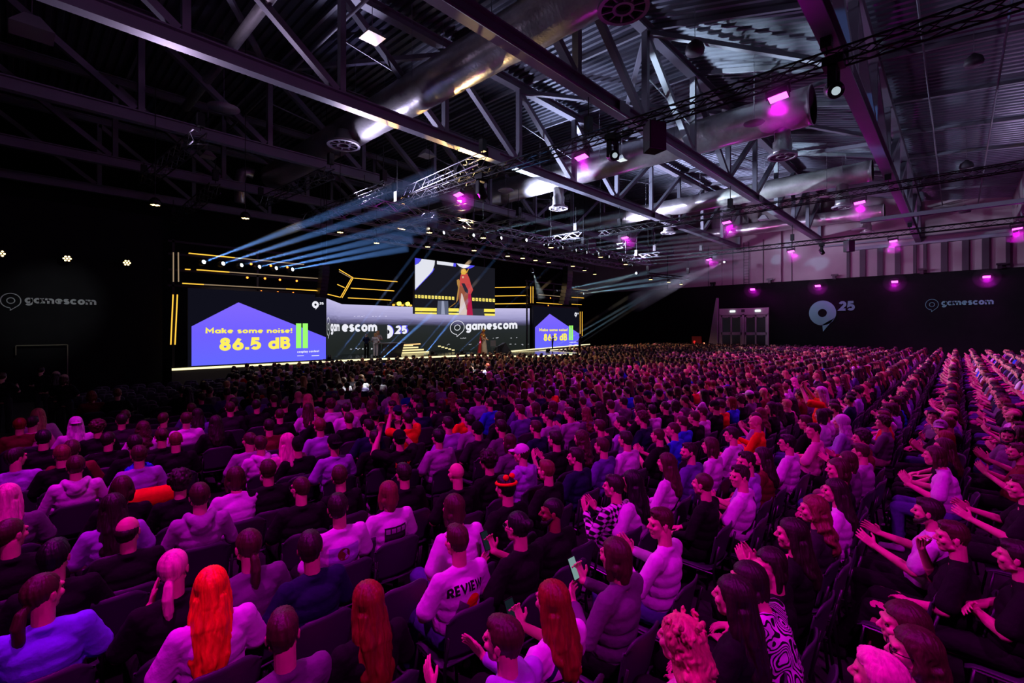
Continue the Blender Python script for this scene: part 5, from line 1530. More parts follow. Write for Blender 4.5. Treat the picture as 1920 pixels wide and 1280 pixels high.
def pattern_cloth(kind):
    m = mat(kind + '_cloth', srgb(220, 216, 222), 0.85, spec=0.2)
    nt = m.node_tree; p = nt.nodes['Principled BSDF']; tc = nt.nodes.new('ShaderNodeTexCoord')
    cr = nt.nodes.new('ShaderNodeValToRGB'); cr.color_ramp.interpolation = 'CONSTANT'
    if kind == 'plaid':
        cr.color_ramp.interpolation = 'LINEAR'
        ws = []
        for d in ('X', 'Z'):
            w = nt.nodes.new('ShaderNodeTexWave'); w.bands_direction = d; w.inputs['Scale'].default_value = 6.2; w.inputs['Distortion'].default_value = 0.6
            nt.links.new(tc.outputs['Object'], w.inputs['Vector']); ws.append(w)
        a = nt.nodes.new('ShaderNodeMath'); a.operation = 'ADD'
        nt.links.new(ws[0].outputs['Fac'], a.inputs[0]); nt.links.new(ws[1].outputs['Fac'], a.inputs[1])
        h = nt.nodes.new('ShaderNodeMath'); h.operation = 'MULTIPLY'; h.inputs[1].default_value = 0.5; nt.links.new(a.outputs[0], h.inputs[0]); src = h.outputs[0]
        el = cr.color_ramp.elements; el[0].position = 0.42; el[0].color = srgb(12, 11, 14); el[1].position = 0.66; el[1].color = srgb(225, 222, 226)
    else:
        n = nt.nodes.new('ShaderNodeTexNoise'); n.inputs['Scale'].default_value = 9; n.inputs['Detail'].default_value = 0
        nt.links.new(tc.outputs['Object'], n.inputs['Vector'])
        a = nt.nodes.new('ShaderNodeMath'); a.operation = 'MULTIPLY'; a.inputs[1].default_value = 11.0; nt.links.new(n.outputs['Fac'], a.inputs[0])
        h = nt.nodes.new('ShaderNodeMath'); h.operation = 'FRACT'; nt.links.new(a.outputs[0], h.inputs[0]); src = h.outputs[0]
        el = cr.color_ramp.elements; el[0].position = 0.0; el[0].color = srgb(225, 222, 226); el[1].position = 0.55; el[1].color = srgb(14, 12, 16)
    nt.links.new(src, cr.inputs[0]); nt.links.new(cr.outputs[0], p.inputs['Base Color'])
    return m
CLOTH['plaid'] = CLOTH['maze'] = (200, 200, 200)
CL[('c', 'plaid')] = pattern_cloth('plaid'); CL[('c', 'maze')] = pattern_cloth('maze')

# ---- libraries of shapes, built when first needed
LIB = {}
def lib(key, fn):
    if key not in LIB: LIB[key] = fn()
    return LIB[key]
def mesh_obj(name, me, m, parent, loc=(0, 0, 0), rot=(0, 0, 0)):
    o = bpy.data.objects.new(name, me)
    dye = m.get('dye')
    if dye: o.color = m.node_tree.nodes['Principled BSDF'].inputs['Base Color'].default_value[:]
    if not dye and me.materials and me.materials[0] != m: me = me.copy(); me.materials.clear(); o.data = me
    if not me.materials: me.materials.append(OC[dye] if dye else m)
    elif dye and me.materials[0] != OC[dye]: me = me.copy(); me.materials.clear(); me.materials.append(OC[dye]); o.data = me
    C.objects.link(o)
    o.parent = parent; o.location = loc; o.rotation_euler = rot
    return o
YAWS = (-0.85, -0.35, 0.0, 0.35, 0.9)
def get_body(arms, yaw, pitch, lean, wide, lod):
    vx = 0.0055 if lod == 0 else 0.009 if lod == 1 else 0.016
    return lib(('body', arms, yaw, pitch, lean, wide, lod), lambda: seated_body('body', arms, yaw, pitch, lean, wide, vx))

def person(x, y, rotz, label, hair=('short', 'brown'), shirt=('tee', 'black'), arms='lap', yaw=0.0, pitch=0.0, lean=0.0, hat=None, skin='fair',
           pants='black', legs='down', wide=1.0, lod=0, group=None, phone=False, scale=1.0, beard=False, shorts=False, glasses=False):
    t = thing('person', label, 'person', (x, y, 0), rotz, group)
    t.scale = (scale,) * 3
    me, hc = get_body(arms, yaw, pitch, lean, wide, lod)
    body = mesh_obj('body', me, skinm(skin), t)
    kind, col = shirt
    sl = 'long' if kind in ('hoodie', 'sweater') else 'short'
    hd = kind == 'hoodie'
    vx = 0.0085 if lod == 0 else 0.013 if lod == 1 else 0.022
    sm = lib(('shirt', arms, lean, sl, wide, hd, lod), lambda: seated_shirt('shirt', arms, lean, sl, wide, 3 + len(LIB), hd, vx))
    so = mesh_obj('hoodie' if hd else 'sweater' if sl == 'long' else 'shirt', sm, cloth(col), t)
    pm = lib(('pants', legs, shorts), lambda: seated_pants('trousers', legs, shorts))
    mesh_obj('shorts' if shorts else 'trousers', pm, denim() if pants == 'jeans' else cloth(pants), t)
    if lod < 2:
        for sd in (1, -1): mesh_obj('shoe', lib(('shoe', legs, sd), lambda: shoe_mesh('shoe', legs, sd)), cloth('pale grey') if (x * 7 + y * 3) % 2 > 1.2 else cloth('black'), t)
    hr = (pitch, 0, yaw)
    style, hcol = hair
    # long hair hangs down the back rather than turning with the head
    if style != 'bald':
        hm = lib(('hair', style), lambda: hair_mesh(style))
        hr2 = hr if style not in ('long', 'longer', 'wavy', 'frizz') else (pitch * 0.4, 0, yaw * 0.8)
        mesh_obj('hair', hm, hairm(hcol), t, tuple(hc), hr2)
    if hat:
        hk, hcl = hat
        mesh_obj({'cap': 'cap', 'backcap': 'cap', 'beanie': 'beanie', 'hood': 'hood', 'band': 'headband'}[hk], lib(('hat', hk), lambda: hat_mesh(hk)), cloth(hcl), t, tuple(hc), hr)
    if lod == 0 and abs(yaw) > 0.3 or glasses or beard:
        Mh = Matrix.Translation(hc) @ Euler(hr).to_matrix().to_4x4()
        if beard:
            bb = lib('beard', lambda: fuse('beard', Blob().chain([(-0.066, 0.0, -0.03), (-0.05, 0.045, -0.075), (0, 0.072, -0.092), (0.05, 0.045, -0.075), (0.066, 0.0, -0.03)], [0.014, 0.020, 0.026, 0.020, 0.014]).cap((-0.02, 0.088, -0.04), (0.02, 0.088, -0.04), 0.008, 0.008), 0.006, 2, strand_fn(4, 0.002, 0, False)))
            mesh_obj('beard', bb, hairm(hcol if hcol in ('black', 'brown', 'dark brown') else 'brown'), t, tuple(hc), hr)
        eb = lib('eyes', lambda: eye_mesh())
        mesh_obj('eyes', eb, M['eye'], t, tuple(hc), hr)
        if glasses:
            gb = lib('glasses', lambda: glass_mesh())
            mesh_obj('glasses', gb, M['black_metal'], t, tuple(hc), hr)
    if phone:
        el, wr, hdr, up, cu = ARMS[arms]['R']
        w = leaned(wr, lean) + Vector(hdr).normalized() * 0.10 + Vector((-0.03, 0.0, 0.0))
        ph = bpy.data.objects.new('phone', None)
        pt = thing('mobile_phone', 'mobile phone held by the ' + ' '.join(label.split(',')[0].split()[:10]), 'phone', (0, 0, 0), 0)
        Mw = Matrix.Translation((x, y, 0)) @ Matrix.Rotation(rotz, 4, 'Z') @ Matrix.Scale(scale, 4)
        pt.matrix_world = Mw @ Matrix.Translation(w) @ Euler((-0.45, 0, 0)).to_matrix().to_4x4()
        MB().box((-0.037, -0.005, -0.075), (0.037, 0.004, 0.075)).build('case', M['black_metal'], pt)
        MB().box((-0.034, -0.0062, -0.070), (0.034, -0.005, 0.070)).build('screen', M['screen_on'] if phone == 'lit' else M['phone_dark'], pt)
        bpy.data.objects.remove(ph)
    return t
M['eye'] = mat('eye', srgb(30, 22, 20), 0.15)
M['phone_dark'] = emis('dim_phone_screen', srgb(20, 28, 36), 1.0)
def eye_mesh():
    b = Blob()
    for s in (-1, 1): b.ell((s * 0.031, 0.0775, 0.004), (0.0125, 0.010, 0.006), n=12, m=8)
    me = bpy.data.meshes.new('eyes'); me.from_pydata([tuple(v) for v in b.v], [], b.f); me.polygons.foreach_set('use_smooth', [True] * len(me.polygons)); return me
def glass_mesh():
    b = MB()
    for s in (-1, 1):
        b.tube([(s * 0.033 + 0.025 * math.cos(2 * PI * i / 12), 0.094, 0.004 + 0.019 * math.sin(2 * PI * i / 12)) for i in range(13)], 0.0025, 5, False)
        b.tube([(s * 0.058, 0.092, 0.008), (s * 0.080, 0.05, 0.008), (s * 0.083, -0.02, 0.006)], 0.0025, 5)
    b.tube([(-0.008, 0.095, 0.006), (0.008, 0.095, 0.006)], 0.0025, 5)
    me = bpy.data.meshes.new('glasses'); me.from_pydata(b.v, [], b.f); return me

# ---- stacking chairs: moulded grey shell on a dark tube frame
M['shell'] = mat('grey_chair_shell', srgb(58, 56, 68), 0.5, noise=0.05, nscale=5, bump=0.15, bscale=120)
M['frame'] = mat('dark_chair_frame', srgb(60, 58, 64), 0.3, 0.8)
def chair_parts():
    # backrest: curved rounded shell
    def shell(us, vs_, f, thick):
        nu, nv = len(us), len(vs_)
        P = [[Vector(f(u, v)) for v in vs_] for u in us]
        V = []; F = []
        for side in (0, 1):
            for i in range(nu):
                for j in range(nv):
                    a = P[min(i + 1, nu - 1)][j] - P[max(i - 1, 0)][j]; c = P[i][min(j + 1, nv - 1)] - P[i][max(j - 1, 0)]
                    nn = a.cross(c).normalized()
                    V.append(P[i][j] + nn * (thick * (side - 0.5)))
        o = nu * nv
        for i in range(nu - 1):
            for j in range(nv - 1):
                a, b_, c, d = i * nv + j, (i + 1) * nv + j, (i + 1) * nv + j + 1, i * nv + j + 1
                F.append((a, d, c, b_)); F.append((a + o, b_ + o, c + o, d + o))
        ring = [(i, 0) for i in range(nu)] + [(nu - 1, j) for j in range(1, nv)] + [(i, nv - 1) for i in range(nu - 2, -1, -1)] + [(0, j) for j in range(nv - 2, 0, -1)]
        for k in range(len(ring)):
            (i, j), (i2, j2) = ring[k], ring[(k + 1) % len(ring)]
            a, c = i * nv + j, i2 * nv + j2
            F.append((a, c, c + o, a + o))
        me = bpy.data.meshes.new('shell'); me.from_pydata([tuple(v) for v in V], [], F)
        bm = bmesh.new(); bm.from_mesh(me); bmesh.ops.recalc_face_normals(bm, faces=bm.faces); bm.to_mesh(me); bm.free()
        me.polygons.foreach_set('use_smooth', [True] * len(me.polygons))
        return me
    us = [i / 12 * 2 - 1 for i in range(13)]; vv = [j / 10 for j in range(11)]
    def back(u, v):
        z = 0.50 + 0.37 * v
        w = 0.225 * (1 - 0.10 * (1 - v)) 
        if v > 0.8: w *= math.sqrt(max(0.0, 1 - ((v - 0.8) / 0.2) ** 2 * 0.30))
        zz = z - (0.045 * max(0, abs(u) - 0.55) ** 2 / 0.2 if v > 0.8 else 0)
        return (u * w, -0.215 - 0.075 * v + 0.045 * u * u, zz)
    def seat(u, v):
        y = -0.20 + 0.42 * v
        w = 0.225 - 0.02 * v
        z = 0.445 - 0.012 * (1 - u * u) - (0.03 * ((v - 0.8) / 0.2) ** 2 if v > 0.8 else 0) + (0.03 * ((0.15 - v) / 0.15) ** 2 if v < 0.15 else 0)
        return (u * w, y, z)
    return shell(us, vv, back, 0.012), shell(us, vv, seat, 0.012)
def chair(x, y, rotz, label, group='grey stacking chairs of the audience', arm=False):
    back, seat = lib('chair', chair_parts)
    t = thing('stacking_chair', label, 'chair', (x, y, 0), rotz, group)
    mesh_obj('backrest', back, M['shell'], t); mesh_obj('seat', seat, M['shell'], t)
    def legm(s, q):
        b = MB()
        if q > 0: b.tube([(s * 0.21, 0.17, 0.43), (s * 0.235, 0.235, 0.0)], 0.012, 7)
        else: b.tube([(s * 0.225, -0.27, 0.72), (s * 0.225, -0.215, 0.46), (s * 0.235, -0.27, 0.0)], 0.012, 7)
        me = bpy.data.meshes.new('leg'); me.from_pydata(b.v, [], b.f); me.polygons.foreach_set('use_smooth', [True] * len(me.polygons)); return me
    for s in (-1, 1):
        for q in (-1, 1): mesh_obj('leg', lib(('leg', s, q), lambda: legm(s, q)), M['frame'], t)
    def barm():
        b = MB()
        for s in (-1, 1): b.tube([(s * 0.215, -0.215, 0.425), (s * 0.21, 0.18, 0.425)], 0.011, 6)
        b.tube([(-0.21, 0.15, 0.425), (0.21, 0.15, 0.425)], 0.011, 6)
        me = bpy.data.meshes.new('frame'); me.from_pydata(b.v, [], b.f); return me
    mesh_obj('seat_frame', lib('seat_frame', barm), M['frame'], t)
    if arm:
        def am():
            b = MB()
            b.tube([(0.262, -0.22, 0.45), (0.262, -0.23, 0.64), (0.262, 0.0, 0.655)], 0.011, 6)
            for k in range(3): b.box((0.238 + 0.018 * k, -0.22, 0.655), (0.25 + 0.018 * k, 0.08, 0.672))
            me = bpy.data.meshes.new('armrest'); me.from_pydata(b.v, [], b.f); return me
        mesh_obj('armrest', lib('armrest', am), M['frame'], t)
    return t
# ---- prints on shirt backs: flat shapes laid onto the cloth from behind
def decal(t, shirt, pts_faces, m, name='shirt_print', off=0.004, sub=0.02):
    vs, fs = pts_faces
    bm = bmesh.new()
    vv = [bm.verts.new((v[0], 0, v[1])) for v in vs]
    for f in fs:
        try: bm.faces.new([vv[i] for i in f])
        except ValueError: pass
    for _ in range(4):
        long_ = [e for e in bm.edges if e.calc_length() > sub]
        if not long_: break
        bmesh.ops.subdivide_edges(bm, edges=long_, cuts=1, use_grid_fill=False)
        bmesh.ops.triangulate(bm, faces=[f for f in bm.faces if len(f.verts) > 3])
    bvh = lib(('bvh', shirt.data.name), lambda: BVHTree.FromPolygons([v.co for v in shirt.data.vertices], [tuple(p.vertices) for p in shirt.data.polygons]))
    for v in bm.verts:
        h = bvh.ray_cast(Vector((v.co.x, -1.0, v.co.z)), Vector((0, 1, 0)))
        v.co.y = (h[0].y if h[0] is not None else -0.1) - off
    me = bpy.data.meshes.new(name); bm.to_mesh(me); bm.free()
    me.materials.append(m)
    o = bpy.data.objects.new(name, me); C.objects.link(o); o.parent = t
    return o
def shirt_of(t):
    for c in t.children:
        if c.name.split('.')[0] in ('shirt', 'hoodie', 'sweater'): return c
def print_text(t, txt, box, m, bold=0.03, arch=0.0, skew=0.0, name='shirt_lettering'):
    vs, fs = text_mesh(txt, bold); lo = vs.min(0); hi = vs.max(0)
    u0, v0, u1, v1 = box
    out = []
    for v in vs:
        a = (v[0] - lo[0]) / (hi[0] - lo[0]); b_ = (v[1] - lo[1]) / (hi[1] - lo[1])
        out.append((u0 + a * (u1 - u0), v0 + b_ * (v1 - v0) + arch * (1 - (2 * a - 1) ** 2) + skew * a))
    return decal(t, shirt_of(t), (out, fs), m, name)
def print_poly(t, pts, m, name='shirt_print', off=0.004):
    return decal(t, shirt_of(t), (pts, [tuple(range(len(pts)))]), m, name, off)
def oval(cx, cz, rx, rz, n=20): return [(cx + rx * math.cos(2 * PI * i / n), cz + rz * math.sin(2 * PI * i / n)) for i in range(n)]

# ---- standing and stage figures
def standing(x, y, z, rotz, label, hair, shirt, pants='black', arms='lap', yaw=0.0, skin='fair', group=None, robe=None, scale=1.0, hat=None, lod=1):
    t = thing('person', label, 'person', (x, y, z), rotz, group); t.scale = (scale,) * 3
    up = 0.395
    def body():
        b = Blob()
        b.chain([(0, 0, 0.93), (0, -0.01, 1.10), (0, -0.05, 1.28)], [0.11, 0.10, 0.10])
        b.cap((-0.13, -0.07, 1.355), (0.13, -0.07, 1.355), 0.045, 0.045)
        hc = Vector((HC.x, HC.y, HC.z + up))
        b.chain([Vector((0, -0.065, 1.03 + up)), hc + Vector((0, -0.03, -0.05))], [0.056, 0.052])
        for s, side in ((1, 'R'), (-1, 'L')):
            el, wr, hd, upv, cu = ARMS[arms][side]
            a, e, w = Vector((s * SH.x, SH.y, SH.z + up)), Vector(el) + Vector((0, 0, up)), Vector(wr) + Vector((0, 0, up))
            b.chain([a, e], [0.052, 0.042]); b.chain([e, e.lerp(w, 0.35), w], [0.041, 0.040, 0.0265]); hand(b, w, hd, upv, -s, cu, 0.6)
            hip, kn, an = leg_pts(s, 'stand'); b.chain([hip, kn, an], [0.088, 0.06, 0.042])
        head_blob(b, yaw, 0, hc)
        return fuse('standing_body', b, 0.009 if lod else 0.006, 2)
    mesh_obj('body', lib(('stand', arms, yaw, lod), body), skinm(skin), t)
    def top():
        b = Blob()
        b.ell((0, 0, 0.98), (0.165, 0.13, 0.10)); b.ell((0, -0.02, 1.14), (0.165, 0.13, 0.16)); b.ell((0, -0.06, 1.29), (0.184, 0.122, 0.11))
        b.cap((-0.15, -0.07, 1.35), (0.15, -0.07, 1.35), 0.066, 0.066)
        for s_ in (-1, 1): b.cap((s_ * 0.03, -0.068, 1.40), (s_ * 0.165, -0.07, 1.37), 0.060, 0.056)
        for s, side in ((1, 'R'), (-1, 'L')):
            el = Vector(ARMS[arms][side][0]) + Vector((0, 0, up)); a = Vector((s * SH.x, SH.y, SH.z + up)); b.chain([a, a.lerp(el, 0.75)], [0.062, 0.068])
        return fuse('standing_shirt', b, 0.012, 4, cloth_fn(9, 0.0045))
    mesh_obj('shirt', lib(('stshirt', arms), top), cloth(shirt), t)
    def legs():
        b = Blob(); b.ell((0, 0, 0.94), (0.16, 0.125, 0.09))
        for s in (1, -1):
            hip, kn, an = leg_pts(s, 'stand'); b.chain([hip, kn, kn.lerp(an, 0.9)], [0.10, 0.075, 0.062])
        return fuse('standing_trousers', b, 0.013, 4)
    mesh_obj('trousers', lib('stlegs', legs), denim() if pants == 'jeans' else cloth(pants), t)
    for sd in (1, -1): mesh_obj('shoe', lib(('shoe', 'stand', sd), lambda: shoe_mesh('shoe', 'stand', sd)), cloth('black'), t)
    hc = (0, HC.y, HC.z + up)
    if hair[0] != 'bald': mesh_obj('hair', lib(('hair', hair[0]), lambda: hair_mesh(hair[0])), hairm(hair[1]), t, hc, (0, 0, yaw))
    if hat: mesh_obj('cap', lib(('hat', hat[0]), lambda: hat_mesh(hat[0])), cloth(hat[1]), t, hc, (0, 0, yaw))
    return t

# costumed performer on the stage
pp = on_z(907, 664, 1.09)
cp = standing(pp.x, pp.y, 1.09, R(200), 'costumed performer on stage in golden helmet, long red cape and cream skirt', ('longer', 'red'), 'beige', 'beige', 'lap', skin='fair', scale=1.03)
b = Blob(); b.ell((0, -0.0, 1.655), (0.10, 0.12, 0.11)); b.chain([(-0.09, -0.02, 1.70), (-0.14, -0.05, 1.82), (-0.15, -0.08, 1.92)], [0.03, 0.02, 0.008]); b.chain([(0.09, -0.02, 1.70), (0.14, -0.05, 1.82), (0.15, -0.08, 1.92)], [0.03, 0.02, 0.008])
mesh_obj('helmet', fuse('helmet', b, 0.01, 1), mat('gold', srgb(230, 180, 60), 0.3, 0.8), cp)
b = Blob(); b.chain([(0, -0.14, 1.42), (0, -0.22, 1.0), (0, -0.30, 0.5), (0, -0.36, 0.08)], [0.10, 0.12, 0.14, 0.14]); b.chain([(0.16, -0.12, 1.38), (0.24, -0.14, 0.9), (0.30, -0.18, 0.1)], [0.07, 0.08, 0.10]); b.chain([(-0.16, -0.12, 1.38), (-0.22, -0.16, 0.9), (-0.26, -0.2, 0.1)], [0.07, 0.08, 0.10])
mesh_obj('cape', fuse('cape', b, 0.018, 3, cloth_fn(3, 0.01)), mat('red_cape', srgb(214, 44, 44), 0.7), cp)
b = Blob(); b.chain([(0, 0, 0.98), (0, 0.02, 0.5), (0, 0.04, 0.12)], [0.17, 0.21, 0.24])
mesh_obj('skirt', fuse('skirt', b, 0.018, 3, cloth_fn(5, 0.012)), mat('cream_cloth', srgb(226, 214, 180), 0.7), cp)
b = Blob(); b.ell((0, 0.0, 1.25), (0.17, 0.13, 0.17)); b.ell((0.2, -0.07, 1.38), 0.09); b.ell((-0.2, -0.07, 1.38), 0.09)
mesh_obj('armour', fuse('armour', b, 0.014, 2), mat('bronze', srgb(200, 140, 60), 0.35, 0.7), cp)
ps = on_z(722, 669, 1.09)
standing(ps.x, ps.y + 0.9, 1.09, R(150), 'host with big curly blond hair in pale top standing at the judges desk', ('frizz', 'blond'), 'pale grey', 'pale grey', 'phone', scale=1.0)
pj = on_z(704, 669.5, 1.09)
standing(pj.x, pj.y, 1.09, R(-60), 'blond judge in pale top leaning at the left end of the judges desk', ('bob', 'blond'), 'white', 'white', 'lap', scale=0.92)
pj = on_z(700, 668.5, 1.09)
standing(pj.x - 0.1, pj.y + 0.7, 1.09, R(-60), 'judge in navy jacket behind the blond judge at the desk', ('short', 'light brown'), 'navy', 'black', 'lap', scale=0.9)
pc_ = on_z(1036, 655, 1.09)
standing(pc_.x, pc_.y, 1.09, R(30), 'camera operator in black crouched over gear on the stage thrust', ('short', 'black'), 'black', 'black', 'phone', scale=0.72)
pc_ = on_z(1087, 662, 1.09)
standing(pc_.x, pc_.y, 1.09, R(20), 'dark figure standing at the right tip of the stage thrust', ('short', 'black'), 'black', 'black', 'lap', scale=0.85)
pc_ = on_z(1092, 693, 0)
standing(pc_.x, pc_.y, 0, R(10), 'person in checked grey shirt standing in the crowd by the stage tip', ('short', 'brown'), 'grey', 'black', 'phone', scale=0.98)
# people standing in the dark left aisle
for px_, py_, h_, a_, lab in ((6, 706, ('short', 'brown'), 'wide', 'person in black shirt standing with open hands, cut by the left edge'),
                            (78, 694, ('short', 'dark brown'), 'lap', 'dim person in black standing in front of the dark doorway'),
                            (106, 704, ('long', 'dark brown'), 'lap', 'dim person standing left of the one in a straw hat'),
                            (121, 710, ('bob', 'brown'), 'clap', 'person in a straw hat standing and clapping near the dark doorway')):
    p = on_z(px_, py_, 1.6)
    standing(p.x, p.y, 0, R(-20), lab, h_, 'black', 'charcoal', a_, hat=('cap', 'beige') if 'straw' in lab else None)
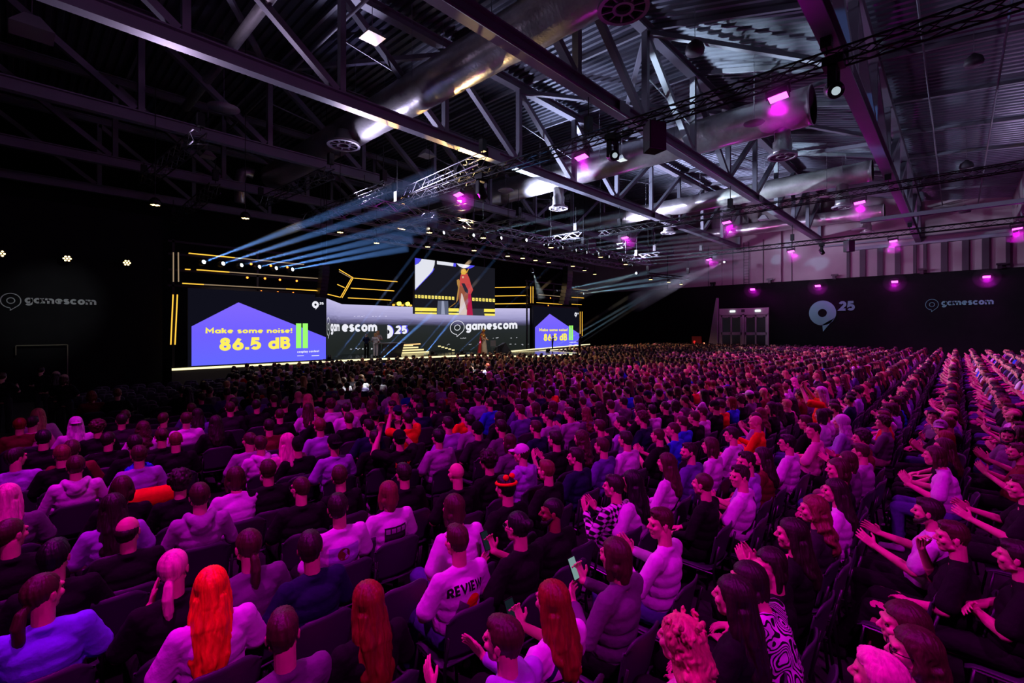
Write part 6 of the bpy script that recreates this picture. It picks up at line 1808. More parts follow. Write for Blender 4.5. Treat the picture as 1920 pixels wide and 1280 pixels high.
# ---------------------------------------------------------------- the audience, each nearby person one by one
# (pixel of the head, label, hair, shirt, arms, yaw, extras)
P_ = [
 (81,1113,'person with low brown ponytail in pale blue shirt, at the bottom left edge',('ponytail','brown'),('tee','pale blue'),'lap',-.85,{}),
 (325,1066,'person with blond ponytail in a dark top, left of the bright orange hair',('ponytail','pink'),('tee','black'),'clap',-.35,{}),
 (396,1100,'person with very long bright orange hair in a white blouse',('longer','orange'),('tee','white'),'lap',-.35,{}),
 (530,1190,'person with short swept brown hair in grey violet shirt at the bottom edge',('fade','brown'),('tee','grey'),'lap',-.35,{}),
 (102,1045,'person with dark hair in black between the ponytail and the balding man',('short','black'),('tee','black'),'lap',-.35,{}),
 (240,996,'balding person in a black sweater, shiny scalp, left foreground',('balding','dark brown'),('sweater','black'),'lap',-.35,{'wide':1.12}),
 (211,950,'person with long loose dark hair over a lilac top',('longer','dark brown'),('tee','lilac'),'lap',0,{}),
 (374,930,'person with short brown hair in a lilac grey hoodie',('short','brown'),('hoodie','pale grey'),'lap',0,{}),
 (465,1024,'person with brown ponytail in grey shirt, behind the orange hair',('ponytail','brown'),('tee','grey'),'lap',0,{}),
 (581,1028,'broad person with short dark hair in navy shirt, left of the long red hair',('short','dark brown'),('tee','navy'),'lap',-.35,{'wide':1.1}),
 (563,916,'broad person with glasses and cropped hair in a black shirt',('buzz','brown'),('tee','black'),'lap',.35,{'glasses':True,'wide':1.12}),
 (502,882,'person with cropped brown hair in black shirt, in front of the white hoodie',('short','brown'),('tee','black'),'lap',0,{}),
 (441,896,'person with brown bob leaning sideways in a white shirt',('bob','brown'),('tee','white'),'lap',0,{'lean':.2}),
 (488,833,'person in a white hoodie with dark back print',('short','brown'),('hoodie','white'),'lap',0,{}),
 (260,853,'person with short hair in pale blue shirt beside the furry blue hat',('short','brown'),('tee','lilac'),'lap',0,{}),
 (142,874,'person with short hair in a white hoodie, left foreground',('short','brown'),('hoodie','white'),'lap',0,{}),
 (116,852,'person with short fair hair in black vest left of the white hoodie',('short','light brown'),('tee','black'),'lap',0,{}),
 (30,858,'person with dark swept hair in a lilac shirt at the left edge',('short','dark brown'),('tee','lilac'),'lap',-.85,{}),
 (14,932,'person with pinkish long hair cut by the left edge',('long','pink'),('tee','grey'),'lap',-.35,{}),
 (20,1002,'person with cropped hair and black shirt cut by the left edge',('buzz','brown'),('tee','black'),'lap',-.85,{}),
 (228,915,'person with brown bob behind the orange cloth',('bob','brown'),('tee','black'),'lap',0,{}),
 (337,904,'person with thick dark hair in a dark coat right of the orange cloth',('curly','dark brown'),('sweater','black'),'lap',0,{}),
 (329,826,'balding person in black shirt on the left side, middle distance',('buzz','light brown'),('tee','black'),'lap',0,{}),
 (303,818,'person with brown bun in black, left of the balding one',('bun','brown'),('tee','black'),'lap',0,{}),
 (252,832,'person with dark hair just in front of the pale blue shirt',('short','dark brown'),('tee','black'),'lap',0,{}),
 (203,825,'person with dark hair in black shirt with faint back lettering',('short','dark brown'),('tee','black'),'lap',-.35,{}),
 (134,843,'person with brown hair in dark red, left middle distance',('short','brown'),('tee','dark red'),'lap',0,{}),
 (538,829,'person with long pale pink hair in a pink top',('long','pink'),('tee','pink'),'lap',0,{}),
 (557,836,'person in black cap and black shirt right of the pale pink hair',('short','black'),('tee','black'),'lap',0,{'hat':('cap','black')}),
 (626,832,'person in black backward cap and lilac shirt',('short','black'),('tee','lilac'),'lap',0,{'hat':('backcap','black')}),
 (504,799,'person with short dark hair in a dark red shirt',('short','dark brown'),('tee','dark red'),'lap',0,{}),
 (599,799,'person with short fair hair in a lilac shirt, left of centre',('short','light brown'),('tee','lilac'),'lap',0,{}),
 (467,826,'person with brown bun in pale printed blouse',('bun','brown'),('tee','pale grey'),'lap',.35,{}),
 (524,778,'person with cropped hair in black shirt in front of the dark red one',('buzz','brown'),('tee','black'),'lap',0,{}),
 (349,786,'person with brown hair in white shirt on the left, middle distance',('short','brown'),('tee','white'),'lap',0,{}),
 (404,792,'person with long straight dark hair in black, left middle distance',('long','dark brown'),('tee','black'),'lap',0,{}),
 (268,803,'person with brown wavy hair in white shirt, left middle distance',('wavy','brown'),('tee','white'),'lap',0,{}),
 (142,795,'person in a white hood over pinkish hair on the left',('long','white'),('tee','white'),'lap',0,{'hat':('backcap','white')}),
 (37,797,'person with dark red hair at the far left',('short','red'),('tee','dark red'),'lap',0,{}),
 (61,793,'person in dark cap over a pink top at the far left',('short','dark brown'),('tee','pink'),'lap',-.35,{}),
 (81,822,'person with black hair and black shirt at the far left',('short','black'),('tee','black'),'lap',0,{}),
 (183,802,'person with curly brown hair in black on the left',('curly','brown'),('tee','black'),'lap',-.35,{}),
 (228,788,'person with dark hair in charcoal on the left, middle distance',('short','dark brown'),('tee','charcoal'),'lap',0,{}),
 (633,952,'person with dark hair in a white shirt with a round back print',('short','dark brown'),('tee','white'),'lap',-.35,{'print':'sun'}),
 (636,893,'person in a shiny black jacket left of centre',('short','brown'),('sweater','black'),'lap',-.35,{}),
 (727,925,'person with fair bob in white shirt with a bus drawing on the back',('bob','light brown'),('tee','white'),'lap',0,{'print':'bus'}),
 (851,953,'person with straight brown bob in white shirt and jeans',('bob','brown'),('tee','white'),'lap',0,{'pants':'jeans','lean':.2}),
 (856,1016,'young person with cropped hair in white shirt lettered REVIEW',('fade','brown'),('tee','white'),'lap',0,{'print':'review','pants':'jeans'}),
 (688,1128,'person with very long dark red hair in black, left of REVIEW shirt',('longer','red'),('tee','black'),'lap',0,{}),
 (942,1200,'person with cropped brown hair in lilac hoodie, hand raised, bottom edge',('short','brown'),('hoodie','lilac'),'wide',.35,{}),
 (1034,1128,'person with long red brown hair in white jersey with black stripes, holding phone',('long','red'),('tee','white'),'phone',0,{'print':'jersey','phone':True}),
 (1152,1042,'person with brown bob in grey shirt looking at a lit phone',('bob','brown'),('sweater','grey'),'phone',0,{'phone':'lit','pitch':-.0}),
 (1238,982,'person with receding hair in white sweater in side view, hands raised',('fade','brown'),('sweater','white'),'clap',.9,{'pants':'jeans'}),
 (1034,960,'bearded person with cropped dark hair in black, face turned left',('buzz','black'),('tee','black'),'lap',.9,{'skin':'brown','beard':True}),
 (969,988,'person with dark hair tied up in black, holding a phone',('bun','black'),('tee','black'),'phone',0,{'phone':True,'glasses':True}),
 (1150,912,'person with short dark hair in a black and white checked shirt',('short','dark brown'),('sweater','plaid'),'clap',.35,{}),
 (1184,904,'person with long black hair in a white top, right of the checked shirt',('long','black'),('tee','white'),'lap',0,{}),
 (1249,868,'person with long brown hair in white top with a dark strap',('long','brown'),('sweater','white'),'lap',0,{'print':'strap'}),
 (947,915,'person with bright orange headband on dark hair in black shirt',('short','black'),('tee','black'),'lap',0,{'hat':('band','orange')}),
 (855,888,'bald person in a black shirt at the centre of the crowd',('bald','brown'),('tee','black'),'lap',0,{}),
 (1024,883,'person with short fair hair in black shirt right of the orange headband',('fade','light brown'),('tee','black'),'lap',0,{}),
 (1079,857,'person with dark hair in navy shirt with lettering on the sleeve',('short','dark brown'),('tee','navy'),'lap',.35,{}),
 (1128,837,'person with short brown hair in purple blue shirt',('short','brown'),('tee','purple'),'lap',0,{}),
 (1172,824,'person with short dark hair in white shirt, right of the purple one',('short','dark brown'),('tee','white'),'lap',0,{}),
 (977,851,'person in white cap and lilac hoodie',('short','brown'),('hoodie','lilac'),'lap',.35,{'hat':('cap','white')}),
 (955,829,'person with brown bob in grey shirt behind the white cap',('bob','brown'),('tee','grey'),'lap',0,{}),
 (914,864,'person with dark curls in black right of the bald one',('curly','dark brown'),('tee','black'),'lap',0,{}),
 (821,820,'person with dark hair in pale raglan shirt at the centre',('short','black'),('tee','pale grey'),'lap',0,{}),
 (748,823,'person in black cap with arms raised to take a photo',('short','black'),('tee','black'),'raise',0,{'hat':('backcap','black'),'print':'may'}),
 (756,888,'person with dark hair in black, in front of the bus drawing shirt',('short','dark brown'),('tee','black'),'lap',0,{}),
 (703,822,'person with dark hair and black shirt left of the raised arms',('short','dark brown'),('tee','black'),'lap',0,{}),
 (894,806,'person in black beanie and dark shirt at the centre',('short','black'),('tee','charcoal'),'lap',0,{'hat':('beanie','black')}),
 (939,801,'person with dark hair in a checked grey shirt at the centre',('short','dark brown'),('tee','grey'),'lap',0,{}),
 (1004,802,'person with brown hair in navy shirt right of the checked grey one',('short','brown'),('tee','navy'),'lap',0,{}),
 (1040,824,'person with dark hair in black shirt, clapping, at the centre',('short','dark brown'),('tee','black'),'clap',0,{}),
 (1089,822,'person with brown wavy hair in black right of the centre',('wavy','brown'),('tee','black'),'lap',0,{}),
 (1124,800,'person with brown hair in charcoal shirt right of the centre',('short','brown'),('tee','charcoal'),'clap',0,{}),
 (1164,793,'person with short dark hair in lilac shirt right of the centre',('short','dark brown'),('tee','lilac'),'clap',0,{}),
 (1203,785,'person with brown curls in navy shirt',('curly','brown'),('tee','navy'),'lap',.35,{}),
 (1233,817,'person with cropped hair in black shirt right of the white shirts',('buzz','brown'),('tee','black'),'clap',0,{}),
 (1261,806,'person with cropped hair in bright blue shirt, right half',('buzz','brown'),('tee','blue'),'lap',.35,{}),
 (917,757,'person with short hair in bright blue shirt at the centre',('buzz','brown'),('tee','blue'),'lap',0,{}),
 (868,776,'person with dark hair in bright orange shirt at the centre',('short','black'),('tee','orange'),'lap',0,{}),
 (764,786,'person in orange shirt holding up a camera',('short','dark brown'),('tee','orange'),'raise',0,{}),
 (839,795,'person with dark hair in pink lilac shirt at the centre',('short','dark brown'),('tee','lilac'),'lap',0,{}),
 (880,790,'person with dark hair in pale shirt right of the lilac one',('short','black'),('tee','pale grey'),'lap',0,{}),
 (1272,1200,'person with fluffy curly blond hair at the bottom edge',('frizz','blond'),('tee','pink'),'lap',0,{}),
 (1373,1120,'person with long dark wavy hair in black, one white sleeve beside',('longer','dark brown'),('tee','black'),'lap',0,{}),
 (1442,1062,'person with dark bob in black top in side view, patterned arm beyond',('bob','dark brown'),('tee','black'),'lap',.9,{}),
 (1405,1092,'person in a black and white maze patterned sweater',('bob','dark brown'),('sweater','maze'),'lap',.35,{'lean':.3}),
 (1483,1002,'person with long dark brown hair, clapping in dark top',('long','dark brown'),('tee','black'),'clap',.35,{}),
 (1524,955,'person with long light brown hair right of the clapping one',('wavy','light brown'),('tee','charcoal'),'lap',.35,{}),
 (1564,920,'person with long dark hair in white shirt by the gap between rows',('long','dark brown'),('tee','white'),'lap',.35,{}),
 (1570,880,'person with brown bob in black in side view, right half',('bob','brown'),('tee','black'),'lap',.35,{}),
 (1614,822,'person with big dark bob in dark red sweater, clapping',('curly','dark brown'),('sweater','dark red'),'wide',.35,{}),
 (1398,866,'person with short dark hair in lilac shirt, face turned left',('short','dark brown'),('tee','lilac'),'lap',.9,{'beard':True}),
 (1386,893,'person in white shirt with black backpack strap, clapping',('short','dark brown'),('tee','white'),'clap',.9,{'print':'strap'}),
 (1317,908,'person with cropped brown hair in a wide black shirt',('buzz','brown'),('sweater','black'),'lap',0,{}),
 (1428,856,'person with long straight dark hair right of the lilac shirt',('long','dark brown'),('tee','dark red'),'lap',.35,{}),
 (1475,831,'person with black hair and glasses in white shirt',('short','black'),('tee','white'),'lap',.35,{'glasses':True}),
 (1524,808,'person with short dark hair in pink shirt in side view',('short','dark brown'),('tee','pink'),'cross',.9,{}),
 (1416,792,'bald person in orange red shirt, clapping',('bald','brown'),('sweater','orange'),'clap',.35,{}),
 (1371,815,'person with short dark hair in white shirt with diagonal strap',('short','dark brown'),('tee','white'),'clap',.35,{'print':'strap'}),
 (1331,836,'person with brown bob in white shirt, right half',('bob','brown'),('tee','white'),'lap',0,{}),
 (1291,847,'bearded person with dark hair in blue shirt, face turned left',('short','dark brown'),('tee','purple'),'lap',.9,{'beard':True}),
 (1753,855,'person with bowl cut brown hair in white shirt and jeans, right side',('bob','brown'),('tee','white'),'clap',.0,{'pants':'jeans','lean':.2}),
 (1768,838,'person with long brown hair behind the bowl cut',('long','brown'),('tee','black'),'lap',0,{}),
 (1739,960,'bearded person in white shirt with hands out, right side',('short','dark brown'),('tee','white'),'wide',0,{'beard':True}),
 (1784,1008,'person with shaved sides in black shirt, arm folded, right foreground',('fade','brown'),('tee','black'),'chin',.35,{'legs':'fwd','wide':1.05}),
 (1763,803,'smiling person in pale cap turned towards the camera, right side',('short','brown'),('tee','black'),'clap',1.6,{'hat':('cap','pale grey')}),
 (1749,782,'person with dark hair looking towards the camera, right side',('short','dark brown'),('tee','grey'),'lap',1.6,{}),
 (1889,818,'person with dark hair and moustache near the right edge',('short','black'),('tee','grey'),'clap',1.2,{'beard':True}),
 (1908,848,'bearded person in dark red shirt at the right edge',('short','brown'),('tee','dark red'),'clap',0.35,{'beard':True}),
 (1913,914,'person in shorts clapping, cut by the right edge',('short','brown'),('tee','black'),'wide',0.35,{'shorts':True}),
 (1692,1172,'person with long brown hair seen from above, bottom right',('long','brown'),('tee','charcoal'),'lap',0.35,{}),
 (1712,1222,'person with brown hair and glasses at the bottom right',('wavy','brown'),('tee','white'),'lap',0.35,{'glasses':True}),
 (1646,1272,'person with pinkish hair cut by the bottom edge',('short','pink'),('tee','blue'),'lap',0,{}),
 (1903,1045,'person in black with bare forearms cut by the right edge',('short','dark brown'),('tee','black'),'cross',0,{}),
 (220,738,'person in dark shirt holding a lit phone among empty chairs',('short','light brown'),('tee','black'),'phone',0,{'phone':'lit'}),
 (172,742,'person with red hair in dark red sweater near the left aisle',('bob','red'),('sweater','dark red'),'clap',-.35,{}),
 (352,736,'person with long dark hair alone among empty chairs',('long','dark brown'),('tee','black'),'lap',0,{}),
 (382,722,'person in black shirt with white back lettering near the left screen',('short','light brown'),('tee','black'),'lap',0,{'print':'small'}),
 (438,756,'person with dark hair in black behind the empty chairs',('short','dark brown'),('tee','black'),'lap',0,{}),
 (1538,736,'tall person in white wig and orange costume, right half',('longer','white'),('tee','orange'),'raise',0,{'scale':1.12}),
 (1576,792,'person in a pale hooded cloth, right half',('long','white'),('sweater','lilac'),'lap',0,{'hat':('hood','white')}),
]
BAKED = []
rng = random.Random(11)
taken = []
hand_people = []
for (px_, py_, lab, hair, shirt, arms, yaw, ex) in P_:
    e = dict(ex); lean = e.pop('lean', 0.0); pr = e.pop('print', None)
    sc = e.get('scale', 1.0)
    e['scale'] = round(e.get('scale', 1.0) * rng.uniform(1.045, 1.095), 3)
    hz = leaned(HC, lean)
    p = on_z(px_, py_, hz.z * e['scale'])
    rot = R(rng.uniform(-7, 3))
    if yaw > 1.0: rot = R(30); yaw = 0.9
    off = Matrix.Rotation(rot, 2) @ Vector((hz.x, hz.y))
    x, y = p.x - off.x, p.y - off.y
    Z = pix((x, y, 1.2))[2]
    lod = 0 if Z < 7.5 else 1
    t = person(x, y, rot, lab, hair, shirt, arms, yaw, e.pop('pitch', 0.0), lean, lod=lod, **e)
    hand_people.append((x, y, rot, lab, Z))
    taken.append((x, y))
    blackm, whitem = cloth('black'), cloth('white')
    if pr == 'review':
        print_text(t, 'REVIEW', (-0.15, 0.865, 0.145, 0.945), blackm, 0.035, 0.02)
        print_poly(t, oval(0.045, 0.80, 0.065, 0.07), cloth('orange')); print_poly(t, oval(0.01, 0.745, 0.05, 0.04), cloth('red'), off=0.005)
        print_poly(t, [(-0.10, 0.72), (-0.02, 0.70), (0.01, 0.80), (-0.07, 0.86)], cloth('grey'), off=0.0045)
        print_text(t, 'DIVER', (-0.12, 0.655, 0.05, 0.69), blackm, 0.02)
    elif pr == 'sun':
        print_poly(t, [(-0.13, 0.78), (0.12, 0.78), (0.12, 0.93), (-0.13, 0.93)], cloth('lilac')); print_poly(t, oval(-0.02, 0.87, 0.05, 0.05), cloth('dark red'), off=0.006)
        for k in range(3): print_poly(t, [(0.0 + 0.02 * k, 0.66), (0.01 + 0.02 * k, 0.66), (0.14, 0.83 - 0.02 * k), (0.14, 0.845 - 0.02 * k)], blackm, off=0.006)
    elif pr == 'bus':
        print_poly(t, [(-0.10, 0.80), (0.12, 0.80), (0.12, 0.93), (-0.10, 0.93)], cloth('charcoal'))
        for k in range(4): print_poly(t, [(-0.09 + 0.052 * k, 0.87), (-0.05 + 0.052 * k, 0.87), (-0.05 + 0.052 * k, 0.915), (-0.09 + 0.052 * k, 0.915)], cloth('pale grey'), off=0.006)
        for k in (-0.05, 0.07): print_poly(t, oval(k, 0.80, 0.022, 0.022), blackm, off=0.007)
    elif pr == 'jersey':
        for s in (-1, 1): print_poly(t, [(s * 0.05, 0.99), (s * 0.075, 0.99), (s * 0.16, 0.88), (s * 0.14, 0.87)], cloth('navy'))
        print_poly(t, [(-0.16, 0.845), (0.16, 0.885), (0.16, 0.905), (-0.16, 0.865)], blackm)
        print_poly(t, [(-0.16, 0.81), (0.16, 0.85), (0.16, 0.86), (-0.16, 0.82)], blackm)
        print_text(t, '14', (0.0, 0.62, 0.13, 0.78), cloth('navy'), 0.05)
    elif pr == 'strap': print_poly(t, [(-0.15, 0.66), (-0.12, 0.65), (0.13, 0.98), (0.10, 0.99)], blackm, 'shoulder_strap', 0.008)
    elif pr == 'may': print_text(t, 'MAY', (-0.12, 0.86, 0.10, 0.93), cloth('red'), 0.03)
    elif pr == 'small': print_text(t, 'CREW', (-0.13, 0.88, 0.13, 0.94), cloth('pale grey'), 0.03)

# furry blue hat, orange cloth and bags lying on chairs
p = on_z(262, 885, 1.04)
f_ = mesh_obj('furry_hat', hat_mesh('furry'), cloth('blue'), None, tuple(p)); tag(f_, 'fluffy bright blue hat lying on a chair back on the left', 'hat')
p = on_z(284, 918, 0.92)
cv = MB(); nn = 14
V = []
for i in range(nn + 1):
    u = i / nn
    for dy, dz in ((-0.07, -0.26), (-0.06, -0.10), (-0.01, 0.0), (0.05, -0.10)):
        V.append((-0.36 + 0.72 * u, dy + 0.020 * math.sin(9 * u), dz + 0.02 * math.sin(5 * u) + 0.05 * u))
cv.add(V, [(i * 4 + j, i * 4 + j + 1, (i + 1) * 4 + j + 1, (i + 1) * 4 + j) for i in range(nn) for j in range(3)])
o = cv.build('draped_cloth', cloth('orange'), None, True, tuple(p)); sm_ = o.modifiers.new('t', 'SOLIDIFY'); sm_.thickness = 0.006
tag(o, 'bright orange cloth draped over a chair back under the furry hat', 'cloth')

# ---- seats of every row
def open_seat(x, y):
    if 23.0 < x < 31.0 and y > 18.7: return False
    if x <= 23.0 and y > 23.0: return False
    if x >= 31.0 and y > 24.6: return False
    u, v, Z = pix((x, y, 1.2))
    if Z < 1.5 or u < -30 or u > 1950: return False
    return True
seats = []
for k in range(-5, 28):
    y = 0.15 + 0.9 * k
    j = 0
    while True:
        x = 0.30 + 0.545 * j + (0.12 if k % 2 else 0.0); j += 1
        if x > 51.2: break
        if 17.2 < x < 18.6 and y > 18.0: continue
        xx = x + rng.uniform(-0.05, 0.05); yy = y + rng.uniform(-0.05, 0.05)
        if not open_seat(xx, yy): continue
        u, v, Z = pix((xx, yy, 1.2))
        if v > 872: continue
        if any(abs(xx - a) < 0.46 and abs(yy - b_) < 0.62 for a, b_ in taken): continue
        empty = False
        if u < 330 and v < 782: empty = True
        elif u < 420 and v < 722: empty = True
        elif rng.random() < 0.05: empty = True
        if u < 150 and v < 775: continue
        seats.append((Z, xx, yy, k, empty))
seats.sort()
N_HAND = len(P_) + 12
N_AUTO = 300 - N_HAND
ORD = 'zeroth first second third fourth fifth sixth seventh eighth ninth tenth eleventh twelfth thirteenth fourteenth fifteenth sixteenth seventeenth eighteenth nineteenth twentieth'.split()
def ordn(n):
    if n <= 20: return ORD[n]
    t_ = {2: 'twenty', 3: 'thirty', 4: 'forty', 5: 'fifty'}[n // 10]
    return t_ + ('-' + ORD[n % 10] if n % 10 else 'th')
HS = [(('short', 'dark brown'), 10), (('short', 'brown'), 10), (('short', 'black'), 6), (('buzz', 'brown'), 5), (('fade', 'brown'), 5), (('fade', 'light brown'), 3), (('bob', 'brown'), 5),
      (('bob', 'dark brown'), 3), (('long', 'dark brown'), 6), (('long', 'brown'), 5), (('wavy', 'light brown'), 3), (('long', 'blond'), 3), (('ponytail', 'brown'), 4), (('bun', 'dark brown'), 2),
      (('curly', 'brown'), 3), (('balding', 'brown'), 1), (('bald', 'brown'), 1), (('long', 'pink'), 1), (('bob', 'red'), 1), (('short', 'blond'), 2)]
SS = [(('tee', 'black'), 26), (('hoodie', 'black'), 6), (('tee', 'charcoal'), 8), (('tee', 'navy'), 6), (('tee', 'white'), 12), (('hoodie', 'white'), 2), (('tee', 'pale grey'), 5), (('hoodie', 'grey'), 5),
      (('tee', 'lilac'), 6), (('tee', 'dark red'), 3), (('tee', 'pink'), 3), (('tee', 'blue'), 2), (('tee', 'red'), 1), (('tee', 'orange'), 1), (('sweater', 'grey'), 3), (('tee', 'purple'), 3), (('tee', 'green'), 1)]
AS = [('lap', 10), ('clap', 7), ('phone', 2), ('cross', 2), ('wide', 2)]
def pick(l):
    s = rng.uniform(0, sum(w for _, w in l))
    for v, w in l:
        s -= w
        if s <= 0: return v
    return l[-1][0]
HW = {'short': 'short', 'buzz': 'cropped', 'fade': 'short swept', 'bob': 'bobbed', 'long': 'long', 'wavy': 'wavy', 'ponytail': 'ponytailed', 'bun': 'tied up', 'curly': 'curly', 'balding': 'thinning', 'bald': ''}
SW = {'tee': 'shirt', 'hoodie': 'hoodie', 'sweater': 'sweater'}
auto = [s for s in seats if not s[4]][:N_AUTO]
rest = [s for s in seats if not s[4]][N_AUTO:]
rows = {}
for s in auto: rows.setdefault(s[3], []).append(s)
ks = sorted(rows)
CH = []
for (x, y, rot, lab, Z) in hand_people:
    CH.append((Z, x, y, rot, 'grey stacking chair under the ' + ' '.join(lab.split(',')[0].split()[:10])))
for ri, k in enumerate(ks):
    rr = sorted(rows[k], key=lambda s: s[1])
    for n_, (Z, x, y, _, _) in enumerate(rr):
        hair = pick(HS); shirt = pick(SS); arms = pick(AS); yaw = pick([(0.0, 5), (0.35, 2), (-0.35, 3)])
        hat = ('cap' if rng.random() < 0.5 else 'backcap', rng.choice(['black', 'white', 'navy'])) if rng.random() < 0.06 and hair[0] in ('short', 'buzz', 'fade') else None
        hd = 'bald person' if hair[0] == 'bald' else 'person with %s %s hair' % (hair[1], HW[hair[0]])
        where = '%s from left in %s row from right' % (ordn(n_ + 1), ordn(ri + 1))
        lab = '%s, %s %s, %s' % (hd, shirt[1], SW[shirt[0]], where)
        if len(lab.split()) > 16: lab = '%s, %s' % (hd, where)
        if len(lab.split()) > 16: lab = '%s, %s' % (hd, where.replace(' from right', ''))
        rot = R(rng.uniform(-9, 2))
        lod = 1 if Z < 11 else 2
        person(x, y, rot, lab, hair, shirt, arms, yaw, lod=lod, hat=hat, group='seated audience', scale=round(rng.uniform(1.01, 1.09), 3), pants=pick([('black', 5), ('jeans', 4), ('navy', 1), ('beige', 1), ('grey', 1)]))
        CH.append((Z, x, y, rot, 'grey stacking chair, %s' % where))

# empty chairs near the camera and by the left aisle
for (px_, py_, lab) in ((366, 1030, 'empty grey stacking chair in the left foreground behind the lilac grey hoodie'), (747, 1035, 'empty grey stacking chair behind the shirt with the bus drawing'),
                      (760, 1125, 'empty grey stacking chair left of the REVIEW shirt'), (1090, 1045, 'empty grey stacking chair right of the bearded person in black'),
                      (1755, 1125, 'empty grey stacking chair beside the person with shaved sides'), (1750, 925, 'empty grey stacking chair behind the white shirt and jeans'),
                      (215, 1150, 'empty grey stacking chair between ponytail and orange hair'), (1560, 1075, 'empty grey stacking chair by the gap between rows'),
                      (680, 1040, 'empty grey stacking chair left of the straight brown bob')):
    p = on_z(px_, py_, 0.75)
    CH.append((0, p.x, p.y + 0.25, R(-4), lab))
emp = sorted([s for s in seats if s[4]])
for (Z, x, y, k, _) in emp: CH.append((Z, x, y, R(-2), 'empty grey stacking chair standing in the dark rows left of the audience' if pix((x, y, 1))[0] < 430 else 'grey stacking chair left empty within the seated audience'))
CH.sort(key=lambda c: c[0])
arng = random.Random(3)
for (Z, x, y, rot, lab) in CH[:300]:
    chair(x, y, rot, lab, arm=arng.random() < 0.3).scale = (1.06, 1.06, 1.04)

# ---- the far audience: one uncountable mass of seated figures, and their chairs
def ramp_random(name, cols, mul, rough=0.8, spec=0.2):
    m = mat(name, (0.5, 0.5, 0.5, 1), rough, spec=spec)
    nt = m.node_tree; p = nt.nodes['Principled BSDF']
    at = nt.nodes.new('ShaderNodeAttribute'); at.attribute_type = 'INSTANCER'; at.attribute_name = 'tone'
    ma = nt.nodes.new('ShaderNodeMath'); ma.operation = 'MULTIPLY'; ma.inputs[1].default_value = mul
    fr = nt.nodes.new('ShaderNodeMath'); fr.operation = 'FRACT'
    cr = nt.nodes.new('ShaderNodeValToRGB'); cr.color_ramp.interpolation = 'CONSTANT'
    nt.links.new(at.outputs['Fac'], ma.inputs[0]); nt.links.new(ma.outputs[0], fr.inputs[0]); nt.links.new(fr.outputs[0], cr.inputs[0])
    tot = sum(w for _, w in cols); s = 0
    el = cr.color_ramp.elements
    for i, (c, w) in enumerate(cols):
        if i < 2: e = el[i]; e.position = s / tot
        else: e = el.new(s / tot)
        e.color = srgb(*c); s += w
    nt.links.new(cr.outputs[0], p.inputs['Base Color'])
    return m
MS = ramp_random('mass_shirt', [(CLOTH[c], w) for c, w in (('black', 32), ('white', 12), ('navy', 7), ('charcoal', 12), ('lilac', 6), ('pale grey', 7), ('red', 1), ('dark red', 4), ('grey', 7), ('blue', 2), ('pink', 3), ('orange', 1), ('purple', 4))], 1.0)
MH = ramp_random('mass_hair', [(HAIRC[c], w) for c, w in (('dark brown', 12), ('brown', 12), ('black', 6), ('light brown', 6), ('blond', 3), ('red', 1), ('pink', 1))], 7.31, 0.55, 0.4)
MP = ramp_random('mass_trousers', [((16, 15, 18), 8), ((74, 84, 130), 6), ((150, 140, 130), 1), ((100, 98, 106), 1)], 3.7)
def merged(parts):
    me = bpy.data.meshes.new('figure'); vs = []; fs = []; mi = []
    mats = []
    for i, (src, m, off, rot) in enumerate(parts):
        Mx = Matrix.Translation(off) @ Euler(rot).to_matrix().to_4x4()
        n0 = len(vs); vs += [tuple(Mx @ v.co) for v in src.vertices]
        fs += [tuple(a + n0 for a in p.vertices) for p in src.polygons]; mi += [i] * len(src.polygons); mats.append(m)
    me.from_pydata(vs, [], fs)
    for m in mats: me.materials.append(m)
    me.polygons.foreach_set('material_index', mi); me.polygons.foreach_set('use_smooth', [True] * len(me.polygons))
    return me
def decimated(me, ratio):
    o = bpy.data.objects.new('tmp', me); C.objects.link(o)
    m = o.modifiers.new('d', 'DECIMATE'); m.ratio = ratio
    dg = bpy.context.evaluated_depsgraph_get(); dg.update()
    out = bpy.data.meshes.new_from_object(o.evaluated_get(dg)); bpy.data.objects.remove(o)
    return out
fig = bpy.data.collections.new('figures')
combos = [('short', 'lap', 0.0), ('short', 'clap', -0.35), ('fade', 'lap', 0.35), ('long', 'lap', 0.0), ('bob', 'clap', 0.0), ('wavy', 'lap', -0.35), ('buzz', 'clap', 0.35), ('ponytail', 'lap', 0.0), ('curly', 'cross', 0.0), ('long', 'clap', 0.35)]
dp = {}
for style, arms, yaw in combos:
    body, _hc = get_body(arms, yaw, 0.0, 0.0, 1.0, 2)
    sm = lib(('shirt', arms, 0.0, 'short', 1.0, False, 2), lambda: seated_shirt('shirt', arms, 0.0, 'short', 1.0, 5, False, 0.022))
    hm = lib(('hair_low', style), lambda: decimated(lib(('hair', style), lambda: hair_mesh(style)), 0.12))
    pm = lib('pants_low', lambda: decimated(lib(('pants', 'down', False), lambda: seated_pants('trousers')), 0.25))
    me = merged([(body, skinm('fair'), Vector((0, 0, 0)), (0, 0, 0)), (sm, MS, Vector((0, 0, 0)), (0, 0, 0)), (pm, MP, Vector((0, 0, 0)), (0, 0, 0)), (hm, MH, HC, (0, 0, yaw))])
    fig.objects.link(bpy.data.objects.new('figure', me))
back, seatm = lib('chair', chair_parts)
chm = merged([(decimated(back, 0.4), M['shell'], Vector((0, 0, 0)), (0, 0, 0)), (decimated(seatm, 0.4), M['shell'], Vector((0, 0, 0)), (0, 0, 0))] + [(lib(('leg', s, q), None), M['frame'], Vector((0, 0, 0)), (0, 0, 0)) for s in (-1, 1) for q in (-1, 1)])
chc = bpy.data.collections.new('far_chairs'); chc.objects.link(bpy.data.objects.new('far_chair', chm))

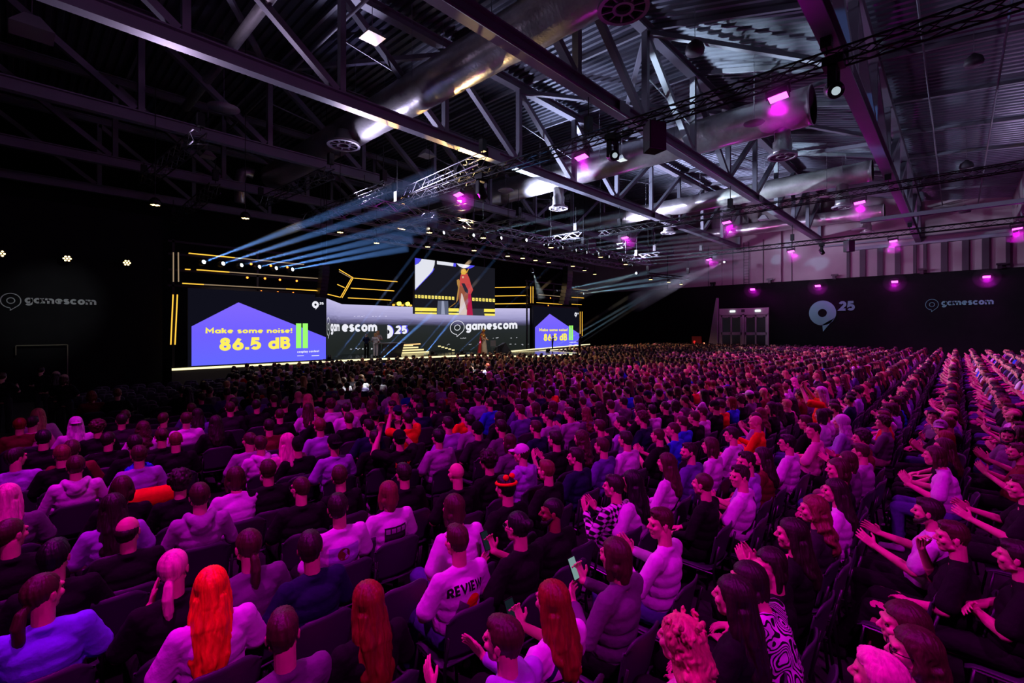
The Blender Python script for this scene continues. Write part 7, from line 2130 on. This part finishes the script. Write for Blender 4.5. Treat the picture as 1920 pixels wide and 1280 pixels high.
def scatter(name, pts, coll, seed, label, cat):
    me = bpy.data.meshes.new(name); me.from_pydata([(x, y, 0) for x, y, r, s in pts], [], [])
    for an, idx in (('turn', 2), ('size', 3)):
        a = me.attributes.new(an, 'FLOAT', 'POINT'); a.data.foreach_set('value', [p[idx] for p in pts])
    o = bpy.data.objects.new(name, me); C.objects.link(o)
    ng = bpy.data.node_groups.new(name, 'GeometryNodeTree')
    ng.interface.new_socket('Geometry', in_out='INPUT', socket_type='NodeSocketGeometry'); ng.interface.new_socket('Geometry', in_out='OUTPUT', socket_type='NodeSocketGeometry')
    N = ng.nodes; L = ng.links
    gi, go = N.new('NodeGroupInput'), N.new('NodeGroupOutput')
    ci = N.new('GeometryNodeCollectionInfo'); ci.inputs['Collection'].default_value = coll; ci.inputs['Separate Children'].default_value = True; ci.inputs['Reset Children'].default_value = True
    ip = N.new('GeometryNodeInstanceOnPoints'); ip.inputs['Pick Instance'].default_value = True
    rt = N.new('GeometryNodeInputNamedAttribute'); rt.data_type = 'FLOAT'; rt.inputs['Name'].default_value = 'turn'
    sz = N.new('GeometryNodeInputNamedAttribute'); sz.data_type = 'FLOAT'; sz.inputs['Name'].default_value = 'size'
    cx = N.new('ShaderNodeCombineXYZ')
    ri = N.new('FunctionNodeRandomValue'); ri.data_type = 'INT'; ri.inputs['Seed'].default_value = seed
    ri.inputs[4].default_value = 0; ri.inputs[5].default_value = max(0, len(coll.objects) - 1)
    st_ = N.new('GeometryNodeStoreNamedAttribute'); st_.data_type = 'FLOAT'; st_.domain = 'INSTANCE'; st_.inputs['Name'].default_value = 'tone'
    rv = N.new('FunctionNodeRandomValue'); rv.data_type = 'FLOAT'; rv.inputs['Seed'].default_value = seed + 1
    L.new(rt.outputs['Attribute'], cx.inputs[2]); L.new(gi.outputs[0], ip.inputs['Points']); L.new(ci.outputs[0], ip.inputs['Instance'])
    L.new(ri.outputs[2], ip.inputs['Instance Index']); L.new(cx.outputs[0], ip.inputs['Rotation']); L.new(sz.outputs['Attribute'], ip.inputs['Scale'])
    L.new(ip.outputs[0], st_.inputs['Geometry']); L.new(rv.outputs[1], st_.inputs['Value']); L.new(st_.outputs[0], go.inputs[0])
    md = o.modifiers.new('scatter', 'NODES'); md.node_group = ng
    tag(o, label, cat, kind='stuff')
    return o
pts = [(x, y, R(rng.uniform(-10, 3)), rng.uniform(1.0, 1.09)) for (Z, x, y, k, _) in rest]
scatter('seated_crowd', pts, fig, 3, 'far mass of seated audience lit magenta, amber near the stage', 'crowd')
far = [(x, y, 0.0, 1.0) for (Z, x, y, rot, lab) in CH[300:]] + [(p[0], p[1], p[2], 1.0) for p in pts]
scatter('crowd_chairs', far, chc, 5, 'far mass of grey chairs under the seated audience', 'chairs')
print('SEATS', len(seats), 'auto', len(auto), 'mass', len(rest), 'chairs', len(CH), 'auto maxZ', auto[-1][0])
